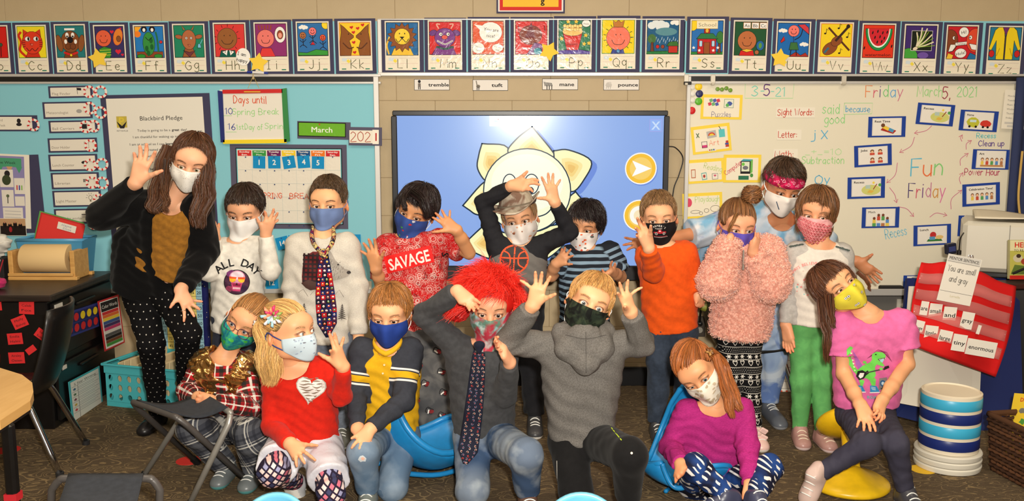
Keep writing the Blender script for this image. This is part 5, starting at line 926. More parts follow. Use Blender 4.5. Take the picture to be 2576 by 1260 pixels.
S = Solid(); S.cap(c+A(.0,0,.10), c+A(.03,0,.17),.018,.045,.02); S.cap(c+A(0,0,.1), c+A(-.03,.0,.16),.018,.03); V, F = S.mesh(.005, folds(.008,.04,4)); link_mesh('tissue', V, F, plain('tissue_paper',(228,224,214),.9), root)
S = Solid(); c = on(-12,728)+A(0,0,.03); S.ell(c,(.055,.04,.032)); V, F = S.mesh(.006, folds(.007,.04,4)); tag(link_mesh('knit_hat', V, F, cloth('pink_yarn',(206,50,110)), None, loc=c-A(0,0,.03)), 'bright pink knitted bundle at the front left of the cabinet top', 'hat')
# ---- crate with files
c0 = PF(270,1020); c1 = PF(452,1040); ang = math.atan2(c1[1]-c0[1], c1[0]-c0[0]); Wc = float(np.linalg.norm(c1-c0))+.02; Dc, Hc = .33,.215; Rz = rotm(0,0, math.degrees(ang)); root = empty('storage_crate',(c0+c1)/2, 'turquoise plastic crate with round holes, full of cream files', 'crate'); T = lambda x, y, z: c0+Rz @ A(x, y, z); TQ = (74,178,186)
def holed(mb, x0, x1, z0_, z1_, nx, nz, r, place, th=.006):
 """a panel with rows of round holes"""
 dx, dz = (x1-x0)/nx,(z1_-z0_)/nz; n = 16
 for i in range(nx):
  for j in range(nz):
   cx, cz = x0+dx*(i+.5), z0_+dz*(j+.5); sq = []
   for k in range(n):
    a = 2*math.pi*k/n; u, v = math.cos(a), math.sin(a); m = max(abs(u), abs(v)); sq.append((cx+u/m*dx/2, cz+v/m*dz/2))
   ci = [(cx+r*.8*math.cos(2*math.pi*k/n), cz+r*math.sin(2*math.pi*k/n)) for k in range(n)]; V = [place(a,0, b) for a, b in sq+ci]+[place(a, th, b) for a, b in sq+ci]
   F = [(k,(k+1) % n, n+(k+1) % n, n+k) for k in range(n)]+[(2*n+k,3*n+k,3*n+(k+1) % n,2*n+(k+1) % n) for k in range(n)]+[(n+k, n+(k+1) % n,3*n+(k+1) % n,3*n+k) for k in range(n)]; mb.add(V, F, TQ)
mb = MB(); holed(mb,0, Wc,.025, Hc-.045,8,3,.017, T); holed(mb,0, Wc,.025, Hc-.045,8,3,.017, lambda x, y, z: T(x, Dc-y, z)); holed(mb,0, Dc,.025, Hc-.045,7,3,.017, lambda x, y, z: T(y, x, z)); holed(mb,0, Dc,.025, Hc-.045,7,3,.017, lambda x, y, z: T(Wc-y, x, z))
mb.box(T(Wc/2, Dc/2,.012),(Wc, Dc,.024), Rz, TQ)
for y in (0, Dc): mb.box(T(Wc/2, y, Hc-.0225),(Wc+.012,.012,.045), Rz, TQ,.003)
for x in (0, Wc):
 for (ya, yb, za, zb) in ((0, Dc*.3, Hc-.045, Hc),(Dc*.7, Dc, Hc-.045, Hc),(0, Dc, Hc-.010, Hc)): mb.box(T(x,(ya+yb)/2,(za+zb)/2),(.012, yb-ya, zb-za), Rz, TQ,.002)
mb.box(T(Wc/2, Dc/2, Hc-.003),(Wc+.03, Dc+.03,.004), Rz, TQ) if False else None; mb.build('shell', PLAST, root)
mb = MB()
for a, b in ((T(-.012,-.008, Hc), T(Wc+.012,-.008, Hc)),(T(-.012, Dc+.008, Hc), T(Wc+.012, Dc+.008, Hc)),(T(-.012,-.008, Hc), T(-.012, Dc+.008, Hc)),(T(Wc+.012,-.008, Hc), T(Wc+.012, Dc+.008, Hc))): mb.tube([a, b],.007,6, TQ)
mb.build('rim', PLAST, root)
fm = None
for k in range(9):
 mb = MB(); x = .05+.038*k; mb.box(T(x, Dc/2,.125+.012*(k % 3)),(.006, Dc-.05,.19), Rz @ rotm(0,6,0),(222,200,156),.001); tag(mb.build('file_folder', PAINT), 'cream file in the turquoise crate, '+('end one nearest the cabinet', 'second from the cabinet', 'third from the cabinet', 'fourth from the cabinet', 'middle of the row', 'fourth from the far end', 'third from the far end', 'second from the far end', 'end one behind the woman\'s leg')[k], 'folder', 'cream files in the turquoise crate')
# ---- number chart
x0_, x1_, yy = 396,526, YW-.050; root = empty('number_chart', P(460,884, yy), 'blue starry number chart counting in columns behind the woman', 'poster'); d = Draw(); sc_ = (P(461,780, yy)-P(460,780, yy))[0]
d.rect(0,0,130,230,(36,40,96)); r = random.Random(4)
for k in range(60): d.ell(r.uniform(-62,62), r.uniform(-112,112),.9,.9,(230,220,160),6)
for i in range(7):
 for j in range(10): x = -48+15.5*i; y = 66-19.5*j; d.rect(x, y,14.8,18.6,(236,214,120) if i % 2 else (150,192,206)); n_ = (j+1)*10 if i == 6 else i+1+10*j; d.text(str(n_), x, y,8 if i == 6 else 6.5, BK, bold=.01)
d.star(44,96,16,(240,196,50),0,.55); [d.ell(44+q*4,98,1.6,2.6, BK) for q in (-1,1)]
O = P(461,780, yy); mb = MB(); mb.prism([(-66,-116),(66,-116),(66,116),(-66,116)],.004, O, A(sc_,0,0), A(0,.0, sc_),(30,34,80)); d.lay(mb, O-A(0,.004,0), A(sc_,0,0), A(0,0, sc_), lift=.0001); mb.build('sheet', GLOSSY, root)
# ---- table and chair at the left
tz = .55; root = empty('classroom_table', PF(0,1000, tz)*A(1,1,0), 'light wood classroom table with black legs at the left edge', 'table'); tp = [PF(x, y, tz) for x, y in ((-260,880),(0,925),(55,942),(81,962),(84,985),(76,1008),(0,1058),(-260,1120))]
mb = MB(); O = A(0,0, tz-.028); mb.prism([(q[0], q[1]) for q in tp],.028, O, A(1,0,0), A(0,1,0)); mb.build('top', MAPLE, root)
mb = MB(); mb.prism([(q[0]*.995-.01, q[1]) for q in tp],.010, A(0,0, tz-.038), A(1,0,0), A(0,1,0),(24,22,22)); mb.build('edge_band', PLAST, root)
for k, q in enumerate((PF(17,1040, tz), PF(-200,1000, tz))): mb = MB(); mb.box((q[0], q[1],(tz-.03)/2),(.034,.034, tz-.03), bev=.008); lg = mb.build('leg', BKM, root); (lambda m: (m.box((q[0], q[1],.29),(.038,.038,.024), None,(190,30,40)), m.build('tape', PAINT, lg)))(MB()) if k == 0 else None
CSB = plain('black_polypropylene',(24,22,22),.32)
def school_chair(loc, rz, label):
 root = empty('school_chair', loc, label, 'chair', 'black shell chairs'); R = rotm(0,0, rz); Q = lambda x, y, z: A(*loc)+R @ A(x, y, z); G = []
 for v in np.linspace(0,1,15):                # one shell from the seat's front lip up to the top of the back; the chair faces -y
  row = []
  for u in np.linspace(-1,1,9):
   if v < .5: t = v/.5; y, z, w = -.19+.36*t,.335-.02*math.sin(t*math.pi)+(-.02 if t < .1 else 0),.19
   else: t = (v-.5)/.5; y, z, w = .17+.05*math.sin(t*1.6)+.04*t,.335+.34*t**1.15,.19-.03*t**3
   row.append(Q(u*w, y+(.035*u*u if v < .5 else -.045*u*u), z+(.018*u*u if v < .5 else 0)))
  G.append(row)
 mb = MB(); mb.sheet(np.array(G),.009); mb.build('shell', CSB, root, smooth=True)
 for q in (-1,1):
  for f,(a, b) in enumerate((((q*.13,-.10,.32),(q*.19,-.20,.008)),((q*.13,.10,.32),(q*.19,.23,.008)))): mb = MB(); mb.tube([Q(q*.09, a[1]*.6,.318), Q(*a), Q(*b)],.0125,10, sm=4); lg = mb.build('leg', CHR, root, smooth=True); mb = MB(); mb.tube([Q(*b)+A(0,0,.012), Q(*b)-A(0,0,.007)],.016,10,(40,40,42)); mb.build('foot', PLAST, lg)
 return root
q = PF(92,1170); school_chair((q[0]-.10, q[1]+.02,0),-80, 'black shell chair with chrome legs tucked at the wooden table'); q = PF(1965,1030); school_chair((q[0]-.16, q[1]+.02,0),95, 'black shell chair with chrome legs behind the girl in pink fleece')
# ---- camp stools
def camp_stool(a, b, c, d_, feet, label, top=True):
 """a, b: ends of one bar; d, c: ends of the other; feet: of legs from a, b, d, c"""
 m = (a+b+c+d_)/4; root = empty('camp_stool',(m[0], m[1],0), label, 'stool', 'folding camp stools'); g = []
 for u in np.linspace(0,1,13):
  row = []
  for v in np.linspace(0.06,.94,7): p = (a*(1-u)+d_*u)*(1-v)+(b*(1-u)+c*u)*v; row.append(p-A(0,0,.030*math.sin(u*math.pi))+A(0,0,.014))
  g.append(row)
 mb = MB(); mb.sheet(np.array(g)[:, ::-1],.004, col=(54,58,66)); mb.build('seat', cloth('grey_canvas',(50,53,60), bump=.5, weave=900), root, smooth=True)
 for (p, q, f1, f2, mt, nm) in ((a, b, feet[0], feet[1], DKS, 'frame'),(d_, c, feet[2], feet[3], STEEL, 'frame')):
  mb = MB(); e = unit(q-p); pts = [f1, p-e*.030+(f1-p)*.10, p-e*.012+(f1-p)*.02, p+e*.02, q-e*.02, q+e*.012+(f2-q)*.02, q+e*.030+(f2-q)*.10, f2]; mb.tube(smooth_path(pts[1:-1],4) if False else pts,.0115,12);
  L = [f1]+list(smooth_path(pts[1:-1],5))+[f2]; mb = MB(); mb.tube(L,.0115,12); fr__ = mb.build(nm, mt, root, smooth=True)
  for f in (f1, f2): mb = MB(); dd = unit((p+q)/2-(f1+f2)/2); mb.tube([f-dd*.006, f+dd*.03],.0145,10,(22,22,24)); mb.build('foot_cap', PLAST, fr__)
 return root
DKS = plain('grey_enamel',(84,80,78),.4,.2)
sz = .36; a, b, c, e = PF(338,1012, sz), PF(440,1048, sz), PF(578,1036, sz), PF(505,992, sz)
camp_stool(a, b, c, e,[PF(496,1163,.008), PF(630,1216,.008), PF(356,1205,.008), PF(472,1278,.008)], 'grey canvas folding stool in front of the crouching girl')
sz = .38; a, b, c, e = PF(160,1203, sz), PF(374,1203, sz), PF(330,1330, sz), PF(90,1330, sz)
camp_stool(a, b, c, e,[PF(120,1480,.008), PF(395,1480,.008), PF(190,1400,.008), PF(430,1400,.008)], 'grey canvas folding stool cut by the bottom left edge')
# ---- floor spots
for x, y, c, lb, r_ in ((475,1159,(200,44,36), 'red floor spot under the grey folding stool',.052),(20,1132,(200,44,36), 'red floor spot by the table leg at the left edge',.05),(2322,1181,(232,186,40), 'yellow floor spot beside the stack of tubs',.05)):
 mb = MB(); mb.lathe([(0,0),(r_,0),(r_,.002),(0,.002)], PF(x, y), None,32, c); tag(mb.build('floor_spot', PAINT), lb, 'floor spot', 'felt spots on the carpet')
# ---- blue scoop seats
BLU = plain('blue_plastic',(30,132,196),.35)
def scoop_seat(O, R, s_, label, col=BLU):
 root = empty('scoop_seat',(O[0], O[1],0), label, 'seat', 'blue scoop rocker seats'); G = []; n = 25
 for u in np.linspace(0,1, n):                   # from the front lip to the top of the back
  row = []
  for v in np.linspace(-1,1,21):
   a = u*2.05; y = -.24+.50*math.sin(min(a,1.7)*.95)*.98; z = .05+.50*max(0, u-.30)**1.35*1.35-.03*math.sin(u*3.1)+.12*max(0,.18-u); w = (.13+.115*math.sin(math.pi*min(1, u*1.0+.18))**.7)*math.sqrt(max(.02,1-max(0,(u-.78)/.225)**2))*math.sqrt(max(.05,1-max(0,(.14-u)/.15)**2))
   row.append(O+R @ (A(v*w*(1-.06*abs(v)**6), y-.075*abs(v)**2.4*u, z+.10*abs(v)**2.6*(1.15-u*.9))*s_))
  G.append(row)
 G = np.array(G); mb = MB(); mb.sheet(G[:, ::-1],.008*s_); mb.build('shell', col, root, smooth=True)
 rim = list(G[:,0])+list(G[-1,1:])+list(G[::-1,-1][1:])+list(G[0, ::-1][1:]); rim = [q for i, q in enumerate(rim) if i % 3 == 0]; rim = smooth_path(rim+[rim[0]],3); mb = MB(); mb.tube(rim,.013*s_,8); mb.build('rim', col, root, smooth=True)
 mb = MB(); c = (G[-3,9]+G[-3,11])/2; e = G[-3,12]-G[-3,8]; nrm = unit(np.cross(e, G[-1,10]-G[-4,10])); mb.tube([c-e*.55-nrm*.002, c+e*.55-nrm*.002],.020*s_,10,(12,40,70)); mb.build('hand_hole', PLAST, root, smooth=True)
 mb = MB(); [mb.tube([O+R @ (A(q*.09,-.16,.03)*s_), O+R @ (A(q*.10,.02,.012)*s_), O+R @ (A(q*.09,.20,.05)*s_)],.010*s_,8, sm=6) for q in (-1,1)]; mb.build('rocker', col, root, smooth=True); return root
scoop_seat(P(1742,1262,3.44)*A(1,1,0), rotm(-4,-8,-24),.80, 'blue scoop seat holding the girl in magenta')
scoop_seat(PF(1092,1186), rotm(0,8,118),1.05, 'blue scoop seat lying behind the boy in yellow')
BL2 = plain('pale_blue_plastic',(112,186,214),.35)
for x, w, lb in ((697,176, 'light blue chair back at the bottom edge below the ponytailed girl'),(1462,190, 'light blue chair back at the bottom edge below the boy in the hoodie')):
 root = empty('child_chair', PF(x,1500), lb, 'chair', 'light blue chairs at the bottom edge'); yb = 2.35; G = []
 for v in np.linspace(0,1,8):
  row = []
  for u in np.linspace(-1,1,15): top_ = P(x,1240, yb)[2]-.045*abs(u)**2.2; z = .36+(top_-.36)*v; row.append(A(P(x,1240, yb)[0]+u*w*.5*yb/FPX*(1.0 if v > .4 else .94), yb+.03*(1-u*u)-.03*v, z))
  G.append(row)
 mb = MB(); mb.sheet(np.array(G),.010); mb.build('backrest', BL2, root, smooth=True); xx = P(x,1240, yb)[0]
 mb = MB(); mb.box((xx, yb-.16,.36),(w*yb/FPX*.98,.34,.02), None, bev=.008); mb.build('seat', BL2, root)
 for i in (-1,1):
  for j in (0,1): mb = MB(); mb.tube([(xx+i*.07, yb-.04-.24*j,.36),(xx+i*.085, yb+.0-.31*j,.005)],.011,8); mb.build('leg', CHR, root, smooth=True)
# ---- yellow wobble stool
YEL = plain('yellow_plastic',(236,190,26),.35); b = PF(2132,1222); root = empty('wobble_stool', b, 'yellow wobble stool with round foot under the girl in pink', 'stool'); tp_ = P(2146,1062, b[1]+.19); R = frame(unit(tp_-b)); h = float(np.linalg.norm(tp_-b))
mb = MB(); mb.lathe([(0,.004),(.150,.004),(.158,.014),(.154,.026),(.130,.040),(.075,.058),(.045,.075),(0,.078)], b, None,40); mb.build('foot', YEL, root, smooth=True)
mb = MB(); mb.lathe([(.045,.06),(.036,.12),(.034, h*.6),(.044, h*.82),(.07, h*.92)], b, R,28); mb.build('stem', YEL, root, smooth=True)
mb = MB(); mb.lathe([(0,-.03),(.05,-.028),(.11,-.012),(.137,.008),(.143,.026),(.134,.042),(.10,.046),(.04,.036),(0,.034)], tp_+A(0,0,-.015), frame(unit(tp_-b+A(-.10,-.02,0))),40); mb.build('seat', YEL, root, smooth=True)
# ---- stack of tubs with lids (drum stack)
b = PF(2418,1199); b = b+A(0,.125,0); kx = b[1]/FPX*73; root = empty('drum', b, 'tall white tub wrapped with pale blue and navy bands', 'drum'); H_ = .325
mb = MB(); r0_ = kx; mb.lathe([(r0_*.995,.080),(r0_, H_-.02),(r0_*1.0, H_-.004),(r0_*.93, H_),(r0_*.90, H_-.006),(0, H_-.006)], b, None,48,(222,210,186)); mb.add([],[]) if False else None; mb.build('tub', PAINT, root, smooth='auto')
for k, c in enumerate(((60,168,206),(28,44,110),(60,168,206),(28,44,110))): z1_ = H_-.018-k*.056; mb = MB(); mb.lathe([(r0_*1.004, z1_-.043),(r0_*1.014, z1_-.041),(r0_*1.012, z1_-.002),(r0_*1.0, z1_)], b, None,48, c); mb.build('band', PLAST, root, smooth='auto')
for k in range(3):
 z = .003+k*.026; mb = MB(); mb.lathe([(0, z),(r0_*1.10, z),(r0_*1.12, z+.008),(r0_*1.13, z+.018),(r0_*1.10, z+.023),(0, z+.023)], b, None,48,(218,212,196)); tag(mb.build('tub_lid', PAINT, smooth='auto'), 'white round tub lid under the banded tub, %s' % ('lowest of three', 'middle of three', 'topmost of three')[k], 'lid', 'white lids under the tub')
# ---- easel with pocket chart
EY = 4.12; root = empty('easel', PF(2400,1060)*A(1,1,0), 'navy easel with a cream pad sheet, behind the tubs', 'easel'); q = [P(2300,690, EY+.25), P(2540,700, EY+.35), P(2570,1120, EY-.05), P(2255,1040, EY)]
def quad_sheet(q, th, col, n=2): a, b_, c, d_ = q; return np.array([[(a*(1-u)+b_*u)*(1-v)+(d_*(1-u)+c*u)*v for v in np.linspace(0,1, n)] for u in np.linspace(0,1, n)])
mb = MB(); mb.sheet(quad_sheet([P(2280,700, EY+.22), P(2560,700, EY+.30), P(2574,1130, EY-.02), P(2252,1046, EY+.02)],.02,0)[:, ::-1],.02,(26,40,92)); mb.build('panel', PLAST, root)
mb = MB(); mb.sheet(quad_sheet([P(2286,720, EY+.18), P(2476,720, EY+.22), P(2462,1052, EY-.05), P(2262,1014, EY-.02)],.02,0)[:, ::-1],.004,(212,206,190)); mb.build('pad_sheet', PAINT, root)
mb = MB(); [mb.tube([P(x,700, EY+.3), A(P(x2,1120, EY)[0], EY+y2,.0)+A(0,0,.01)],.012,8,(26,40,92)) for x, x2, y2 in ((2300,2290,.42),(2545,2560,.42))]; mb.build('leg', PLAST, root)
PY = 4.0; C4 = [(2318,660),(2556,720),(2504,948),(2292,868)]; n = 28; G = []; rr = np.random.default_rng(3)
def chart_pt(u, v, off=0.0):
 x = (C4[0][0]*(1-u)+C4[1][0]*u)*(1-v)+(C4[3][0]*(1-u)+C4[2][0]*u)*v; y = (C4[0][1]*(1-u)+C4[1][1]*u)*(1-v)+(C4[3][1]*(1-u)+C4[2][1]*u)*v
 x += 12*math.sin(v*3.1)*(1-2*u)*-.9; y += -16*math.exp(-((u-.26)/.13)**2)*(1-v)**2-14*math.exp(-((u-.62)/.14)**2)*(1-v)**3
 d_ = PY+.04*math.sin(u*7+v*2)*(.3+v*.4)-.02*math.sin(v*9)+.10*(1-v)+.04*u; return P(x, y, d_-off)
G = np.array([[chart_pt(u, v) for v in np.linspace(0,1, n)] for u in np.linspace(0,1, n)]); root = empty('pocket_chart', P(2400,950, PY)*A(1,1,0)+A(0,0, P(2400,950, PY)[2]), 'red cloth pocket chart with word cards draped over the easel', 'pocket chart')
G_ = G; mb = MB(); mb.sheet(G[:, ::-1],.003, col=(206,26,26)); mb.build('cloth', CLOTHP, root, smooth=True)
CLR = (lambda s: (s.col((236,150,146)), s.m)[1])(NT('clear_vinyl',.15, spec=.5, Alpha=.35))
for v0, v1 in ((.12,.24),(.31,.43),(.50,.62),(.70,.82)):
 g = np.array([[chart_pt(u, v,.006) for v in np.linspace(v0, v1,3)] for u in np.linspace(.02,.97,24)]); mb = MB(); mb.sheet(g[:, ::-1],.0008,(255,255,255)); mb.build('pocket', CLR, root, smooth=True)
def chart_card(px, py, w, h, rt, tx, hh, label, extra=None, group='word cards in the pocket chart', name='word_card', off=.024):
 yy = min(G_.reshape(-1,3), key=lambda q: (FPX*q[0]/q[1]*1.0+1288-px)**2*.9+(P(px, py, q[1])[2]-q[2])**2*3e5)[1]-.012-(.02 if off > .09 else 0); O = P(px, py, yy); ux = yy/FPX; a = math.radians(rt); U, V = A(math.cos(a),0, math.sin(a))*ux, A(-math.sin(a),0, math.cos(a))*ux; mb = MB(); mb.prism([(-w/2,-h/2),(w/2,-h/2),(w/2, h/2),(-w/2, h/2)],.001, O, U, V,(228,222,210)); d = Draw()
 if tx: d.text(tx,0,0, hh, BK, bold=.01, w=w*.84)
 if extra: extra(d)
 d.lay(mb, O-A(0,.001,0), U, V, lift=.0001); return tag(mb.build(name, PAINT), label, 'card', group)
for tx, px, py, w, h, rt in (('are',2325,775,20,36,-8),('small',2353,782,32,38,-6),('and',2389,792,33,42,-5),('gray',2433,806,32,44,-10),('huge',2311,824,24,38,-14),('little',2342,838,33,40,-7),('large',2377,850,34,40,-12),('tiny',2413,862,36,44,-9),('enormous',2468,876,78,42,-10)):
 chart_card(px, py, w, h, rt, tx,11 if tx != 'huge' else 9, 'white word card reading %s in the red pocket chart' % tx, off=.05)
chart_card(2462,829,9,24,-14, '',8, 'narrow white punctuation card right of the gray card', off=.05)
def ment(d): d.rect(0,52,84,16,(206,202,194)); d.text('MENTOR SENTENCE:',0,52,8, BK, bold=.02, w=78); d.hand('You are small',-36,18,15,(110,106,100), lw=1.4, w=72); d.hand('and gray',-26,-8,15,(110,106,100), lw=1.4, w=48); d.text('Larnelle',0,-44,6,(190,180,140)); [d.stroke([(-42, y),(42, y)],.8,(90,88,84)) for y in (43,-34)]
chart_card(2413,704,88,122,-11, '',8, 'mentor sentence sheet pinned over the red pocket chart', ment, None, 'sentence_sheet', off=.10)
# ---- white machine on a black cart with papers and book
MY = 4.42; root = empty('white_printer', P(2500,690, MY), 'large off-white machine with rounded corners and papers on top, at the right edge', 'printer'); a = P(2424,556, MY); b_ = P(2424,680, MY); zt_ = a[2]; zb = b_[2]; R = rotm(0,0,-24); mb = MB(); mb.box(A(a[0], MY,(zt_+zb)/2)+R @ A(.30,.17,0),(.60,.34, zt_-zb), R, bev=.02, col=(204,198,182)); mb.build('body', PLAST, root)
mb = MB(); mb.box(A(a[0], MY,(zt_+zb)/2)+R @ A(.20,0,0),(.003,.004,(zt_-zb)*.9), R, col=(120,114,104)); mb.box(A(a[0], MY, zb+.05)+R @ A(.27,0,0),(.12,.004,.003), R, col=(120,114,104)); mb.build('seam', PLAST, root)
for dx in (0,.012): mb = MB(); c = A(a[0], MY, zb+.065)+R @ A(.035+dx,-.006,0); mb.tube([c+A(.006*math.sin(t),0,.014*math.cos(t)) for t in np.linspace(0,6.28,12)],.002,6,(170,150,110)); mb.build('paper_clip', CHR, root)
g = np.array([[A(u+.14*v, MY+.04-.40*(u-a[0])+.3*v, zt_+.010+.018*math.sin(u*9)*math.sin(v*2)+(.02*max(0,.5-v))) for v in np.linspace(-.15,1,8)] for u in np.linspace(a[0]+.06, a[0]+.46,16)]); mb = MB(); mb.sheet(g,.004,(226,216,194)); tag(mb.build('paper_sheet', PAINT, smooth=True), 'loose cream paper lying on top of the white machine', 'paper')
root2 = empty('cart', A(2.35, MY+.2,0), 'black cart under the white machine at the right edge', 'cart'); mb = MB(); xl = a[0]; mb.box(A(xl, MY, zb-.012)+R @ A(.31,.18,0),(.62,.37,.024), R, col=(22,20,20), bev=.004); mb.build('shelf', PLAST, root2); mb = MB(); mb.box(A(xl, MY,(zb-.024)/2)+R @ A(.42,.20,0),(.40,.28, zb-.024), R, bev=.01, col=(24,22,22)); mb.build('body', PLAST, root2)
d = Draw(); d.rect(0,0,56,98,(176,170,80)); d.rect(0,36,56,26,(214,206,160)); d.text('HELP',4,38,13,(196,40,34), bold=.04, w=40); d.text('TO READ',0,24,6, BK, w=36); d.rect(0,-44,56,10,(190,40,34)); d.ell(-8,4,12,10,(190,180,150)); d.ell(-6,10,6,5,(60,44,34)); d.ell(10,-4,10,8,(150,60,44)); d.poly([(-26,-36),(26,-36),(20,-16),(-16,-12)],(90,110,50))
by = MY-.22; O = P(2562,652, by); ux = by/FPX; mb = MB(); mb.prism([(-28,-49),(28,-49),(28,49),(-28,49)],.02, O, A(ux,0,0), A(0,.12*ux, ux),(176,170,120)); d.lay(mb, O-A(0,.0205,0), A(ux,0,0), A(0,.12*ux, ux), lift=.0001); o = mb.build('book', GLOSSY); tag(o, 'old book with a painted cover reading HELP TO READ, at the right edge', 'book')
mb = MB(); O = P(2562,712, by-.0); mb.box(O+A(.02,.02,-.01),(.22,.12,.022), None,(60,30,26),.003); mb.tube([P(2548,688, by-.05), P(2576,676, by-.05), P(2620,660, by-.05)],.006,8,(20,20,22)); tag(mb.build('book_ledge', PLAST), 'dark ledge holding the old book upright', 'ledge')
mb = MB(); c = P(2391,625, MY-.12); mb.box(c,(.048,.03,.050), rotm(0,-8,10),(22,26,48),.004); mb.box(c+A(0,-.018,.0),(.034,.002,.024), rotm(0,-8,10),(50,60,110)); tag(mb.build('clip_box', PLAST), 'small navy clip standing above the red pocket chart', 'clip')
mb = MB(); mb.tube([P(2424,586, MY-.01), P(2416,600, MY-.05), P(2413,625, MY-.06), P(2412,638, MY-.05)],.0035,7,(20,18,18), sm=6); mb.lathe([(0,0),(.011,0),(.011,.02),(0,.025)], P(2412,640, MY-.06), None,12,(20,18,18)); tag(mb.build('machine_cord', PLAST, smooth='auto'), 'short black cord hanging from the white machine', 'cord')
# ---- wicker basket with books
b0_ = PF(2487,1120); root = empty('wicker_basket', PF(2560,1190), 'dark brown wicker basket of children\'s books at the right edge', 'basket'); zr = .235; q = [PF(2488,1046, zr), PF(2640,1120, zr), PF(2700,1050, zr), PF(2560,1000, zr)]; q = [PF(2487,1040, zr), PF(2600,1092, zr)]; e = unit((q[1]-q[0])*A(1,1,0)); nn = A(-e[1], e[0],0); nn = nn if nn[1] > 0 else -nn; Lb_ = .44; Db = .28
def bp(u, v, z, ins=0): k = 1-.10*(1-z/zr); c = q[0]*A(1,1,0)+e*Lb_/2+nn*Db/2; return c+e*((u-.5)*Lb_*k)+nn*((v-.5)*Db*k)+A(0,0, z)
mb = MB(); path = [(u,0) for u in np.linspace(0,1,23)]+[(1, v) for v in np.linspace(0,1,15)[1:]]+[(u,1) for u in np.linspace(1,0,23)[1:]]+[(0, v) for v in np.linspace(1,0,15)[1:]]
for k in range(15):
 z = .010+k*.0155; pts = [bp(u, v, z)+(nn*(-1 if v == 0 else (1 if v == 1 else 0))+e*(-1 if u == 0 else (1 if u == 1 else 0)))*.0035*(1 if (i+k) % 2 else -1) for i,(u, v) in enumerate(path)]; mb.tube(pts,.0072,5,((84,54,34),(66,42,28),(96,62,40))[k % 3], cap=False)
o = mb.build('weave', CLOTHP, root, smooth=True); o['kind'] = 'stuff'
mb = MB(); [mb.tube([bp(u, v,.0), bp(u, v, zr)],.004,5,(60,38,26)) for u, v in path[::2]]; o = mb.build('stake', CLOTHP, root); o['kind'] = 'stuff'
mb = MB(); mb.tube([bp(u, v, zr) for u, v in path],.012,8,(78,50,32)); mb.build('rim', CLOTHP, root, smooth=True); mb = MB(); mb.box(bp(.5,.5,.012),(Lb_*.85, Db*.85,.01), np.stack([e, nn, A(0,0,1)],1),(60,40,28)); mb.build('base', PAINT, root)
bk = [((236,200,50), 'yellow picture book leaning in the wicker basket',.0),((230,224,206), 'cream-covered picture book behind the yellow one',.05),((150,190,200), 'pale blue picture book at the back of the basket',.09)]
for k,(c, lb, o_) in enumerate(bk):
 O = bp(.16,.42,.15)+nn*o_+e*.03*k+A(0,0,.05); V = unit(A(.30,.32,1)); U = unit(e-V*np.dot(e, V)); mb = MB(); mb.prism([(-.09,-.14),(.09,-.14),(.09,.13),(-.09,.13)],.008, O, U, V, c); d = Draw()
 if k == 0: d.text('Dr. Seuss',0,.105,.016,(206,50,40), bold=.03, w=.10); [d.blot(-.03+.01*j,.06-.045*j,.012,((120,120,110),(80,150,60),(196,60,50),(60,110,160))[j],9,.35,1.3, j) for j in range(4)]; [d.hand(t,.0,.055-.045*j,.010,(60,60,60), lw=.001, w=.05) for j, t in enumerate(('One fish', 'two fish', 'red fish', 'blue fish'))]
 else: [d.stroke([(-.06,.08-.03*j),(.06,.08-.03*j)],.004,(150,110,90)) for j in range(4)]
 d.lay(mb, O+unit(np.cross(U, V))*.008, U, V, lift=.0001); tag(mb.build('picture_book', PAINT), lb, 'book', 'books in the wicker basket')
# ---- dotted grid panel leaning behind the green trousers
d = Draw(); d.rect(0,0,100,150,(226,220,208)); [d.stroke([(-50,-70+18*k),(50,-70+18*k)],.8,(60,58,56)) for k in range(9)]; [d.ell(-40+14*i,-60+27*j,3.2,3.2,(220,80,50)) for i in range(7) for j in range(6) if (i+j) % 3]
yy = YW-.10; O = P(1990,925, yy); ux = yy/FPX; mb = MB(); mb.prism([(-52,-76),(52,-76),(52,76),(-52,76)],.006, O, A(ux,0,0), A(0, ux*.12, ux),(200,194,182)); d.lay(mb, O-A(0,.007,0), A(ux,0,0), A(0, ux*.12, ux), lift=.0001); tag(mb.build('grid_board', PAINT), 'white lined board with orange dots leaning on the wall behind green trousers', 'board')
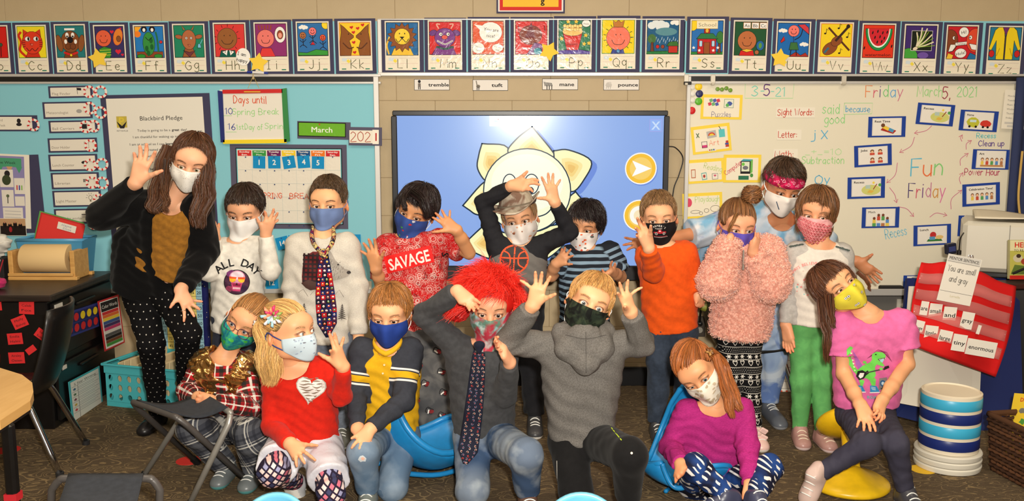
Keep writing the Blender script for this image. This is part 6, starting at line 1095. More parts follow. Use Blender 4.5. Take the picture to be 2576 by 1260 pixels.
# people
SKIN = {}
def skin_mat():
 s = NT('skin',.5, spec=.35); s.col(s.attr('Col')); s.bump(s.noise(350),.08,.0008)
 s.b.inputs['Subsurface Weight'].default_value = .12; s.b.inputs['Subsurface Scale'].default_value = .006; s.b.inputs['Subsurface Radius'].default_value = (1,.35,.2); return s.m
SKINM = skin_mat()
def conv(o, s): return lambda x, y: (o[0]+x/s, o[1]+y/s)
def rot_head(yaw, pitch, roll): return rotm(0, roll,0) @ rotm(0,0, yaw) @ rotm(pitch,0,0)
EYE = A(.0272,-.0745,-.004)
class Person:
 def __init__(s, label, d, zo, eye, hrot, nk, sh, el, wr, pel, hp, kn, an, hs=1.0, g=1.0, skin=(236,184,150), tips=(None, None), hn=(None, None), curl=(.12,.12), ro=0, fz=0.0):
  s.zf = conv(*zo) if zo else (lambda x, y: (x, y)); s.d = d; s.hs = hs; s.g = g; s.skin = np.array(skin, float); s.rots = hrot
  J = s.J
  s.R = rot_head(*hrot); e = J(eye); s.hc = e-s.R @ (A(0, EYE[1]-.011, EYE[2])*hs)
  s.nk = J(nk); s.sh = [J(q) for q in sh]; s.el = [J(q) for q in el]; s.wr = [J(q) for q in wr]; s.pel = J(pel)
  s.hp = [J(q) for q in hp]; s.kn = [J(q) for q in kn]; s.an = [J(q) for q in an]
  s.tips = [None if t is None else [J(q) for q in t] for t in tips]; s.hn = [A(0,-1,0) if n is None else unit(n) for n in hn]; s.curl = curl
  s.root = empty('person',(s.pel[0], s.pel[1],0), label, 'person'); s.W = unit(s.nk-s.pel)
  u = s.sh[1]-s.sh[0]; s.U = unit(u-s.W*np.dot(u, s.W)); s.D = np.cross(s.W, s.U)       # D points away from the chest's front
  if s.D[1] < 0 and not ro: pass
  s.k = s.hs
 def J(s, q):
  x, y = (q[0], q[1]) if len(q) > 3 else s.zf(q[0], q[1]); z = q[2] if len(q) > 2 else 0
  if isinstance(z, str): return PF(x, y,.052*s.hs if z == 'f' else float(z))       # a joint at a known height above the floor
  return P(x, y, s.d+z)
 def H(s, p): return s.hc+s.R @ (np.asarray(p, float)*s.hs)
 def HV(s, V): return s.hc+(np.asarray(V)*s.hs) @ s.R.T
 def px(s, x, y, dd=0): return s.J((x, y, dd))
 # --- head field
 def head(s, S, eo=(1,1), nose=1.0):
  k = s.hs; R = s.R
  def E(c, r, kk=.015, rot=None, neg=False):
   p = Ell(s.H(c), A(*r)*k, R if rot is None else R @ rot, kk*k)
   S.add(Neg(p) if neg else p)
  E((0,.012,.022),(.0660,.088,.079)); E((0,-.022,-.030),(.0530,.064,.068),.03); E((0,-.058,-.080),(.024,.020,.017),.035)
  for q in (-1,1):
   E((q*.0315,-.052,-.036),(.024,.026,.026),.02)
   E((q*.0450,-.010,-.050),(.019,.030,.030),.03)
  E((0,-.060,.028),(.052,.030,.030),.03)
  for q in (-1,1):
   E((q*.028,-.091,-.003),(.016,.0100,.0105),.012, neg=True)
   c = A(q*EYE[0], EYE[1], EYE[2]); S.ell(s.H(c), A(.0152,.0142,.0142)*k, R,.004*k)
   o = eo[0 if q < 0 else 1]                                     # the slit between the lids
   S.add(Neg(Ell(s.H((q*.0282,-.090, EYE[2]-.0006)), A(.0122,.011,.0049*o+.0004)*k, R @ rotm(0,-q*5,0),.0012*k)))
  S.cap(s.H((0,-.078,.004)), s.H((0,-.098*nose,-.026)),.0065*k,.0095*k,.012*k)
  for q in (-1,1): S.ell(s.H((q*.0095,-.090,-.029)), A(.0065,.008,.0058)*k, R,.006*k)
  S.ell(s.H((0,-.082,-.053)), A(.020,.009,.010)*k, R,.008*k)
  for q in (-1,1):
   r = rotm(8,-q*12, q*28)
   S.ell(s.H((q*.0715,.014,-.008)), A(.0075,.0175,.0285)*k, R @ r,.006*k)
   S.add(Neg(Ell(s.H((q*.0775,.008,-.004)), A(.0055,.0095,.0170)*k, R @ r,.003*k)))
  S.cap(s.H((0,.024,-.045)), s.nk,.037*k*min(1, s.g+.05),.037*k*s.g,.02)
 def hand(s, i, S):
  w, t, n = s.wr[i], s.tips[i], s.hn[i]; e = s.el[i]; k = s.hs
  if t is None:
   L = .118*k; M = unit(w-e); ac = unit(np.cross(M, A(0,0,1) if abs(M[2]) < .8 else A(0,1,0)))*(1 if i else -1)
   t = [w+M*L*.62+ac*L*.3]+[w+M*L*f+ac*L*o for f, o in ((.95,.16),(1.0,.05),(.95,-.06),(.8,-.16))]
  M = t[2]-w; L = max(np.linalg.norm(M),.07*k); L0 = max(L,.105*k); Mh = unit(M+.35*(t[1]-w)+.35*(t[3]-w)); a = t[1]-t[4]; a = a-Mh*np.dot(a, Mh); ac = unit(a)
  n = unit(n-Mh*np.dot(n, Mh)); h = L0
  for (f, o, r), tp in zip(((.50,.155,.050),(.52,.053,.051),(.50,-.05,.049),(.45,-.15,.043)), t[1:]):
   m = w+Mh*h*f*min(1, L/L0+.1)+ac*h*o; v = tp-m; l = np.linalg.norm(v)
   c = s.curl[i]*l if s.curl[i] > 0 else s.curl[i]*l
   p1 = m+v*.46-n*c; p2 = m+v*.76-n*c*.75
   S.cap(w+ac*h*o*.55, m,.062*h,.056*h,.022*k); S.chain([m, p1, p2, tp],[r*h*1.08, r*h*1.02, r*h*.95, r*h*.80],.0035*k)
  c0 = w+Mh*h*.12+ac*h*.13; v = t[0]-c0; m = c0+v*.48+Mh*h*.02
  S.cap(c0, m,.075*h,.062*h,.02*k); S.chain([m, m+(t[0]-m)*.5+n*.01*h, t[0]],[.06*h,.054*h,.042*h],.004*k)
  f = unit(w-e); S.cap(w-f*.0, w+Mh*h*.1,.018*k*s.g,.060*h,.015*k, sq=(n,.85))
 def body(s, eo=(1,1), bare=(0,0), brow=(120,85,60), gaze=(0,0), iris=(80,60,45), nose=1.0, hh=None, lash=1.0, legs=True, freck=0):
  """skin: one mesh. bare: how far up the arm the skin shows (1 = elbow, 2 = shoulder)"""
  k = s.hs; parts = []; B = Solid(); g = s.g
  B.chain([s.nk-s.W*.01, s.nk-s.W*.10, s.pel],[.035*k,.058*g,.062*g],.04)
  for i in (0,1):
   a = s.sh[i]*.75+s.nk*.25; B.cap(a-s.W*.05, s.hp[i]*.8+s.pel*.2,.050*g,.055*g,.04)
   B.cap(s.nk-s.W*.01, s.sh[i],.028*k,.030*k*g,.03)
   B.chain([s.sh[i], s.el[i], s.wr[i]],[.030*k*g,.023*k*g,.016*k*g],.02)
   if legs: B.chain([s.hp[i], s.kn[i], s.an[i]],[.052*k*g,.038*k*g,.024*k*g],.02)
  parts.append(B.mesh(.009))
  Hd = Solid(); s.head(Hd, eo, nose); Hd.cap(s.nk-s.W*.03+s.U*-.05, s.nk-s.W*.03+s.U*.05,.03*k, k=.03)
  hv = Hd.mesh(.0026*k); parts.append(hv); s.hv = hv
  for i in (0,1):
   if s.tips[i] is None and s.hide[i]: continue
   S = Solid(); s.hand(i, S); w, e, sh = s.wr[i], s.el[i], s.sh[i]; f = unit(e-w); l = np.linalg.norm(e-w)
   if bare[i] >= 1: S.chain([w, w+f*l*.35, e],[.0180*k*g,.0245*k*g,.0265*k*g],.012)
   else: S.cap(w, w+f*l*.4,.0180*k*g,.0225*k*g,.012)
   if bare[i] >= 2: S.cap(e, e*.3+sh*.7,.0275*k*g,.031*k*g,.015)
   parts.append(S.mesh((hh or .0027*k)))
  V, F = join(parts); C = np.tile(s.skin,(len(V),1)); n0 = len(parts[0][0]); n1 = n0+len(hv[0])
  L = (V[n0:n1]-s.hc) @ s.R/k; c = C[n0:n1]; X = np.abs(L[:,0])
  fr = L[:,1] < -.03
  def tint(m, col, a):
   c[:] = c+(np.asarray(col, float)-c)*(m*a)[:, None]
  gs = lambda x, y, sx, sy: np.exp(-((L[:,0]-x)/sx)**2-((L[:,2]-y)/sy)**2)*fr
  for q in (-1,1):
   tint(gs(q*.036,-.034,.018,.014), s.skin*A(1.0,.78,.74),.45)
   bx = (L[:,0]*q-.030)/.0165; by = (L[:,2]-(.0205-.004*bx**2+.0015*bx))/.0034
   tint(np.clip(1.25-np.maximum(np.abs(bx)**4, by**2),0,1)*fr, brow,.72)
   ex = L[:,0]*q-.0282; dist = np.sqrt((ex/.0142)**2+((L[:,2]-EYE[2])/(.0052+.0030*eo[0 if q < 0 else 1]))**2)
   m = np.clip(1-np.abs(dist-1.0)/.34,0,1)*fr*(L[:,1] < -.066); up = np.where(L[:,2] > EYE[2]+.001,1.0,.35); tint(m*up*lash,(58,36,28),.85)
   tint(gs(q*.030,-.016,.016,.006), s.skin*A(.86,.74,.72),.35)
  tint(gs(0,-.028,.013,.010), s.skin*A(1,.78,.73),.4)
  tint(np.clip((X-.063)/.01,0,1), s.skin*A(1,.78,.70),.45)
  for j in range(n1, len(V),1) if False else []: pass
  C[n0:n1] = c
  for i in (0,1):
   if s.tips[i]:
    for t in s.tips[i]:
     m = np.exp(-(np.linalg.norm(V[n1:]-t, axis=1)/(.014*k))**2); C[n1:] += (s.skin*A(1,.80,.76)-C[n1:])*(m*.5)[:, None]
  C = C*(1+.03*np.sin(V[:, :1]*70+V[:,2:]*55)); C = np.clip(C,0,255)
  s.bo = link_mesh('body', V, F, SKINM, s.root, C); s.hb = bvh_of(*hv)
  for q in (-1,1):
   mb = MB(); r = .0128*k; gx = gaze[0]; gy = gaze[1]; prof = []; cols = []
   for a, cl in ((0,(8,6,6)),(10,(8,6,6)),(13,(10,8,8)),(14, iris),(24, tuple(np.array(iris)*1.15)),(28, tuple(np.array(iris)*.45)),(31,(205,200,192)),(50,(232,226,218)),(80,(225,205,195)),(120,(200,170,160)),(180,(200,170,160))):
    prof.append((r*math.sin(math.radians(a)), r*math.cos(math.radians(a)))); cols.append(cl)
   Rg = s.R @ rotm(-gy,0, gx) @ frame((0,-1,0))
   mb.lathe(prof, s.H((q*EYE[0], EYE[1]-.0008, EYE[2])), Rg,18, cols=cols)
   mb.build('eye', MATS.setdefault('eye', eye_mat()), s.root, smooth=True)
  return s
 hide = (0,0)
 def brows(s, c, th=.0030, lift=0):
  for q in (-1,1):
   n = 26; u = np.linspace(-1,1, n); paths = []
   for i in range(n):
    p = []
    for t in (0,.5,1):
     x = q*(.0295+.0160*u[i]+.004*t); z = .0195+lift-.0035*u[i]**2+(.002+RNG.normal()*.0009)*(1-abs(u[i]))*2*(t-.3)*1.1+RNG.normal()*.0008
     o = s.H((x,-.16, z)); h = s.hb.ray_cast(Vector(o), Vector(s.R @ A(0,1,0)))
     p.append(np.array(h[0] if h[0] else s.H((x,-.08, z)))-s.R @ A(0,.0009,0))
    paths.append(p)
   V, F, C = strand_mesh(np.array(paths),.0009*s.hs, hair_cols(n, c,.12)); link_mesh('eyebrow', V, F, HAIR, s.root, C)
 # --- attributes for cloth
 def arm_attr(s, V, S):
  out = np.zeros((len(V),3)); X, Y, Z = V.T; dt = np.full(len(V),9.); da = np.full(len(V),9.)
  for p in S.p:
   if p.g is None: continue
   d = p.d(X, Y, Z)
   if p.g == 0: dt = np.minimum(dt, d)
   else: da = np.minimum(da, d)
  best = np.full(len(V),9.)
  for i in (0,1):
   t0 = 0
   for a, b in ((s.sh[i], s.el[i]),(s.el[i], s.wr[i])):
    ba = b-a; l = np.linalg.norm(ba); t = np.clip(((V-a) @ ba)/l**2,-.2,1.2); q = V-a-t[:, None]*ba; d = np.linalg.norm(q, axis=1)
    n1 = unit(np.cross(ba, A(0,1,.01))); n2 = np.cross(unit(ba), n1); an = np.arctan2(q @ n1, q @ n2)*.035
    m = d < best; best = np.where(m, d, best); out[m,0] = (t0+t*l)[m]; out[m,1] = an[m]; t0 += l
  out[:,2] = dt-da; return out
 def tor_attr(s, V):
  q = V-s.pel; return np.stack([q @ s.U, q @ s.D, q @ s.W],1)
 def leg_attr(s, V):
  out = np.zeros((len(V),3)); best = np.full(len(V),9.)
  for i in (0,1):
   t0 = 0
   for a, b in ((s.hp[i], s.kn[i]),(s.kn[i], s.an[i])):
    ba = b-a; l = np.linalg.norm(ba); t = np.clip(((V-a) @ ba)/l**2,-.2 if t0 == 0 else 0,1 if t0 == 0 else 1.2); q = V-a-t[:, None]*ba; d = np.linalg.norm(q, axis=1)
    n1 = unit(np.cross(ba, A(.01,1,.02))); n2 = np.cross(unit(ba), n1); an = np.arctan2(q @ n1, q @ n2)*.055
    m = d < best; best = np.where(m, d, best); out[m,0] = (t0+t*l)[m]; out[m,1] = an[m]; out[m,2] = i*2-1; t0 += l
  return out
 def shirt(s, name, mat, hem, sleeve=2.0, loose=.010, neck=.052, fold=.004, wl=.07, seed=1, ext=.10, label=None, cuffr=None, hemn=None, flare=0.0, h=.0062, belly=0, slr=1.0, arms=(1,1), neckdrop=0.0, sh_r=1.0, extra=None, open_front=None):
  """sleeve: 2 = to the wrist, 1 = to the elbow"""
  g, k = s.g, s.hs; S = Solid(); hemp = s.J(hem); dn = -s.W if hemn is None else unit(hemn)
  end = hemp-s.pel; hl = np.dot(end, dn)
  for i in (0,1):
   a = s.sh[i]*.66+s.nk*.34-s.W*.055*k; b = s.hp[i]*.82+s.pel*.18; b = b+dn*(np.dot(hemp-b, dn)+ext*.35)
   S.cap(a, b,(.056*g)*k+loose,(.054*g)*k+loose+flare,.045)
  S.cap(s.nk-s.W*.075*k, s.pel+dn*(hl+ext*.3),.058*g*k+loose,.060*g*k+loose+flare+belly,.045)
  for i in (0,1): S.cap(s.nk-s.W*.028*k, s.sh[i]-s.W*.004,.036*k*sh_r+loose*.4,.034*k*sh_r+loose*.5,.035)
  if extra: extra(S)
  S.add(Warp(folds(fold, wl, seed, s.U*.4+s.D*.2))); S.add(Cut(hemp, dn))
  up = unit(s.H((0,.02,-.05))-s.nk); fw = -s.D
  nkc = Neg(Cap(s.nk+up*.016+fw*(.006+neckdrop), s.nk+up*.14, neck*k, neck*k*1.2, k=.007)); S.add(nkc)
  cuts = []
  for i in (0,1):
   if not arms[i]: continue
   sh, el, wr = s.sh[i], s.el[i], s.wr[i]; ru = (.033*g*k+loose*.8)*slr; re = (.029*g*k+loose*.7)*slr; rw = cuffr or (.021*g*k+loose*.5)
   wf = folds(fold*.9, wl*.85, seed+5+i)
   if sleeve >= 1.05:
    f = min(sleeve-1,1); e = el+(wr-el)*(f+.10); c = el+(wr-el)*f; S.limb([sh, el, e],[ru, re, rw],[Cut(c, wr-el, r=.09*k+.02)],.016,1, wf)
   else:
    f = sleeve; e = sh+(el-sh)*(f+.15); S.limb([sh, e],[ru*1.05, ru*1.15],[Cut(sh+(el-sh)*f, el-sh, r=.12)],.014,1, wf)
  V, F = S.mesh(h); at = {'tor': s.tor_attr(V), 'arm': s.arm_attr(V, S)}
  o = link_mesh(name, V, F, mat, s.root, attrs=at)
  if label: o['label'] = label
  s.sb = bvh_of(V, F); s.sV = V; return o
 def pants(s, name, mat, loose=.008, fold=.004, wl=.085, seed=2, cut=.93, label=None, top=.05, h=.0065, legr=1.0, flare=0.0, seat=1.0, hemext=0, kr=1.0):
  g, k = s.g, s.hs; S = Solid()
  S.cap(s.hp[0]*.8+s.pel*.2, s.hp[1]*.8+s.pel*.2,(.058*g*k+loose)*seat, k=.03); S.cap(s.pel, s.pel+s.W*top,.060*g*k*seat, k=.04)
  for i in (0,1): S.cap(s.hp[i]*.8+s.pel*.2, s.hp[i]*.8+s.pel*.2+s.W*top,.056*g*k*seat, k=.04)
  cuts = []
  for i in (0,1):
   a = s.an[i]; kn = s.kn[i]; e = kn+(a-kn)*(cut+.1)
   if cut <= 0: e = s.hp[i]+(kn-s.hp[i])*(1+cut+.1)
   r = [(.054*g*k+loose)*legr,(.041*g*k+loose)*legr*kr,(.027*g*k+loose)*legr+flare]
   if cut > 0: S.limb([s.hp[i], kn, e], r,[Cut(kn+(a-kn)*cut, a-kn, r=.12)],.02,1)
   else: S.limb([s.hp[i], e],[r[0], r[1]*1.15],[Cut(s.hp[i]+(kn-s.hp[i])*(1+cut), kn-s.hp[i], r=.15)],.02,1)
  S.add(Warp(folds(fold, wl, seed)), *cuts); V, F = S.mesh(h); o = link_mesh(name, V, F, mat, s.root, attrs={'leg': s.leg_attr(V), 'tor': s.tor_attr(V)})
  if label: o['label'] = label
  s.pb = bvh_of(V, F); return o
 def shoe(s, i, dirn, c=(60,60,62), sole=(225,222,215), label=None, up=(0,0,1), L=.185, lace=(230,230,225), drop=.055):
  """dirn: horizontal direction of the toes; the sole stands 'drop' below the ankle"""
  k = s.hs; d = unit(dirn); U_ = unit(np.asarray(up, float)-d*np.dot(up, d)); r = np.cross(d, U_); a = s.an[i]-U_*drop*k; L = L*k
  S = Solid(); Q = lambda x, y, z: a+d*(x*k)+r*(y*k)+U_*(z*k)
  heel, toe = -.038, L/k-.055
  S.cap(Q(heel+.02,0,.022), Q(toe-.03,0,.020),.031*k,.033*k,.02, sq=(U_,.75)); S.cap(Q(heel+.02,0,.05), Q(heel+.05,0,.065),.027*k,.027*k,.02)
  S.cap(Q(.02,0,.045), Q(toe-.05,0,.030),.026*k,.024*k,.025); S.add(Cut(Q(0,0,.001),-U_)); S.add(Cut(Q(0,0,.084), U_-d*.15, k=.004))
  V, F = S.mesh(.0042); z = (V-a) @ U_/k; C = np.where((z < .017)[:, None], A(*sole), A(*c)).astype(float)
  o = link_mesh('shoe', V, F, PLAST, s.root, C)
  if label: o['label'] = label
  b = bvh_of(V, F); mb = MB()
  for j in range(4):
   pts = []
   for y in np.linspace(-.02,.02,6):
    p = Q(.025+.02*j, y,.15); h = b.ray_cast(Vector(p), Vector(-U_));
    if h[0]: pts.append(np.array(h[0])+U_*.0015)
   if len(pts) > 2: mb.tube(pts,.0022*k,5, lace)
  if mb.n: mb.build('shoelace', PLAST, o, smooth=True)
  return o
 def mask(s, c=(235,235,232), mat=None, top=-.010, side=(-.014,-.052), bot=-.098, T=72, pleat=0, cup=0.0, label=None, loops=(238,238,235), pat=None, name='face_mask', loop_w=.0016, smoothn=1.0):
  def surf(th, v):
   a = abs(th)/math.radians(T); w = a**2.2
   zt = top*(1-w)+side[0]*w; zb = bot*(1-w)+side[1]*w; z = zt+(zb-zt)*v
   yz = np.interp(-z,[0,.012,.03,.05,.075,.10,.115],[.098,.109,.1155,.113,.107,.094,.078])+cup*math.sin(math.pi*v)
   xs = np.interp(-z,[0,.03,.06,.09,.11],[.0670,.0655,.0605,.0515,.045]); n = max(0, math.cos(th))
   base = np.interp(-z,[0,.03,.06,.09,.115],[.089,.094,.092,.086,.074]); y = base*n+(yz-base)*math.exp(-(th/.42)**2)*smoothn
   pl = pleat*.0016*math.sin(v*math.pi*7)*(1-a**3)
   return A(xs*math.sin(th)*1.02,-y+.004-pl, z)
  nu, nv = 33,17; th = np.linspace(-math.radians(T), math.radians(T), nu)
  L = np.array([[surf(t, v) for v in np.linspace(0,1, nv)] for t in th]); D = np.zeros((nu, nv))
  for i in range(nu):
   for j in range(nv):
    p = L[i, j]; r = unit(A(p[0], p[1]-.0,0)); o = p+r*.06; h_ = s.hb.ray_cast(Vector(s.H(o)), Vector(s.R @ -r))
    if h_[0]: D[i, j] = max(0,.06-h_[3]/s.hs+.0028)
  for _ in range(3):
   Dp = np.pad(D,1, mode='edge'); D = np.maximum(D,(Dp[:-2,1:-1]+Dp[2:,1:-1]+Dp[1:-1, :-2]+Dp[1:-1,2:]+2*D)/6)
  for i in range(nu):
   for j in range(nv): p = L[i, j]; L[i, j] = p+unit(A(p[0], p[1],0))*D[i, j]
  g = s.hc+(L*s.hs) @ s.R.T
  col = np.array([[pat(t/math.radians(T), v) if pat else c for v in np.linspace(0,1, nv)] for t in th], float).reshape(-1,3)
  mb = MB(); mb.sheet(g[::-1],.0016*s.hs, col=col.reshape(nu, nv,3)[::-1].reshape(-1,3)); o = mb.build(name, mat or CLOTHP, s.root, smooth=True)
  for q, a in ((0, g[0]),(-1, g[-1])):
   m2 = MB(); e = -1 if q == 0 else 1
   ear = s.H((e*.074,.022,.012)); low = s.H((e*.073,.024,-.022))
   m2.tube([a[1],(a[1]+ear)/2+s.R @ A(e*.006,0,.002), ear, s.H((e*.074,.036,-.006)), low,(a[-2]+low)/2+s.R @ A(e*.004,0,0), a[-2]], loop_w*s.hs,6, loops, sm=4)
   m2.build('ear_loop', PLAST, o, smooth=True)
  if label: o['label'] = label
  s.mk = o; s.mg = g; s.mb = bvh_of(np.vstack([x for x in mb.V]), mb.F); return o
 def mask_draw(s, dr, name='mask_print', parent=None):
  O = s.H((0,-.14,-.05)); mb = dr.drape(s.mb, O, s.R @ A(1,0,0)*s.hs, s.R @ A(0,0,1)*s.hs, s.R @ A(0,1,0), lift=.0002, base=.0006, maxe=.006, reach=.4)
  if mb.n: return mb.build(name, PAINT, parent or s.mk, kind='stuff')
 def print(s, dr, at, name='print', mat=None, U=None, V=None, D=None, sc=1.0, rot=0, lift=.0003, base=.0016, parent=None, maxe=.012, bvh=None):
  """drape a drawing on the garment around the photo point at"""
  O = s.J(at); V = s.W if V is None else V; a = math.radians(rot); U0 = s.U if U is None else U; D = (O-A(0,0, CZ)) if D is None else D
  D = unit(D); U0 = unit(U0-D*np.dot(U0, D)); V0 = unit(np.cross(U0, D)); V0 = V0 if np.dot(V0, V) > 0 else -V0
  U1 = U0*math.cos(a)+V0*math.sin(a); V1 = -U0*math.sin(a)+V0*math.cos(a)
  mb = dr.drape(bvh or s.sb, O, U1*sc, V1*sc, D, maxe=maxe/sc, lift=lift, base=base)
  return mb.build(name, mat or PAINT, parent or s.root, kind='stuff' if 'pyjama' in name or 'bandana' in name else None) if mb.n else None
 # --- hair
 def cap_hair(s, prof, col, n=1500, lift=.012, w=.0016, name='hair', wav=.0012, grow=.5, jl=.006, free=0.0, amp=.2, fall=None, part=None, ends=.05, top=0.0, up=0.0):
  lift *= .85; n = int(n*1.9); w = w*.62; amp *= .8
  """prof: [(azimuth deg from the face, end polar angle deg)], symmetric or -180..180; strands comb from the crown outwards"""
  pa = np.array(prof, float)
  if pa[:,0].min() >= 0: pa = np.vstack([np.stack([-pa[::-1,0], pa[::-1,1]],1), pa])
  end = lambda ph: np.radians(np.interp(np.degrees(ph), pa[:,0], pa[:,1]))
  ph = np.radians(np.linspace(-180,180,49)); t = np.linspace(0,1,16)
  g = np.stack([hp(end(p)*t, np.full(16, p), np.full(16, lift*.45)+top*np.cos(end(p)*t).clip(0)) for p in ph]); V = g.reshape(-1,3); I = lambda i, j: i*16+j
  F = [(I(i, j), I(i, j+1), I(i+1, j+1), I(i+1, j)) for i in range(48) for j in range(15)]
  gi = np.stack([hp(end(p)*t, np.full(16, p), np.full(16,-.004)) for p in ph]).reshape(-1,3); m = len(V); F += [tuple(q+m for q in f[::-1]) for f in F]
  F += [(I(i,15), I(i,15)+m, I(i+1,15)+m, I(i+1,15)) for i in range(48)]
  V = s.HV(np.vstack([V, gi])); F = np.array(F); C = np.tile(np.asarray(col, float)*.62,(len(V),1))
  ph = RNG.uniform(-math.pi, math.pi, n); e = end(ph)*(1+RNG.normal(size=n)*ends); t0 = RNG.uniform(0,.8, n)**.8; t1 = np.minimum(t0+grow*(.7+.5*RNG.random(n)),1.0)
  m = 9; u = np.linspace(0,1, m)[None]; tt = t0[:, None]+(t1-t0)[:, None]*u; phs = ph[:, None]+RNG.normal(size=(n,1))*.10*u
  if part is not None:                       # comb sideways from a parting
   phs = phs+part*u*np.cos(phs)
  lf = lift*(.5+.6*np.sin(np.pi*np.clip(u,0,.8)))+RNG.normal(size=(n,1))*jl*.35+up*u*u+top*np.cos(e[:, None]*tt).clip(0)
  Pth = hp(e[:, None]*tt, phs, lf)+RNG.normal(size=(n, m,3)).cumsum(1)*wav*.25
  if free:                                    # loose ends hanging past the head
   dn = A(0,0,-1)
   sel = (t1 > .9) & (np.abs(ph) > 1.0); ext = np.linspace(0,1,6)[1:][None, :, None]*free*(.75+.5*RNG.random((n,1,1)))
   tail = Pth[:,-1:, :]+ext*dn[None, None]+RNG.normal(size=(n,5,3)).cumsum(1)*wav*.6
   Pth = np.concatenate([Pth, np.where(sel[:, None, None], tail, Pth[:,-1:, :]+ext*.02)],1)
  V2, F2, C2 = strand_mesh(s.HV(Pth), w*s.hs, hair_cols(n, col, amp))
  V3, F3 = join([(V, F),(V2, F2)])
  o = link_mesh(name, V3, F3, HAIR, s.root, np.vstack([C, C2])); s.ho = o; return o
 def swept(s, tie, col, n=1400, w=.0017, hairline=None, lift=.008, amp=.2, name='hair', jit=.004):
  n = int(n*1.9); w = w*.6; amp *= .8
  """hair pulled back over the skull to a tie point given as (th, ph) degrees"""
  hl = np.array(hairline or [(0,62),(30,62),(55,74),(72,100),(88,98),(105,118),(130,128),(180,132)], float)
  end = lambda ph: np.radians(np.interp(np.abs(np.degrees(ph)), hl[:,0], hl[:,1]))
  ph = np.radians(np.linspace(-180,180,49)); t = np.linspace(0,1,14)
  g = np.stack([hp(end(p)*t, np.full(14, p), np.full(14, lift*.5)) for p in ph]).reshape(-1,3); gi = np.stack([hp(end(p)*t, np.full(14, p), np.full(14,-.004)) for p in ph]).reshape(-1,3); I = lambda i, j: i*14+j; m = len(g)
  F = [(I(i, j), I(i, j+1), I(i+1, j+1), I(i+1, j)) for i in range(48) for j in range(13)]; F += [tuple(q+m for q in f[::-1]) for f in F]; F += [(I(i,13), I(i,13)+m, I(i+1,13)+m, I(i+1,13)) for i in range(48)]
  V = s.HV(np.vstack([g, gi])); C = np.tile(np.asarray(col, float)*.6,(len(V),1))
  T = hp(np.array([math.radians(tie[0])]), np.array([math.radians(tie[1])]), np.array([.006]))[0]; s.tie = s.H(T)
  ph = RNG.uniform(-math.pi, math.pi, n); th = end(ph)*RNG.uniform(.15,1, n)**.6; P0 = hp(th, ph, np.full(n,.002))
  d0 = P0-HC; d1 = T-HC; u = np.linspace(0,1,10)[None, :, None]; q = d0[:, None]*(1-u)+d1[None, None]*u
  nr = np.linalg.norm(q/HR, axis=2, keepdims=True); q = q/nr*(1+lift/.08*(.35+.65*np.sin(np.pi*u)**.5)+RNG.normal(size=(n,1,1))*jit*6)
  q = HC+q+RNG.normal(size=q.shape).cumsum(1)*.0003
  V2, F2, C2 = strand_mesh(s.HV(q), w*s.hs, hair_cols(n, col, amp)); V3, F3 = join([(V, np.array(F)),(V2, F2)])
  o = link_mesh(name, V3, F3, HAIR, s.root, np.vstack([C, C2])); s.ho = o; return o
 def lock(s, guide, col, n=160, r0=.012, r1=.02, w=.0017, amp=.2, name='hair_lock', parent=None, wave=.004, freq=3.0, lens=.15, core=True, world=False):
  n = int(n*2); w = w*.62; amp *= .8
  """a bundle of strands along guide points (photo points or world)"""
  G = [np.asarray(q, float) if world or len(q) == 4 else s.J(q) for q in guide]; G = smooth_path(G,6); m = len(G); u = np.linspace(0,1, m)
  off = RNG.normal(size=(n,1,3)); off /= np.linalg.norm(off, axis=2, keepdims=True); off *= RNG.random((n,1,1))**.4
  rr = (r0+(r1-r0)*np.minimum(1, u*1.6))*(1-.55*u**4); T = np.gradient(G, axis=0); T /= np.linalg.norm(T, axis=1, keepdims=True)
  off = off-T[None]*(off*T[None]).sum(2, keepdims=True)*.8; ph = RNG.uniform(0,6.28,(n,1)); wv = np.sin(u[None]*freq*6.28+ph*.35)*wave*u[None]
  Pth = G[None]+off*rr[None, :, None]+wv[..., None]*A(1,.3,0)+RNG.normal(size=(n, m,3)).cumsum(1)*.0004
  ln = 1-lens*RNG.random(n); idx = ln[:, None]*u[None]*(m-1); i0 = np.floor(idx).astype(int).clip(0, m-2); fr = (idx-i0)[..., None]; ar = np.arange(n)[:, None]; Pth = Pth[ar, i0]*(1-fr)+Pth[ar, i0+1]*fr
  V, F, C = strand_mesh(Pth, w*s.hs, hair_cols(n, col, amp), tip=.5)
  if core:
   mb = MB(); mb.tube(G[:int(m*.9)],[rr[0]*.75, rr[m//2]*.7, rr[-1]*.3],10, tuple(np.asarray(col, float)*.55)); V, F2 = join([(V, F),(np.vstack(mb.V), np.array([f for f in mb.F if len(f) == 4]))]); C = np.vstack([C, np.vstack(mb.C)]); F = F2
  return link_mesh(name, V, F, HAIR, parent or s.root, C)
def eye_mat():
 s = NT('eye',.12, spec=.6); s.col(s.attr('Col')); return s.m
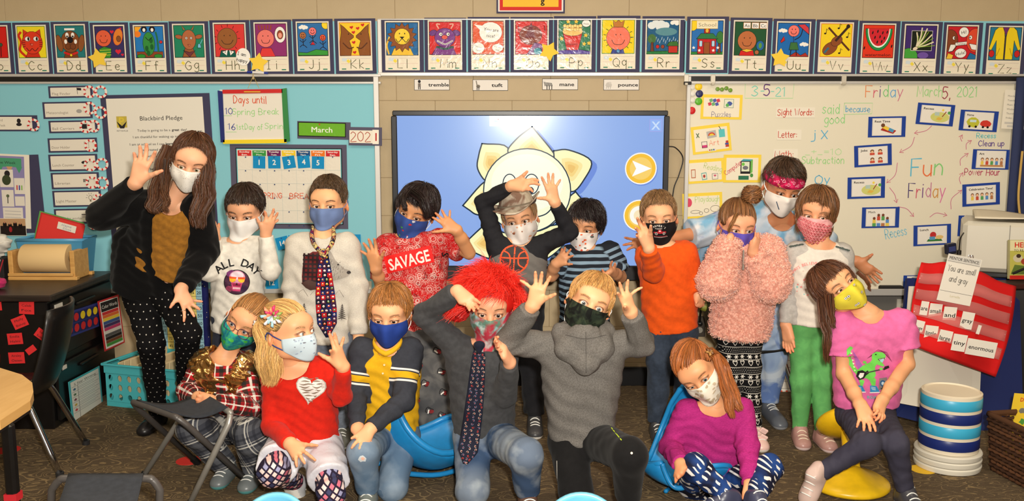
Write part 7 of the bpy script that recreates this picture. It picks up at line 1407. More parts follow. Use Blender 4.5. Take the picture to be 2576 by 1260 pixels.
# cloth patterns
def fr(s, a, p, off=0.0): return s.mth('FRACT', s.mth('ADD', s.mth('DIVIDE', a, p), off))
def dots(s, x, y, cell, r):
 row = s.mth('FLOOR', s.mth('DIVIDE', y, cell)); x = s.mth('ADD', x, s.mth('MULTIPLY', s.mth('MODULO', row,2.0), cell/2))
 dx = s.mth('SUBTRACT', fr(s, x, cell),.5); dy = s.mth('SUBTRACT', fr(s, y, cell),.5)
 d = s.mth('SQRT', s.mth('ADD', s.mth('MULTIPLY', dx, dx), s.mth('MULTIPLY', dy, dy))); return s.mth('SUBTRACT',1.0, s.step(d, r-.04, r+.04))
def fin(s, bump=.3, sc=450): s.bump(s.mth('ADD', s.noise(sc), s.mth('MULTIPLY', s.noise(40, detail=3, dist=.4),.22)), bump,.002); return s.m
def m_polka():
 s = NT('polka_dot_cotton',.9, spec=.15); x, y, z = s.sep(s.obj()); s.col(s.mix(dots(s, s.mth('ADD', x, s.mth('MULTIPLY', y,.3)), z,.028,.075),(14,13,15),(230,225,215))); return fin(s)
def m_stripes(name, c1, c2, p=.026, duty=.38, at='tor', comp=2, arm=True):
 s = NT(name,.9, spec=.15); v = s.sep(s.vec('tor'))[2]; f = s.band(fr(s, v, p),0, duty,.03)
 if arm:
  a = s.sep(s.vec('arm')); f2 = s.band(fr(s, a[0], p),0, duty,.03); k = s.step(a[2],-.004,.004); f = s.mth('ADD', s.mth('MULTIPLY', f, s.mth('SUBTRACT',1.0, k)), s.mth('MULTIPLY', f2, k))
 s.col(s.mix(f, c1, c2)); return fin(s)
def plaid(s, x, y, p, base, cols):
 """cols: (offset, width, colour, strength) bands in both directions"""
 c = base
 for o, w, cc, k in cols:
  for v in (x, y): c = s.mix(s.mth('MULTIPLY', s.band(fr(s, v, p), o, o+w,.01), k), c, cc)
 return c
def m_plaid(name, base, cols, p=.075, at='tor', arm=True, comp=(0,2)):
 s = NT(name,.9, spec=.15); v = s.sep(s.vec(at) if at != 'leg' else s.mapv(s.obj(), rot=(0,.35,.2))); c = plaid(s, v[comp[0]], v[comp[1]], p, base, cols)
 if arm: a = s.sep(s.vec('arm')); c = s.mix(s.step(a[2],-.004,.004), c, plaid(s, a[0], a[1], p, base, cols))
 s.col(c); return fin(s)
def m_raglan(name, body, slv, bands=(), th=-.004, rough=.9):
 """bands on the sleeve: (t0, t1, colour)"""
 s = NT(name, rough, spec=.15); a = s.sep(s.vec('arm')); c = var(s, slv,.06,90)
 for t0, t1, cc in bands: c = s.mix(s.band(a[0], t0, t1), c, cc)
 s.col(s.mix(s.step(a[2], th-.001, th+.001), var(s, body,.03,90), c)); return fin(s)
def m_bandana():
 s = NT('red_bandana_cotton',.85, spec=.2); o = s.obj(); v = s.voro(20, o, rnd=.6); ring = s.band(v,.22,.27,.02); ring2 = s.band(v,.36,.40,.02); n = s.noise(60, o, detail=2, dist=2.2)
 sc = s.band(n,.50,.53,.008); f = s.mth('MAXIMUM', s.mth('MULTIPLY', ring,.85), s.mth('MULTIPLY', ring2,.6)); f = s.mth('MAXIMUM', f, s.mth('MULTIPLY', sc,.75)); d = s.mth('SUBTRACT',1.0, s.step(s.voro(75, o),.12,.16))
 f = s.mth('MAXIMUM', f, s.mth('MULTIPLY', d,.7)); dk = s.band(s.noise(35, o),.62,.70,.02); s.col(s.mix(f, s.mix(s.mth('MULTIPLY', dk,.6),(182,18,22),(60,12,14)),(225,190,180))); return fin(s)
def m_blotch(name, cols, scale=9, rough=.9, dist=1.0):
 s = NT(name, rough, spec=.2); c = cols[0]
 for i, cc in enumerate(cols[1:]): c = s.mix(s.step(s.noise(scale, s.mapv(s.obj(), loc=(i*3.1, i*1.7, i)), detail=3, dist=dist),.46,.60), c, cc)
 s.col(c); return fin(s)
def m_fair():
 s = NT('fair_isle_knit',.9, spec=.15); x, y, z = s.sep(s.obj()); p = .088; xx = s.mth('ADD', x, s.mth('MULTIPLY', y,.25)); f = s.band(fr(s, z, p),0,.022,.01); f = s.mth('MAXIMUM', f, s.band(fr(s, z, p),.36,.385,.01)); f = s.mth('MAXIMUM', f, s.band(fr(s, z, p),.66,.685,.01))
 f = s.mth('MAXIMUM', f, s.mth('MULTIPLY', dots(s, xx, z,.0080,.17), s.band(fr(s, z, p),.72,.96,.01)))
 def shape(lo, hi, cell, kind):
  dx = s.mth('ABSOLUTE', s.mth('SUBTRACT', fr(s, xx, cell),.5)); w = (hi-lo)*p/cell; dz = s.mth('MULTIPLY', s.mth('SUBTRACT', s.mth('DIVIDE', s.mth('SUBTRACT', fr(s, z, p), lo), hi-lo),.5), w)
  if kind == 'heart':
   zz = s.mth('SUBTRACT', dz, s.mth('MULTIPLY', dx,.85)); d = s.mth('SQRT', s.mth('ADD', s.mth('MULTIPLY', dx, dx), s.mth('MULTIPLY', zz, zz))); g = s.band(d,.20,.28,.03)
  else:
   ang = s.mth('ARCTAN2', dz, s.mth('ADD', dx,.0001)); d = s.mth('SQRT', s.mth('ADD', s.mth('MULTIPLY', dx, dx), s.mth('MULTIPLY', dz, dz))); g = s.mth('SUBTRACT',1.0, s.step(s.mth('DIVIDE', d, s.mth('ADD',.22, s.mth('MULTIPLY', s.mth('COSINE', s.mth('MULTIPLY', ang,6)),.12))),.9,1.1))
  return s.mth('MULTIPLY', g, s.band(fr(s, z, p), lo, hi,.01))
 f = s.mth('MAXIMUM', f, shape(.03,.36,.034, 'heart')); f = s.mth('MAXIMUM', f, shape(.39,.66,.030, 'flake'))
 s.col(s.mix(f,(16,15,17),(225,220,210))); return fin(s)
def m_squares():
 s = NT('square_print_leggings',.8, spec=.2); x, y, z = s.sep(s.obj()); v = s.mapv(s.comb(s.mth('ADD', x, s.mth('MULTIPLY', y,.3)), z), rot=(0,0,.7)); a, b, _ = s.sep(v); p = .0195
 f = s.mth('MULTIPLY', s.band(fr(s, a, p),.14,.84,.03), s.band(fr(s, b, p),.14,.84,.03)); w = s.node('ShaderNodeTexWhiteNoise', noise_dimensions='2D')
 s.link(s.comb(s.mth('FLOOR', s.mth('DIVIDE', a, p)), s.mth('FLOOR', s.mth('DIVIDE', b, p))), w.inputs['Vector'])
 h = w.outputs['Value']; c = s.mix(s.step(h,.3,.31),(226,208,205),(60,62,96)); c = s.mix(s.step(h,.5,.51), c,(205,110,130)); c = s.mix(s.step(h,.66,.67), c,(238,196,190)); c = s.mix(s.step(h,.85,.86), c,(150,150,185))
 s.col(s.mix(f,(38,30,52), c)); return fin(s)
def m_feather():
 s = NT('blue_white_leggings',.75, spec=.25); x, y, z = s.sep(s.obj()); v = s.mapv(s.comb(s.mth('ADD', x, s.mth('MULTIPLY', y,.4)), z), rot=(0,0,.75)); n = s.noise(14, v, detail=1)
 a, b, _ = s.sep(v); w = s.mth('ADD', s.mth('MULTIPLY', b,290), s.mth('MULTIPLY', n,12)); f = s.step(s.mth('SINE', w),.35,.6); cut = s.step(s.mth('SINE', s.mth('ADD', s.mth('MULTIPLY', a,150), s.mth('MULTIPLY', s.noise(30, v),7))),-.2,.05)
 c = s.mix(s.step(s.noise(11, v),.45,.55),(14,18,44),(28,62,124)); s.col(s.mix(s.mth('MULTIPLY', f, cut), c,(222,218,214))); return fin(s)
def m_jeans(name, c, fade=(150,165,180), k=.45):
 s = NT(name,.9, spec=.15); x, y, z = s.sep(s.vec('leg')); kn = s.band(x,.20,.34,.06); n = s.noise(14, detail=3); s.col(s.mix(s.mth('MULTIPLY', s.mth('ADD', s.mth('MULTIPLY', kn,.8), s.step(n,.45,.75)), k), c, fade)); return fin(s,.35,700)
def m_heather(name, c, d, sc=200, st=8):
 s = NT(name,.9, spec=.15); s.col(s.mix(s.step(s.noise(sc, s.mapv(s.obj(), sc=(1,1, st)), detail=3),.35,.65), c, d)); return fin(s)
def m_gold():
 s = NT('gold_foil_cloth',.22, metal=.95, spec=.6); s.col(s.mix(s.step(s.noise(8),.4,.6),(214,172,112),(196,146,84))); s.bump(s.noise(17, detail=2, dist=1.0),.7,.014); return s.m
def m_satin(): s = NT('white_satin',.3, spec=.5); s.col((205,204,212)); s.bump(s.noise(24, detail=3, dist=1),.5,.006); return s.m
GR = .0
def BS(*q): return q
cast = {}
# ---- the teacher bending forward on the left
p = Person('woman bending forward in black cardigan over mustard top, one hand raised',3.9,((220,340),2.032), eye=(520,172,-.22), hrot=(14,12,13), hs=1.08, g=1.14, skin=(228,169,132),
 nk=(432,335,-.10), sh=[(300,360,-.02),(560,370,-.08)], el=[(72,412,-.10),(598,590,.0)], wr=[(246,244,-.24),(478,790,-.22)], pel=(330,800,.16), hp=[(272,830,.14),(420,830,.10)],
 kn=[(325,1060,-.02),(512,1010,-.06)], an=[(398,1040, 'f',0),(472,1032, 'f',0)],
 tips=[[(380,182,-.27),(346,86,-.26),(302,48,-.25),(268,58,-.25),(238,92,-.25)],[(424,880,-.27),(493,950,-.28),(545,925,-.26),(572,890,-.24),(585,850,-.2)]])
cast['teacher'] = p
p.body(gaze=(-6,0), iris=(120,110,80), brow=(110,72,48), eo=(.95,.95)); p.brows((95,62,40))
p.shirt('top', cloth('mustard_knit',(170,115,40)), hem=(372,715,0), sleeve=.5, loose=.006, neck=.056, arms=(0,0), neckdrop=.02, fold=.003)
def cardigan(p):
 def ex(S):
  S.cap(p.px(225,540,.08), p.px(215,830,.12),.075,.085,.06); S.cap(p.px(540,560,.02), p.px(470,730,.0),.055,.06,.05)
  a = p.px(425,360,-.25); b = p.px(412,520,-.19); c = p.px(392,680,-.09); e = p.px(372,850,.0)
  S.add(Neg(Cap(a, b,.095,.118, k=.01)), Neg(Cap(b, c,.118,.088, k=.01)), Neg(Cap(c, e,.088,.03, k=.01)))
 o = p.shirt('cardigan', cloth('black_knit',(10,9,10), bump=.25, rough=1), hem=(340,880,.05), sleeve=1.93, loose=.017, neck=.055, fold=.005, wl=.08, extra=ex, cuffr=.040, slr=1.25, ext=.12); return o
cardigan(p); p.pants('trousers', m_polka(), loose=.004, cut=.96, fold=.003); p.mask((226,222,214), label='white lace-patterned face mask')
for i in (0,1): p.shoe(i,(-.1 if i == 0 else .2,-1,0),(28,26,28),(20,20,22), L=.21, lace=(28,26,28))
hc = (84,52,32)
p.cap_hair([(0,50),(22,54),(40,64),(58,92),(76,118),(100,128),(140,140),(180,145)], hc, n=2600, lift=.012, grow=.8)
p.lock([(420,60,-.12),(392,150,-.14),(372,260,-.17),(350,350,-.20),(335,400,-.22)], hc, n=420, r0=.028, r1=.045, wave=.008, w=.0019)
p.lock([(500,50,-.14),(588,120,-.16),(600,240,-.18),(585,350,-.2),(560,480,-.22)], hc, n=480, r0=.026, r1=.05, wave=.010, w=.0019)
p.lock([(395,120,-.2),(385,240,-.2),(400,330,-.24),(405,400,-.27)], hc, n=120, r0=.010, r1=.016, wave=.008)
mb = MB(); c0 = p.H((-.075,.004,-.042)); mb.tube([c0+p.R @ A(0,-.02*math.cos(a),.02*math.sin(a)) for a in np.linspace(0,6.28,14)],.0018,6,(215,205,190)); mb.build('earring', plain('silver',(210,205,195),.2,1), p.root, smooth=True)
# ---- boy in white shirt
p = Person('boy in white long-sleeved shirt with skull print, hands beside his ears',4.0,((220,340),2.032), eye=(780,424,-.02), hrot=(2,14,2), hs=1.07, skin=(228,167,127),
 nk=(768,540,.02), sh=[(697,580,.02),(862,570,.02)], el=[(622,700,-.05),(935,690,-.05)], wr=[(652,522,-.07),(912,508,-.08)], pel=(765,880,.03), hp=[(705,930,.03),(820,930,.03)],
 kn=[(705,1160,0),(830,1160,0)], an=[(565,1060, 'f',0),(620,1060, 'f',0)],
 tips=[[(672,455,-.06),(640,402,-.13),(625,372,-.11),(613,366,-.09),(610,398,-.07)],[(866,424,-.12),(908,392,-.12),(952,378,-.10),(972,398,-.09),(974,432,-.07)]], hn=((1,-.5,0),(-.4,-1,0)))
cast['allday'] = p
p.body(gaze=(2,8), iris=(56,38,28), eo=(.9,.9)); p.brows((56,40,30), lift=-.001)
p.shirt('shirt', cloth('white_jersey',(232,226,214),.05), hem=(765,1010,0), sleeve=1.96, loose=.012, neck=.051, cuffr=.030, fold=.004, slr=1.05)
p.pants('trousers', cloth('navy_fleece',(48,52,66)), top=-.05, seat=.8, loose=.003); p.mask((232,230,226), bot=-.100, label='plain white face mask')
p.cap_hair([(0,79),(38,78),(60,86),(74,108),(90,90),(115,110),(180,128)],(54,38,28), n=2600, lift=.013, grow=.6)
for i in (0,1): p.shoe(i,(0,-1,0))
# ---- boy in grey shirt with character-style tie
p = Person('boy in oatmeal grey shirt with bear print wearing a chequered cartoon tie',3.86,((700,420),2.032), eye=(228,203), hrot=(-3,2,1), hs=1.06, skin=(230,171,125),
 nk=(228,345,.02), sh=[(105,400,.02),(350,400,.02)], el=[(80,610,.02),(400,610,.02)], wr=[(78,800,-.02),(410,862,-.02)], pel=(235,820,.04), hp=[(170,860,.04),(300,860,.04)],
 kn=[(190,1060,.02),(300,1060,.02)], an=[(790,1078, 'f',0),(862,1078, 'f',0)], tips=[None,[(395,905,-.05),(392,940,-.04),(402,950,-.03),(412,945,-.02),(418,930,0)]])
cast['bear'] = p
p.hide = (0,0); p.body(gaze=(16,0), iris=(50,36,28), eo=(.72,.72)); p.brows((96,66,44), lift=.001)
p.shirt('shirt', m_heather('oatmeal_jersey',(208,202,190),(194,186,174),300,1), hem=(235,898,0), sleeve=1.97, loose=.018, neck=.055, cuffr=.036, slr=1.12, fold=.0045, wl=.09, belly=.01)
p.pants('trousers', cloth('light_grey_sweat',(128,136,150)), loose=.012); p.mask((104,124,168), bot=-.098, label='periwinkle blue face mask', loops=(110,128,170))
p.cap_hair([(0,61),(36,60),(52,74),(66,102),(82,104),(96,86),(118,108),(180,126)],(84,62,42), n=2800, lift=.008, grow=.25, w=.0014, top=.006)
for i in (0,1): p.shoe(i,(.1,-1,0),(92,92,84),(215,215,205), label='grey trainer with green lightning stripe')
# ---- boy in red bandana shirt
p = Person('boy in red bandana-print T-shirt with both palms raised, head tilted',3.95,((700,420),2.032), eye=(672,252,-.03), hrot=(-6,12,22), hs=1.07, skin=(206,145,100),
 nk=(660,350,.02), sh=[(560,400,.02),(835,372,.02)], el=[(532,625,.02),(975,440,-.03)], wr=[(500,520,-.08),(912,322,-.10)], pel=(720,830,.04), hp=[(690,880,.04),(785,870,.04)],
 kn=[(748,1080,.02),(810,1070,.03)], an=[(1078,1082, 'f',0),(1112,1082, 'f',0)],
 tips=[[(541,432,-.13),(491,368,-.11),(462,370,-.10),(436,390,-.09),(422,430,-.08)],[(790,333,-.14),(790,258,-.12),(804,236,-.12),(836,220,-.10),(878,222,-.08)]])
cast['savage'] = p
p.body(bare=(2,1.9), gaze=(8,6), iris=(44,30,24), eo=(.6,.75)); p.brows((44,30,24), lift=.001)
p.shirt('tshirt', m_bandana(), hem=(690,858,0), sleeve=.78, loose=.014, neck=.053, slr=1.12, fold=.0045, wl=.09, ext=.12, flare=-.004)
p.pants('pyjama_trousers', m_blotch('grey_marl_flannel',[(74,74,76),(104,102,100)],8), loose=.018, fold=.005); p.mask((50,74,140), bot=-.102, label='blue face mask with small dinosaur print', pleat=0, cup=.003)
p.cap_hair([(0,80),(28,74),(50,84),(66,108),(90,104),(115,116),(180,132)],(40,28,26), n=2800, lift=.020, grow=.75, part=.35, wav=.003)
p.lock([(660,130,-.05),(640,160,-.13),(645,200,-.155),(655,222,-.15)],(40,28,26), n=130, r0=.016, r1=.012, wave=.003, name='fringe', core=False)
p.lock([(690,130,-.05),(740,170,-.12),(760,230,-.13),(758,268,-.11)],(40,28,26), n=200, r0=.02, r1=.02, wave=.003, name='fringe', core=False)
for i in (0,1): p.shoe(i,(.2,-1,0),(60,70,66))
# ---- boy with hat
p = Person('boy in slouch hat and black-sleeved basketball shirt with both arms overhead',4.12,((1180,420),2.423), eye=(303,338,-.02), hrot=(-4,2,-10), hs=1.08, skin=(228,169,127),
 nk=(305,462,.02), sh=[(165,470,.02),(430,480,.02)], el=[(88,215,.02),(612,395,-.02)], wr=[(258,115,-.08),(522,212,-.10)], pel=(300,800,.04), hp=[(240,850,.04),(360,850,.04)],
 kn=[(235,1060,.02),(370,1060,.02)], an=[(1270,1052, 'f',0),(1345,1052, 'f',0)],
 tips=[[(354,28,-.12),(420,82,-.14),(427,108,-.15),(386,148,-.15),(362,140,-.14)],[(417,190,-.14),(443,62,-.12),(482,40,-.11),(512,42,-.10),(556,78,-.09)]], hn=((.3,-.8,-.5), None))
cast['hat'] = p
p.body(gaze=(-10,0), iris=(70,52,40)); p.brows((120,88,60))
p.shirt('shirt', m_raglan('raglan_jersey',(112,108,104),(38,38,42), th=-.030), hem=(300,880,0), sleeve=1.9, loose=.010, neck=.053, fold=.004)
p.pants('trousers', cloth('black_mesh',(26,26,30)), loose=.016); p.mask((226,218,212), bot=-.098, label='white face mask with small fox print')
p.cap_hair([(0,70),(36,72),(56,86),(72,108),(90,96),(115,112),(180,128)],(150,116,78), n=1800, lift=.009, grow=.5)
for i in (0,1): p.shoe(i,(0,-1,0))
# ---- striped boy
p = Person('dark-haired boy in black and blue striped T-shirt in front of the display',4.2,((1180,420),2.423), eye=(682,385,-.02), hrot=(-14,8,10), hs=1.05, skin=(208,148,107),
 nk=(705,500,.02), sh=[(610,540,.02),(858,520,.02)], el=[(500,660,.0),(925,670,.0)], wr=[(528,590,-.06),(880,642,-.08)], pel=(700,860,.04), hp=[(640,960,.04),(770,960,.04)],
 kn=[(640,1150,.02),(770,1150,.02)], an=[(1440,1040, 'f',0),(1500,1040, 'f',0)],
 tips=[[(628,592,-.12),(633,541,-.11),(620,502,-.10),(585,490,-.09),(566,497,-.08)],[(890,588,-.13),(872,576,-.15),(826,668,-.14),(800,658,-.13),(812,625,-.12)]])
cast['striped'] = p
p.body(bare=(2,1.9), gaze=(-4,4), iris=(44,30,24), eo=(.8,.8)); p.brows((40,28,24))
p.shirt('tshirt', m_stripes('striped_jersey',(128,152,172),(34,38,46),.030,.56), hem=(690,985,0), sleeve=.8, loose=.014, neck=.052, slr=1.1, fold=.004)
p.pants('trousers', cloth('dark_jersey',(36,38,46))); p.mask((228,222,218), bot=-.098, label='white face mask with orange and grey dinosaurs')
p.cap_hair([(0,82),(30,84),(54,98),(74,116),(95,116),(120,122),(180,136)],(34,24,24), n=2800, lift=.020, grow=.5, wav=.005, part=.35, amp=.15)
for i in (0,1): p.shoe(i,(0,-1,0))
# ---- orange boy
p = Person('boy in plain orange long-sleeved shirt making a finger-up gesture beside black mask',3.98,((1180,420),2.423), eye=(1162,332,-.02), hrot=(-6,2,-3), hs=1.06, skin=(230,171,130),
 nk=(1180,475,.02), sh=[(1085,540,.02),(1320,515,.02)], el=[(1128,640,-.10),(1368,670,.02)], wr=[(1095,495,-.20),(1398,775,-.02)], pel=(1225,900,.04), hp=[(1165,990,.04),(1300,990,.04)],
 kn=[(1160,1170,.02),(1320,1170,.02)], an=[(1652,1068, 'f',0),(1722,1068, 'f',0)],
 tips=[[(1108,358,-.26),(1064,338,-.22),(1026,312,-.22),(1014,372,-.25),(1020,420,-.24)],[(1385,830,-.06),(1388,842,-.04),(1405,850,-.03),(1425,842,-.02),(1435,820,0)]], hn=((0,1,0),(0,-1,0)), curl=(-.25,.3))
cast['orange'] = p
p.body(gaze=(-4,0), iris=(60,44,34), eo=(.8,.8)); p.brows((150,112,76))
p.shirt('shirt', cloth('orange_jersey',(226,84,18),.06), hem=(1222,1005,0), sleeve=1.95, loose=.013, neck=.052, fold=.0045, wl=.085, flare=.008, slr=1.1, cuffr=.034)
p.pants('trousers', cloth('slate_denim',(52,62,78)), loose=.012, top=-.03, seat=.9); p.mask((22,20,22), bot=-.102, label='black face mask with red truck and round lettering', loops=(30,28,28))
p.cap_hair([(0,64),(36,63),(54,76),(70,102),(84,98),(98,88),(118,108),(180,126)],(134,100,66), n=2600, lift=.010, grow=.3, w=.0014, top=.004)
for i in (0,1): p.shoe(i,(0,-1,0))
# ---- woman in tie-dye
p = Person('woman in pale blue tie-dye shirt and pink bandana spreading her arms behind children',4.40,((1680,380),2.423), eye=(730,268,-.30), hrot=(2,14,9), hs=1.09, g=1.1, skin=(198,132,92),
 nk=(700,400,-.12), sh=[(560,400,-.02),(840,430,-.02)], el=[(150,505,-.05),(1010,640,.05)], wr=[(-118,560,-.12),(1148,672,.0)], pel=(600,900,.12), hp=[(530,950,.12),(680,950,.10)],
 kn=[(560,1180,.0),(650,1250,-.06)], an=[(1870,1010, 'f',0),(1932,1018, 'f',0)],
 tips=[[(-190,505,-.16),(-262,527,-.16),(-270,572,-.15),(-248,603,-.15),(-192,636,-.13)],[(1246,630,-.04),(1303,745,-.04),(1302,782,-.04),(1280,802,-.03),(1240,802,-.01)]], hn=((.2,-1,.2), None))
cast['woman'] = p
def m_tiedye():
 s = NT('tie_dye_cotton',.9, spec=.15); o = s.obj(); c = s.mix(s.step(s.noise(5, o, detail=3, dist=1.5),.40,.62),(196,206,218),(120,172,206)); c = s.mix(s.step(s.noise(7, s.mapv(o, loc=(4,1,2)), detail=3, dist=1.2),.56,.72), c,(96,118,186))
 c = s.mix(s.step(s.noise(6, s.mapv(o, loc=(1,7,2)), detail=3, dist=1),.50,.66), c,(222,222,226)); t = s.sep(s.vec('tor')); lo = s.mth('MULTIPLY', s.mth('SUBTRACT',1.0, s.step(s.mth('ADD', t[2], s.mth('MULTIPLY', s.noise(9, o),.12)),.25,.32)), s.mth('SUBTRACT',1.0, s.step(s.sep(s.vec('arm'))[2],-.01,.01)))
 s.col(s.mix(lo, c, s.mix(s.step(s.noise(8, o, detail=3),.4,.62),(176,178,66),(214,204,150)))); return fin(s)
def dye_extra(S):
 S.cap(p.px(250,640,.06), p.px(215,860,.05),.045,.050,.06); S.cap(p.px(360,560,.08), p.px(270,860,.06),.06,.09,.08); S.cap(p.px(480,400,.03), p.px(300,700,.08),.06,.07,.08)
p.body(bare=(1.6,1.6), gaze=(-3,2), iris=(60,44,34), eo=(.85,.85), nose=1.03); p.brows((70,48,34), lift=.0)
p.shirt('shirt', m_tiedye(), hem=(560,960,.1), sleeve=1.05, loose=.022, neck=.060, slr=1.35, cuffr=.062, neckdrop=.02, fold=.006, wl=.1, extra=dye_extra)
p.pants('jeans', m_blotch('tie_dye_denim',[(146,166,196),(190,200,212),(96,122,176)],7), loose=.014); p.mask((228,220,212), T=76, bot=-.104, label='white cotton face mask with two small marks', loop_w=.0028, smoothn=.8)
p.cap_hair([(0,66),(40,66),(60,76),(76,90),(100,96),(180,128)],(70,50,36), n=2800, lift=.014, grow=.55, wav=.005, amp=.35, part=.5, top=.014, up=.002)
for i in (0,1): p.shoe(i,(.05,-1,0),(98,102,110),(150,152,156), L=.25, label='grey trainer with white laces')
# ---- fluffy pink girl
p = Person('girl with topknot in fluffy pink pullover holding her purple mask with both hands',3.95,((1680,380),2.423), eye=(455,490,-.03), hrot=(2,8,3), hs=1.05, skin=(228,165,127),
 nk=(488,600,.02), sh=[(385,640,.03),(590,640,.03)], el=[(305,790,-.08),(625,800,-.08)], wr=[(382,520,-.12),(518,615,-.13)], pel=(440,1030,.05), hp=[(385,1120,.05),(495,1120,.05)],
 kn=[(395,1330,.02),(500,1330,.02)], an=[(1838,1080, 'f',0),(1898,1086, 'f',0)],
 tips=[[(392,470,-.15),(380,470,-.17),(372,470,-.16),(364,470,-.15),(360,480,-.13)],[(508,548,-.16),(534,498,-.16),(550,500,-.15),(556,530,-.13),(553,556,-.12)]], hn=((1,-.2,0),(-1,-.2,0)))
cast['fluffy'] = p; p.tips[0] = None; p.hide = (1,0)
p.body(gaze=(4,6), iris=(70,56,44), eo=(.8,.8)); p.brows((130,92,60))
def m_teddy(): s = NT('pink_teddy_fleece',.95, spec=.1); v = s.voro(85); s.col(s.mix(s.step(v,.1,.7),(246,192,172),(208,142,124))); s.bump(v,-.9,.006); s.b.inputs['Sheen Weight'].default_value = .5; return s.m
TED = m_teddy()
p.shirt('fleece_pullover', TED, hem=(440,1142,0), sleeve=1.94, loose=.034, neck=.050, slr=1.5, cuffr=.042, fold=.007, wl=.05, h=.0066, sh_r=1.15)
def tufts(p, n=12000):
 me = [c for c in p.root.children if c.name.startswith('fleece_pullover')][0]; V = np.array([v.co for v in me.data.vertices])+np.array(p.root['_o']); N = np.array([v.normal for v in me.data.vertices]); i = RNG.integers(0, len(V), n)
 o = V[i]; nn = N[i]; t = RNG.normal(size=(n,3)); t -= nn*(t*nn).sum(1, keepdims=True); t /= np.linalg.norm(t, axis=1, keepdims=True); u = np.linspace(0,1,5)
 Pt = np.stack([o+nn*(.001+.008*math.sin(2.8*x))+t*(.012*x) for x in u],1); V2, F2, C2 = strand_mesh(Pt,.0013, hair_cols(n,(240,182,162),.07), tip=.4); q = link_mesh('fleece_pile', V2, F2, HAIR, me, C2); q['kind'] = 'stuff'
tufts(p); p.pants('leggings', m_fair(), loose=.004, fold=.003)
p.mask((92,78,176), bot=-.10, label='purple face mask', loops=(92,78,176))
p.swept((18,180),(128,86,52), n=2000, hairline=[(0,84),(25,82),(45,92),(68,104),(88,98),(105,116),(130,126),(180,130)], lift=.010)
p.lock([(420,385,-.11),(405,420,-.145),(385,455,-.15),(372,500,-.13)],(140,96,58), n=90, r0=.008, r1=.006, wave=.001, name='fringe', core=False)
S = Solid(); c = p.px(512,262,.02); S.ell(c,(.034,.030,.032)); V, F = S.mesh(.004, folds(.004,.03,3)); N = unit
Vb, Fb = V, F; n = 500; a = RNG.uniform(0,6.28, n); b = RNG.uniform(-.9,.9, n); u = np.linspace(0,1,9)
Pt = np.stack([c+A(.038,.034,.036)*np.stack([np.cos(a+2.2*x)*np.cos(b*1.3), np.sin(a+2.2*x)*np.cos(b*1.3), np.sin(b*1.3+(x-.5)*.9)],1)*(1+.08*RNG.normal()) for x in u],1); V2, F2, C2 = strand_mesh(Pt,.0017, hair_cols(n,(136,92,56)))
V3, F3 = join([(Vb, Fb),(V2, F2)]); link_mesh('hair_bun', V3, F3, HAIR, p.root, np.vstack([np.tile(A(90,60,38),(len(Vb),1)), C2]))
for i in (0,1): p.shoe(i,(.1,-1,0),(226,190,180),(232,222,210), L=.17, label='pale pink shoe')
mb = MB()
for q in (-1,1):
 for z in (0,.03): mb.box(p.an[1]+A(q*.020,-.075,.00+z),(.034,.012,.026), rotm(20, q*30,0),(232,196,188),.004)
mb.build('shoe_bow', PLAST, p.root)
# ---- bob girl
p = Person('girl with chin-length bob in light grey unicorn top and green trousers',3.92,((1680,380),2.423), eye=(898,405,-.03), hrot=(-20,8,6), hs=1.06, skin=(224,159,118),
 nk=(930,560,.02), sh=[(782,610,.03),(1065,620,.03)], el=[(742,830,.04),(1105,830,.04)], wr=[(718,1060,.0),(1080,1050,.0)], pel=(865,1000,.05), hp=[(815,1060,.05),(930,1060,.05)],
 kn=[(2016,962,.02,0),(2068,958,.02,0)], an=[(2012,1082, 'f',0),(2068,1088, 'f',0)],
 tips=[[(772,1195,-.05),(765,1222,-.04),(748,1230,-.03),(728,1222,-.02),(708,1200,0)], None], hn=((.5,-1,0), None))
cast['bob'] = p
p.body(gaze=(14,0), iris=(90,70,50), eo=(.85,.85)); p.brows((140,100,66))
p.shirt('top', m_raglan('grey_white_jersey',(222,214,202),(186,182,176), th=-.010), hem=(862,1062,0), sleeve=1.96, loose=.010, neck=.062, fold=.0035, wl=.07, flare=.004)
p.pants('trousers', m_blotch('green_corduroy',[(92,160,92),(98,168,96)],30), loose=.005, fold=.003, wl=.09, cut=.98, legr=.92)
p.mask((232,170,170), bot=-.104, label='pink face mask with red square pattern', top=-.006)
p.cap_hair([(-180,138),(-120,138),(-95,132),(-72,124),(-54,104),(-38,76),(-18,62),(0,66),(12,84),(24,108),(42,124),(70,134),(100,138),(180,140)],(112,74,44), n=3600, lift=.016, grow=.9, free=.045, part=.12, amp=.25)
for i in (0,1): p.shoe(i,(-.12 if i == 0 else .08,-1,0),(172,130,122),(226,200,196), L=.165, lace=(232,214,190), label='rose-gold glitter trainer with white laces')
# ---- pink T-shirt girl on the stool
p = Person('laughing girl in pink T-shirt with guitar-playing dinosaur, sitting on yellow wobble stool',3.50,((1980,640),2.032), eye=(300,158,-.04), hrot=(12,-14,-40), hs=1.04, skin=(226,163,118),
 nk=(425,305,.02), sh=[(282,350,.02),(580,345,.02)], el=[(292,610,.0),(612,560,.0)], wr=[(372,765,-.18),(488,745,-.20)], pel=(395,790,.08), hp=[(330,820,.08),(470,815,.08)],
 kn=[(412,965,-.26),(550,960,-.26)], an=[(158,1125,-.22),(605,1215,-.22)],
 tips=[[(455,838,-.26),(452,902,-.27),(426,908,-.27),(392,900,-.26),(357,882,-.24)],[(444,800,-.25),(440,822,-.27),(452,848,-.27),(472,858,-.26),(492,842,-.25)]], hn=((0,1,-.5),(-.4,1,0)), curl=(.1,.25))
cast['pink'] = p
p.body(bare=(2,2), gaze=(4,-4), iris=(60,44,34), eo=(.35,.3), lash=1.3); p.brows((110,76,52))
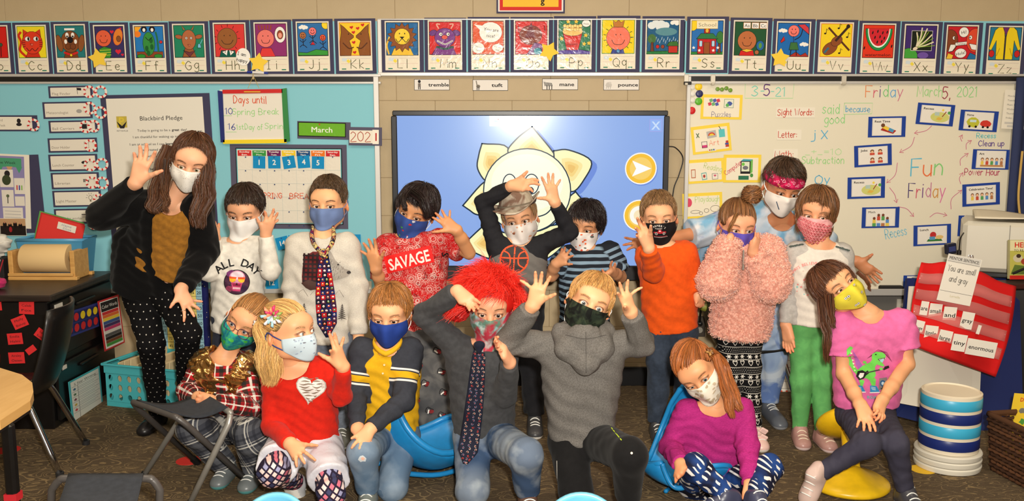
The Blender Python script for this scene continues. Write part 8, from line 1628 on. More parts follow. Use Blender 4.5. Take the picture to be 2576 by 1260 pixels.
p.shirt('tshirt', cloth('pink_jersey',(222,106,162),.05), hem=(385,768,.06), sleeve=.62, loose=.013, neck=.056, slr=1.22, fold=.0045, wl=.08, flare=.012, ext=.10)
p.pants('leggings', m_jeans('dark_denim_leggings',(54,52,66),(84,82,96),.35), loose=.003, fold=.0025, wl=.05)
p.mask((216,200,62), bot=-.102, cup=.006, label='yellow face mask with small black doodles')
hc = (92,56,36)
p.cap_hair([(0,84),(34,84),(50,96),(64,118),(84,118),(110,124),(180,138)], hc, n=3200, lift=.016, grow=.7)
p.lock([(205,130,.03),(190,250,.03),(200,340,.02),(215,430,.0),(200,560,.02)], hc, n=260, r0=.030, r1=.026, wave=.005)
p.lock([(215,200,-.02),(225,300,-.02),(240,380,-.04)], hc, n=120, r0=.022, r1=.014)
p.lock([(360,90,-.03),(410,140,-.03),(425,190,-.02)], hc, n=60, r0=.008, r1=.006)
p.shoe(0,(-.50,-.30,-.80),(196,170,160),(206,190,178), up=(-.45,-.5,.3), L=.175, drop=.03, label='iridescent silver-pink shoe'); p.shoe(1,(.1,-1,0),(60,60,66), L=.175)
# ---- girl with glasses
p = Person('crouching girl with glasses in gold foil vest over red plaid shirt',3.62,((400,740),2.424), eye=(482,208,-.06), hrot=(0,6,34), hs=1.04, skin=(228,165,121),
 nk=(395,375,.0), sh=[(285,420,.02),(500,425,.02)], el=[(180,600,-.04),(560,690,-.06)], wr=[(236,628,-.16),(312,650,-.18)], pel=(420,770,.06), hp=[(365,800,.06),(490,800,.06)],
 kn=[(215,830,-.20),(565,865,-.20)], an=[(572,1172, 'f',0),(640,1182, 'f',0)],
 tips=[[(268,640,-.2),(272,660,-.21),(262,676,-.21),(250,684,-.2),(240,680,-.18)],[(252,600,-.2),(236,616,-.22),(228,640,-.22),(236,664,-.21),(262,678,-.2)]], hn=((.2,.8,0),(-.2,1,0)), curl=(.3,.3))
cast['glasses'] = p
p.body(gaze=(-4,2), iris=(90,100,110), eo=(.95,.95)); p.brows((170,128,80))
PL = [(.0,.18,(28,40,36),.85),(.30,.10,(226,220,208),.8),(.52,.14,(28,40,36),.7),(.78,.05,(230,226,214),.9),(.70,.03,(20,20,22),.8)]
def m_flannel():
 s = NT('red_plaid_flannel',.9, spec=.15); a = s.sep(s.vec('arm')); v = s.sep(s.vec('tor'))
 s.col(s.mix(s.step(a[2],-.004,.004), plaid(s, v[0], v[2],.085,(170,30,36), PL), plaid(s, a[0], a[1],.085,(170,30,36), PL))); return fin(s)
p.shirt('shirt', m_flannel(), hem=(420,760,0), sleeve=1.93, loose=.012, neck=.060, slr=1.15, fold=.005, cuffr=.034)
def vest_extra(S):
 S.add(Neg(Cap(p.px(395,390,-.08), p.px(352,520,-.105),.058,.046, k=.006)), Neg(Cap(p.px(352,520,-.105), p.px(345,740,-.10),.046,.060, k=.006)))
p.shirt('puffer_vest', m_gold(), hem=(430,700,0), sleeve=.05, loose=.034, neck=.060, arms=(0,0), fold=.006, wl=.045, extra=vest_extra, sh_r=1.25)
p.pants('trousers', m_plaid('grey_plaid_flannel',(62,64,72),[(.1,.22,(92,94,100),.6),(.45,.06,(206,204,196),.8),(.60,.03,(190,188,182),.7),(.80,.10,(34,36,44),.6)],.085, 'leg', False,(0,2)), loose=.014, legr=1.1)
def m_bat(): return m_blotch('batik',[(40,150,150),(70,180,110),(24,120,140)],28,.85,1.5)
p.mask(mat=m_bat(), bot=-.106, cup=.006, top=-.020, label='green and turquoise batik face mask')
p.swept((60,178),(168,118,68), n=2200, hairline=[(0,62),(30,62),(52,76),(70,100),(88,94),(105,112),(130,126),(180,130)])
def glasses(p, c=(70,34,60)):
 mb = MB()
 for q in (-1,1):
  o = A(q*.0295,-.1035,-.006); ring = []
  for a in np.linspace(0,2*math.pi,21): ca, sa = math.cos(a), math.sin(a); ring.append(p.H(o+A(.0225*np.sign(ca)*abs(ca)**.75, abs(ca)*.004,.0165*np.sign(sa)*abs(sa)**.8)))
  mb.tube(ring,.0013*p.hs,6, c); mb.tube([p.H(o+A(q*.022,.003,.005)), p.H((q*.060,-.07,.0)), p.H((q*.071,.01,.002))],.0013*p.hs,6, c)
 mb.tube([p.H((-.009,-.104,-.004)), p.H((0,-.107,-.001)), p.H((.009,-.104,-.004))],.0013*p.hs,6, c); return mb.build('glasses', PLAST, p.root, smooth=True)
glasses(p)
for i in (0,1): p.shoe(i,(-.1,-1,0),(104,110,112),(80,140,140), L=.17, label='grey suede shoe')
def clip(p, at, cols, n=9, r=.022, name='hair_bow'):
 mb = MB(); c = p.J(at)
 for i in range(n):
  a = i*2.4; d = A(math.cos(a),-.5, math.sin(a)); q = c+d*r*(.45+.5*(i % 3)/2); mb.tube([c+d*r*.1, q+A(0,-.012,0), q+d*.006],[.004,.0058,.003],7, cols[i % len(cols)])
 mb.build(name, PLAST, p.root, smooth=True)
clip(p,(604,176,-.14),[(232,226,224),(232,226,224),(60,50,90),(210,40,110)],8,.016)
# ---- ponytail girl
p = Person('kneeling girl with long blond ponytail in red top with zebra heart, turned sideways',3.28,((400,740),2.424), eye=(905,232,-.06), hrot=(62,-4,-3), hs=1.05, skin=(232,169,125),
 nk=(815,420,.02), sh=[(700,500,.03),(1020,440,.03)], el=[(692,800,.0),(1112,620,-.02)], wr=[(800,912,-.16),(1122,440,-.10)], pel=(890,900,.08), hp=[(790,930,.08),(1000,930,.08)],
 kn=[(690,1085,-.22),(1050,1215,-.18)], an=[(840,1140,.10),(1050,1200,.18)],
 tips=[[(965,922,-.22),(952,1012,-.24),(888,1030,-.24),(840,1048,-.23),(822,1010,-.2)],[(975,362,-.13),(1045,345,-.17),(1040,243,-.13),(1070,240,-.12),(1126,264,-.10)]], hn=((0,1,-.6), None), curl=(.12,.08))
cast['pony'] = p
p.body(gaze=(20,0), iris=(110,120,130)); p.brows((200,160,110))
p.shirt('top', cloth('red_jersey',(206,34,18),.06), hem=(880,945,.05), sleeve=1.95, loose=.010, neck=.066, fold=.004, wl=.07, flare=.006, neckdrop=.006, cuffr=.029)
p.pants('leggings', m_squares(), loose=.004, fold=.003); p.pants('basketball_shorts', m_satin(), cut=-.26, loose=.016, legr=1.08, fold=.004, wl=.08)
p.mask((186,202,212), bot=-.104, cup=.006, label='pale blue face mask with dark blue ear loops', loops=(48,62,120), loop_w=.0024)
hc = (212,168,104)
p.swept((62,-168), hc, n=2600, hairline=[(0,60),(30,60),(55,72),(72,96),(88,94),(105,112),(130,122),(180,126)], amp=.14)
p.lock([(668,160,.0),(640,200,.0),(668,300,-.04),(680,420,-.06),(650,560,-.06)], hc, n=900, r0=.022, r1=.055, wave=.012, freq=2.2, w=.0017, amp=.16)
clip(p,(695,128,-.09),[(232,226,230),(220,60,110),(160,200,210),(150,170,90),(240,150,110)],22,.036)
for i in (0,1): p.shoe(i,(.2,.4,-.9) if i == 0 else (0,.8,-.5),(190,190,192), L=.17)
# ---- yellow raglan boy
p = Person('grinning boy in yellow henley with dark striped sleeves kneeling with hands on knee',3.42,((820,700),2.25), eye=(340,246,-.04), hrot=(-2,6,1), hs=1.06, skin=(232,171,127),
 nk=(352,395,.02), sh=[(205,400,.03),(478,398,.03)], el=[(170,640,.0),(440,690,-.06)], wr=[(178,850,-.16),(250,852,-.20)], pel=(365,850,.08), hp=[(300,890,.08),(430,890,.08)],
 kn=[(210,985,-.22),(375,1180,-.06)], an=[(240,1215,-.16),(400,1150,.25)],
 tips=[[(228,935,-.24),(262,942,-.24),(240,968,-.25),(215,975,-.25),(190,960,-.23)],[(145,905,-.25),(146,960,-.27),(188,978,-.27),(222,985,-.26),(252,960,-.25)]], hn=((0,1,-.5),(0,1,-.6)))
cast['yellow'] = p
p.body(gaze=(0,0), iris=(50,36,26), eo=(.45,.45), lash=1.2); p.brows((176,120,70), lift=-.003)
p.shirt('henley_shirt', m_raglan('yellow_henley_jersey',(216,166,28),(56,58,66),[(.085,.092,(228,224,216)),(.097,.121,(216,166,28)),(.126,.133,(228,224,216))], th=-.016), hem=(390,905,.03), sleeve=1.95, loose=.010, neck=.054, fold=.0045, wl=.07, slr=1.1)
p.pants('jeans', m_jeans('faded_jeans',(84,108,134)), loose=.012, fold=.0018); p.mask((36,62,140), bot=-.104, label='royal blue face mask', cup=.004)
p.cap_hair([(0,70),(34,74),(52,90),(68,112),(84,100),(98,92),(118,112),(180,128)],(158,104,54), n=2600, lift=.014, grow=.6)
for i in (0,1): p.shoe(i,(0,-1,0),(110,116,112),(226,224,218), L=.17)
# ---- red wig boy
p = Person('kneeling boy in shaggy red wig, teal dinosaur neck gaiter and paisley tie',3.3,((820,700),2.25), eye=(930,212,-.04), hrot=(1,8,2), hs=1.05, skin=(228,165,127),
 nk=(900,385,.02), sh=[(725,370,.03),(1010,430,.03)], el=[(562,205,.02),(1012,665,-.02)], wr=[(742,72,-.08),(1040,475,-.14)], pel=(890,850,.08), hp=[(830,900,.08),(965,900,.08)],
 kn=[(830,1200,-.10),(1130,1000,-.24)], an=[(860,1190,.28),(1140,1215,-.14)],
 tips=[[(872,140,-.16),(862,172,-.17),(838,184,-.17),(812,180,-.16),(786,150,-.15)],[(960,345,-.19),(974,332,-.20),(968,358,-.215),(976,384,-.215),(992,408,-.2)]], hn=((0,1,0),(-.6,.8,0)), curl=(-.15,-.35))
cast['wig'] = p
p.body(gaze=(0,4), iris=(60,46,38), eo=(.85,.85)); p.brows((120,84,56), lift=.001)
p.shirt('pullover', cloth('charcoal_fleece',(66,66,68)), hem=(880,890,.04), sleeve=1.95, loose=.012, neck=.050, fold=.0045, wl=.08, slr=1.1, flare=.006, cuffr=.033)
p.pants('jeans', m_jeans('blue_jeans',(58,78,108),(176,184,188),.5), loose=.016, fold=.0018)
def pat_teal(t, v): return (120,170,168)
p.mask(mat=m_blotch('teal_gaiter_knit',[(140,186,184),(196,208,204),(96,128,112),(176,54,70)],16), T=92, top=-.016, side=(.012,-.10), bot=-.150, label='teal neck gaiter with red and green dinosaur print', name='neck_gaiter', smoothn=.7)
p.cap_hair([(0,74),(36,78),(60,92),(90,96),(180,126)],(84,58,44), n=900, lift=.009)
def wig(p):
 n = 11000; th = np.arccos(RNG.uniform(-.25,1, n)); ph = RNG.uniform(-math.pi, math.pi, n); B = hp(th, ph, np.full(n,.020)); d = B-HC; d /= np.linalg.norm(d, axis=1, keepdims=True)
 keep = ~((B[:,1] < -.030) & (B[:,2] < .068)) & (B[:,2] > -.02); B, d = B[keep], d[keep]; n = len(B); L = .055+.035*RNG.random(n); j = RNG.normal(size=(n,3))*.22+.35*np.sin(B[:,[1,2,0]]*90+B[:,[2,0,1]]*70); g = A(-.30,-.12,.05)
 Pt = np.stack([B+d*(L*u*(1-.35*u))[:, None]+(j+g)*(L*u*u)[:, None]*.8+A(0,0,-1)*(L*u**2.5*.5)[:, None] for u in np.linspace(0,1,7)],1); Pt = s_(p, Pt)
 V, F, C = strand_mesh(Pt,.0011, hair_cols(n,(240,46,32),.10), tip=.3); S = Solid(); S.ell(p.H(HC+A(0,.005,.012)), A(.092,.098,.088)*p.hs, p.R,.01); S.add(Neg(Ell(p.H((0,-.08,-.03)), A(.075,.06,.065)*p.hs, p.R,.01))); S.add(Cut(p.H((0,0,-.02)),-p.R[:,2])); V0, F0 = S.mesh(.006)
 V3, F3 = join([(V0, F0),(V, F)]); link_mesh('shaggy_wig', V3, F3, HAIR, p.root, np.vstack([np.tile(A(206,30,22),(len(V0),1)), C]))
def s_(p, L): return p.hc+(L*p.hs) @ p.R.T
wig(p)
p.lock([(800,150,.05),(745,190,.06),(720,240,.06)],(176,30,26), n=500, r0=.035, r1=.05, wave=.006, w=.002, name='wig_tail')
for i in (0,1): p.shoe(i,(.1,-1,0),(110,80,66), L=.18)
# ---- hoodie boy
p = Person('wide-eyed boy in grey hoodie and camouflage neck gaiter kneeling with both hands up',3.18,((1240,680),2.172), eye=(538,196,-.03), hrot=(-2,-6,22), hs=1.05, skin=(232,171,127),
 nk=(500,340,.02), sh=[(300,415,.03),(665,400,.03)], el=[(82,385,.0),(812,405,.0)], wr=[(218,190,-.10),(752,222,-.10)], pel=(480,880,.08), hp=[(410,930,.08),(560,925,.08)],
 kn=[(455,1215,-.06),(745,1010,-.24)], an=[(470,1190,.3),(735,1245,-.14)],
 tips=[[(340,130,-.16),(313,36,-.13),(268,12,-.13),(232,10,-.12),(152,56,-.10)],[(722,198,-.19),(682,124,-.17),(692,68,-.13),(738,54,-.12),(814,94,-.10)]])
cast['hoodie'] = p
p.body(gaze=(0,-3), iris=(96,100,100), eo=(1.35,1.35)); p.brows((170,124,72), lift=.004)
p.shirt('hoodie', m_heather('grey_sweatshirt',(112,108,104),(92,88,84),260,1), hem=(460,950,.02), sleeve=1.9, loose=.014, neck=.052, fold=.005, wl=.09, slr=1.12, flare=.004, cuffr=.036)
S = Solid(); S.chain([p.px(365,335,.01), p.px(395,430,-.040), p.px(508,530,-.062), p.px(600,430,-.040), p.px(618,335,.02)],[.030,.032,.022,.032,.030],.03); S.cap(p.px(495,360,-.020), p.px(505,480,-.030),.060,.044,.04); S.cap(p.px(450,320,.06), p.px(550,320,.06),.05, k=.04)
S.add(Neg(Cap(p.nk+A(0,-.01,.03), p.nk+A(.02,-.02,.2),.054,.064, k=.008)))
V, F = S.mesh(.006, folds(.003,.06,9)); hd = link_mesh('hood', V, F, bpy.data.materials['grey_sweatshirt'], p.root); d = Draw(); d.stroke([(0,.04),(0,-.10)],.0022,(70,66,62)); d.stroke([(-.07,.030),(0,.016),(.07,.030)],.0022,(70,66,62), sm=5); p.print(d,(508,400,0), 'seam', U=A(1,0,0), V=A(0,0,1), bvh=bvh_of(V, F), parent=hd)
p.pants('track_trousers', cloth('black_tricot',(22,21,22), rough=.95, bump=.15), loose=.016, fold=.0014)
p.mask(mat=m_blotch('camouflage_knit',[(34,44,34),(22,26,22),(52,62,44),(14,16,14)],22), T=92, top=-.010, side=(-.006,-.11), bot=-.135, label='dark green camouflage neck gaiter', name='neck_gaiter', smoothn=.8)
p.cap_hair([(0,68),(34,70),(52,86),(68,108),(84,98),(98,90),(118,110),(180,128)],(186,138,80), n=2600, lift=.012, grow=.55)
for i in (0,1): p.shoe(i,(.1,-1,0),(34,32,34),(200,198,192), L=.18)
# ---- magenta girl
p = Person('girl with side ponytail in magenta top sitting cross-legged in blue scoop seat',3.30,((1580,840),3.0), eye=(530,376,-.05), hrot=(-18,8,-38), hs=1.05, skin=(224,158,113),
 nk=(650,540,.0), sh=[(450,585,.02),(855,570,.02)], el=[(320,850,.02),(900,840,-.06)], wr=[(400,985,-.20),(925,1130,-.20)], pel=(610,1090,.10), hp=[(500,1130,.08),(740,1130,.08)],
 kn=[(510,1010,-.20),(1060,1010,-.14)], an=[(760,1225,-.24),(960,1235,-.28)],
 tips=[[(438,1010,-.24),(405,1050,-.25),(378,1085,-.25),(358,1118,-.24),(350,1075,-.22)],[(868,1240,-.24),(880,1290,-.25),(915,1300,-.25),(945,1290,-.24),(965,1260,-.22)]], hn=((.3,.8,0),(0,1,0)))
cast['magenta'] = p
p.body(gaze=(10,0), iris=(80,100,110), eo=(.3,.75)); p.brows((120,78,46))
p.shirt('top', m_heather('magenta_jersey',(178,44,122),(148,34,102),130,7), hem=(590,1090,.05), sleeve=1.97, loose=.010, neck=.058, fold=.0045, wl=.06, slr=1.1, cuffr=.030)
p.pants('leggings', m_feather(), loose=.005, fold=.003)
p.mask((226,218,202), bot=-.104, label='cream face mask with tan leopard spots')
hc = (156,90,44)
p.swept((48,120), hc, n=2600, hairline=[(0,66),(30,66),(52,78),(70,100),(88,94),(105,112),(130,124),(180,128)])
p.lock([(615,130,.0),(700,210,.02),(745,330,.0),(800,480,-.06),(850,580,-.09)], hc, n=520, r0=.018, r1=.026, wave=.004)
p.lock([(660,160,.0),(700,300,-.03),(755,480,-.09),(790,640,-.11)], hc, n=360, r0=.014, r1=.020, wave=.004)
for i in (0,1): p.shoe(i,(-.9,-.3,0) if i == 0 else (.2,-.9,0),(60,62,84), L=.16)
# prints, ties and marks on the clothes (sizes in metres)
K = (22,20,22); WH = (232,228,222)
p = cast['allday']; d = Draw()
for i, ch in enumerate('ALL DAY'):
 if ch == ' ': continue
 a = (i-3)*15.5; r = .098; d.text(ch, r*math.sin(math.radians(a)), r*math.cos(math.radians(a))-.066,.030, K, bold=.018, rot=-a)
T_ = d; d = Draw()
d.ell(0,-.028,.0375,.0375, K,32); d.ell(0,-.028,.0350,.0350,(74,34,62),32)
for x, y, r, c in ((-.018,-.005,.012,(120,50,110)),(.020,-.045,.012,(50,26,60)),(-.02,-.048,.009,(150,60,90))): d.blot(x, y, r, c, seed=int(x*1e3)+50)
d.ell(0,-.015,.023,.022,(214,150,180)); d.ell(0,-.008,.018,.012,(238,216,226)); d.poly([(-.016,-.03),(.016,-.03),(.011,-.055),(-.011,-.055)],(196,60,110)); d.poly([(-.013,-.033),(.013,-.033),(.010,-.040),(-.010,-.040)],(150,30,70))
for q in (-1,1): d.poly([(q*.0015,-.013),(q*.023,-.012),(q*.021,-.026),(q*.012,-.030),(q*.004,-.025)],(238,90,40)); d.poly([(q*.003,-.019),(q*.022,-.018),(q*.020,-.026),(q*.012,-.029),(q*.004,-.024)],(250,196,50))
d.poly([(0,-.029),(.003,-.036),(-.003,-.036)], K)
for x in np.linspace(-.009,.009,6): d.rect(x,-.046,.0022,.006,(238,220,220))
for V_, F_, c_, z_ in d.s: T_.s.append((V_*1.30+A(0,-.010), F_, c_, z_+8))
d = T_
p.print(d,(768,690,-.02), 'skull_print', sc=1.12)
p = cast['bear']; d = Draw()
G1, G2 = (120,112,104),(84,78,74)
d.poly([(-.085,.045),(-.075,.085),(-.045,.105),(-.01,.105),(0,.08),(0,-.01),(-.02,-.03),(-.05,-.02),(-.085,-.035),(-.088,0)],(104,22,24))
for x in np.arange(-.08,0,.018): d.rect(x,.035,.008,.125,(44,14,18))
for y in np.arange(-.02,.10,.018): d.rect(-.043, y,.085,.007,(34,14,18))
d.poly([(-.09,-.03),(-.06,-.015),(-.01,-.03),(.0,-.05),(-.05,-.06),(-.07,-.05)],(70,44,38))
d.poly([(0,.10),(.02,.118),(.034,.10),(.05,.07),(.09,.035),(.112,.030),(.118,.018),(.105,.004),(.07,-.01),(.03,-.02),(0,-.10),(-.02,-.04)],(160,152,142))
r = random.Random(3)
for i in range(170):
 x, y = r.uniform(0,.085), r.uniform(-.06,.10)
 if abs(y-.03) < .075-x*.5: d.stroke([(x, y),(x+r.uniform(-.008,.002), y-r.uniform(.004,.012))],.0012, r.choice((G1, G2,(196,190,180))))
d.ell(.108,.020,.009,.007,(50,44,44)); d.ell(.062,.052,.004,.003,(30,26,26))
for sx in (-.075,.085):
 d.rect(sx,-.15,.002,.07, G2)
 for k in range(7): w = .006+.0028*k; d.poly([(sx,-.115-.009*k),(sx-w,-.128-.009*k),(sx,-.124-.009*k),(sx+w,-.128-.009*k)], G2)
for k in range(4): d.stroke([(-.10+.05*k,-.07-.01*(k % 2)),(-.08+.05*k,-.055),(-.06+.05*k,-.085)],.0016, G1)
p.print(d,(228,560,-.02), 'bear_print', sc=.98)
def tie(p, pts, ws, draw, name, at, col, th=.005, rot=0, sc=1.0, U=None, V=None):
 """a necktie: an outline draped over the shirt"""
 O = p.J(at); D = unit(O-A(0,0, CZ)); pw = [p.J(q) for q in pts]; U0 = unit(A(1,0,0)-D*D[0]); V0 = unit(np.cross(U0, D)); V0 = -V0 if V0[2] < 0 else V0
 q = [((w-O) @ U0,(w-O) @ V0) for w in pw]; L = smooth_path([(a, b,0) for a, b in q],6)[:, :2]; W = np.interp(np.linspace(0,1, len(L)), np.linspace(0,1, len(ws)), ws)
 T = np.gradient(L, axis=0); T /= np.linalg.norm(T, axis=1, keepdims=True); N = np.stack([-T[:,1], T[:,0]],1)
 nu = 9; g = []
 for i in range(len(L)):
  row = []
  for j in range(nu):
   u = (j/(nu-1)-.5)*W[i]; x, y = L[i]+N[i]*u; o = O+x*U0+y*V0; h = p.sb.ray_cast(Vector(o-D*.4), Vector(D),.8); s = (o-D*0) if h[0] is None else np.array(h[0]); row.append(s)
  g.append(row)
 g = np.array(g); dist = (g-(O-D*.4)) @ D                    # keep it taut: never behind its smoothed neighbours
 for _ in range(4): c = dist.copy(); c[1:-1] = (dist[:-2]+dist[1:-1]+dist[2:])/3; c[:,1:-1] = (c[:, :-2]+c[:,1:-1]+c[:,2:])/3; dist = np.minimum(dist, c)
 cur = (g-(O-D*.4)) @ D; g = g+D*(dist-cur-.007)[..., None]-D*(.003*np.cos((np.arange(nu)/(nu-1)-.5)*math.pi))[None, :, None]
 mb = MB(); mb.sheet(g, th, col=col); o = mb.build(name, CLOTHP, p.root, smooth=True)
 if draw:                                       # pattern pieces, laid in (u, v) of the tie
  m2 = MB(); total = len(L)-1; cum = np.concatenate([[0], np.cumsum(np.linalg.norm(np.diff(L, axis=0), axis=1))])
  for pts2, F, c, z in draw(cum[-1], lambda v: np.interp(v, cum, W)).s:
   V2 = []
   for u, v in pts2:
    fi = np.interp(v, cum, np.arange(len(L))); i = min(int(fi), total-1); t = fi-i; w = W[i]*(1-t)+W[i+1]*t; fj = np.clip((u/w+.5)*(nu-1),0, nu-1.001); j = int(fj); s = fj-j
    q = (g[i, j]*(1-s)+g[i, j+1]*s)*(1-t)+(g[i+1, j]*(1-s)+g[i+1, j+1]*s)*t; V2.append(q-D*(th/2+.0008+.00025*z))
   m2.add(V2, F, c)
  m2.build('tie_pattern', CLOTHP, o)
 return o
def knot(p, a, b, m):
 S = Solid(); a, b = p.J(a), p.J(b); x = A(.009,0,0); S.cap(a-x, a+x,.011, k=.01); S.cap(a, b,.014,.011,.012); V, F = S.mesh(.003); link_mesh('tie_knot', V, F, m, p.root, attrs={'tor': V*0})
def chequer(Ltot, W):
 d = Draw(); r = random.Random(5); cols = [(26,34,92),(176,22,30),(60,26,56),(20,20,34)]; c = .0185
 for i in range(int(Ltot/c)):
  v = (i+.5)*c; w = W(v); n = max(2, round(w/c))
  for k in range(n):
   u = (k+.5)/n*w-w/2; cc = cols[(i+k*2+r.randint(0,1)) % 4]; d.z = 0; d.poly([(u-w/n*.49, v-c*.49),(u+w/n*.49, v-c*.49),(u+w/n*.49, v+c*.49),(u-w/n*.49, v+c*.49)], cc)
   kc = r.choice([(236,196,40),(226,220,214),(150,110,80),(222,90,30),(60,140,70),(160,160,170)]); d.blot(u, v, c*.26, kc,8,.25, seed=i*9+k); d.blot(u+r.uniform(-.2,.2)*c*.3, v-c*.12, c*.13,(238,232,226),6,.2, seed=k); d.blot(u, v+c*.14, c*.10,(200,60,40),6,.2, seed=k+3)
 return d
tie(p,[(232,430),(236,520),(240,640),(248,760),(252,866)],[.030,.046,.062,.078,.084,.080,.012], chequer, 'necktie',(240,600,-.02),(24,26,60))
mb = MB()
for q in (-1,1): mb.tube([p.J((228+q*52,305,.0)), p.J((228+q*56,350,-.045)), p.J((228+q*44,395,-.08)), p.J((230+q*8,440,-.105))],[.006,.0095,.0095,.008],8,(34,30,62), sm=5, flat=1.4)
o = mb.build('tie_neckband', m_blotch('tie_silk',[(28,32,80),(176,26,30),(28,24,40),(214,190,120)],55), p.root, smooth=True)
knot(p,(231,436,-.112),(232,462,-.118), bpy.data.materials['tie_silk'])
p = cast['savage']; d = Draw(); d.rect(0,0,.205,.074,(226,24,22)); d.text('SAVAGE',0,-.0015,.050,(238,222,214), bold=.022, w=.178)
p.print(d,(668,473,-.02), 'chest_lettering', rot=8.5, lift=.0005)
d = Draw(); d.text('S',0,0,.030,(26,14,16), bold=.03); p.print(d,(852,448,0), 'sleeve_letter', rot=80); d = Draw(); d.text('GE',0,0,.030,(26,14,16), bold=.03); p.print(d,(680,730,0), 'hem_lettering', rot=60)
r = random.Random(8); d = Draw()
for i in range(26):
 x, y = r.uniform(-.09,.10), r.uniform(-.22,.06)
 if abs(y) < .05: continue
 a = r.uniform(0,6.28); R_ = r.uniform(.008,.014)
 d.stroke([(x+R_*(1-t*.75)*math.cos(a+t*7), y+R_*(1-t*.75)*math.sin(a+t*7)) for t in np.linspace(0,1,16)],.0016,(228,196,186))
 for k in range(7): t = a+k*.55; d.stroke([(x+R_*1.15*math.cos(t), y+R_*1.15*math.sin(t)),(x+R_*1.5*math.cos(t), y+R_*1.5*math.sin(t))],.0018,(228,196,186))
for i in range(40):
 x, y = r.uniform(-.10,.11), r.uniform(-.22,.08)
 if abs(y) > .05: d.star(x, y,.0035,(228,196,186), r.uniform(0,70),.35,4)
p.print(d,(690,480,-.02), 'bandana_print', rot=8, base=.0012)
d = Draw()
for i,(x, y) in enumerate([(-.06,.09),(.03,.06),(-.05,.0),(.05,-.03),(-.02,-.08),(.06,-.12),(-.06,-.15),(.0,-.2),(.05,.12),(.055,-.22)]):
 a = i*1.3
 d.stroke([(x+.017*math.cos(t), y+.013*math.sin(t)+.004*math.cos(3*t)) for t in np.linspace(0,6.28,14)],.004,(24,22,24))
 d.ell(x+.009, y-.004,.008,.011,(120,22,26), rot=40*i); d.rect(x-.004, y-.004,.006,.018,(222,216,208), rot=30+20*i)
p.print(d,(775,1010,.0), 'pyjama_print', V=A(0,0,1), U=A(1,0,0), bvh=p.pb)
p = cast['hat']; d = Draw(); O_ = (232,84,42); d.ell(0,0,.035,.035,(58,50,50),28)
d.stroke([(.035*math.cos(t),.035*math.sin(t)) for t in np.linspace(0,6.283,29)],.0045, O_); d.stroke([(-.034,.004),(0,.002),(.034,.004)],.0038, O_); d.stroke([(.002,.034),(0,0),(-.002,-.034)],.0038, O_)
for q in (-1,1): d.stroke([(q*.028,.022),(q*.013,.012),(q*.011,-.012),(q*.026,-.023)],.0036, O_, sm=5)
p.print(d,(275,562,-.02), 'basketball_print', sc=1.75)
def slouch_hat(p):
 mb = MB(); n = 40; c = A(-.004,.008,.060)
 for (rr, z, col) in ((0,0,0),):
  G = []
  for i in range(n+1):
   a = 2*math.pi*i/n; ca, sa = math.cos(a), math.sin(a); row = []
   for k,(r, z) in enumerate(((.001,.062),(.035,.064),(.060,.056),(.074,.034),(.082,.006),(.092,-.008),(.115,-.016),(.132,-.020))):
    up = .055*max(0, ca)**1.5*max(0,(r-.085)/.045) + .030*max(0,-ca)**2*max(0,(r-.085)/.045)      # brim turned up at the sides
    row.append(p.H(c+A(r*ca*.90*(1-.12*max(0, ca)*(r > .1)), r*sa*1.12, z+up)))
   G.append(row)
  G = np.array(G); mb.sheet(G,.004, col=(150,140,124))
 o = mb.build('slouch_hat', m_blotch('tan_camouflage_felt',[(176,164,146),(196,184,166),(128,100,84)],14), p.root, smooth=True); o['label'] = 'tan camouflage bush hat with side brim turned up'
 m2 = MB(); ring = [p.H(c+A(.0775*math.cos(a),.0845*math.sin(a)*1.12,.004)) for a in np.linspace(0,2*math.pi,33)]; m2.tube(ring,.0045,6,(128,116,100)); m2.build('hat_band', CLOTHP, o, smooth=True)
slouch_hat(p)
def spots(p, cols, n, r, seed=1, shape='blot', name='mask_print', y0=-.045, y1=.045, x1=.055):
 d = Draw(); q = random.Random(seed)
 for i in range(n):
  x, y = q.uniform(-x1, x1), q.uniform(y0, y1); c = q.choice(cols)
  if shape == 'blot': d.blot(x, y, r*q.uniform(.6,1.2), c,7,.35, q.uniform(.8,1.6), i)
  elif shape == 'ring': d.stroke([(x+r*math.cos(t), y+r*.8*math.sin(t)) for t in np.linspace(.6,6,10)], r*.55, c)
 p.mask_draw(d, name)
spots(cast['hat'],[(206,130,90),(150,90,60),(216,160,130)],14,.0045,3); spots(cast['striped'],[(222,92,40),(96,96,92),(200,60,40)],26,.0052,4)
spots(cast['magenta'],[(176,158,130),(190,172,146)],40,.0052,6); spots(cast['glasses'],[(60,170,60),(80,190,80)],10,.007,7); spots(cast['savage'],[(60,150,70),(190,40,40),(200,200,206),(190,50,60)],9,.0045,9, x1=.04)
spots(cast['teacher'],[(196,192,184)],120,.0010,12); spots(cast['pony'],[(120,140,160),(150,160,180),(110,110,120)],30,.0022,13, x1=.06)
p = cast['woman']; d = Draw(); d.stroke([(-.036,.010),(-.026,-.008),(-.020,-.018)],.0035,(70,84,104)); d.ell(.030,-.026,.003,.002,(60,60,60)); p.mask_draw(d)
p = cast['pink']; d = Draw()
for x, y, s_c in ((-.030,.012,1),(-.020,-.030,.8),(.022,-.008,.9),(.018,.030,.7),(-.002,-.048,.6)):
 for k in (-1,1): d.ell(x+k*.0045*s_c, y,.0050*s_c,.0050*s_c,(90,90,94)); d.ell(x+k*.0045*s_c, y,.0042*s_c,.0042*s_c,(236,232,224)); d.ell(x+k*.0045*s_c, y,.0018*s_c,.0018*s_c,(50,36,30))
 d.stroke([(x-.004, y-.010*s_c),(x+.002, y-.012*s_c),(x+.007, y-.009*s_c)],.0009,(50,40,30))
p.mask_draw(d)
p = cast['bob']; d = Draw()
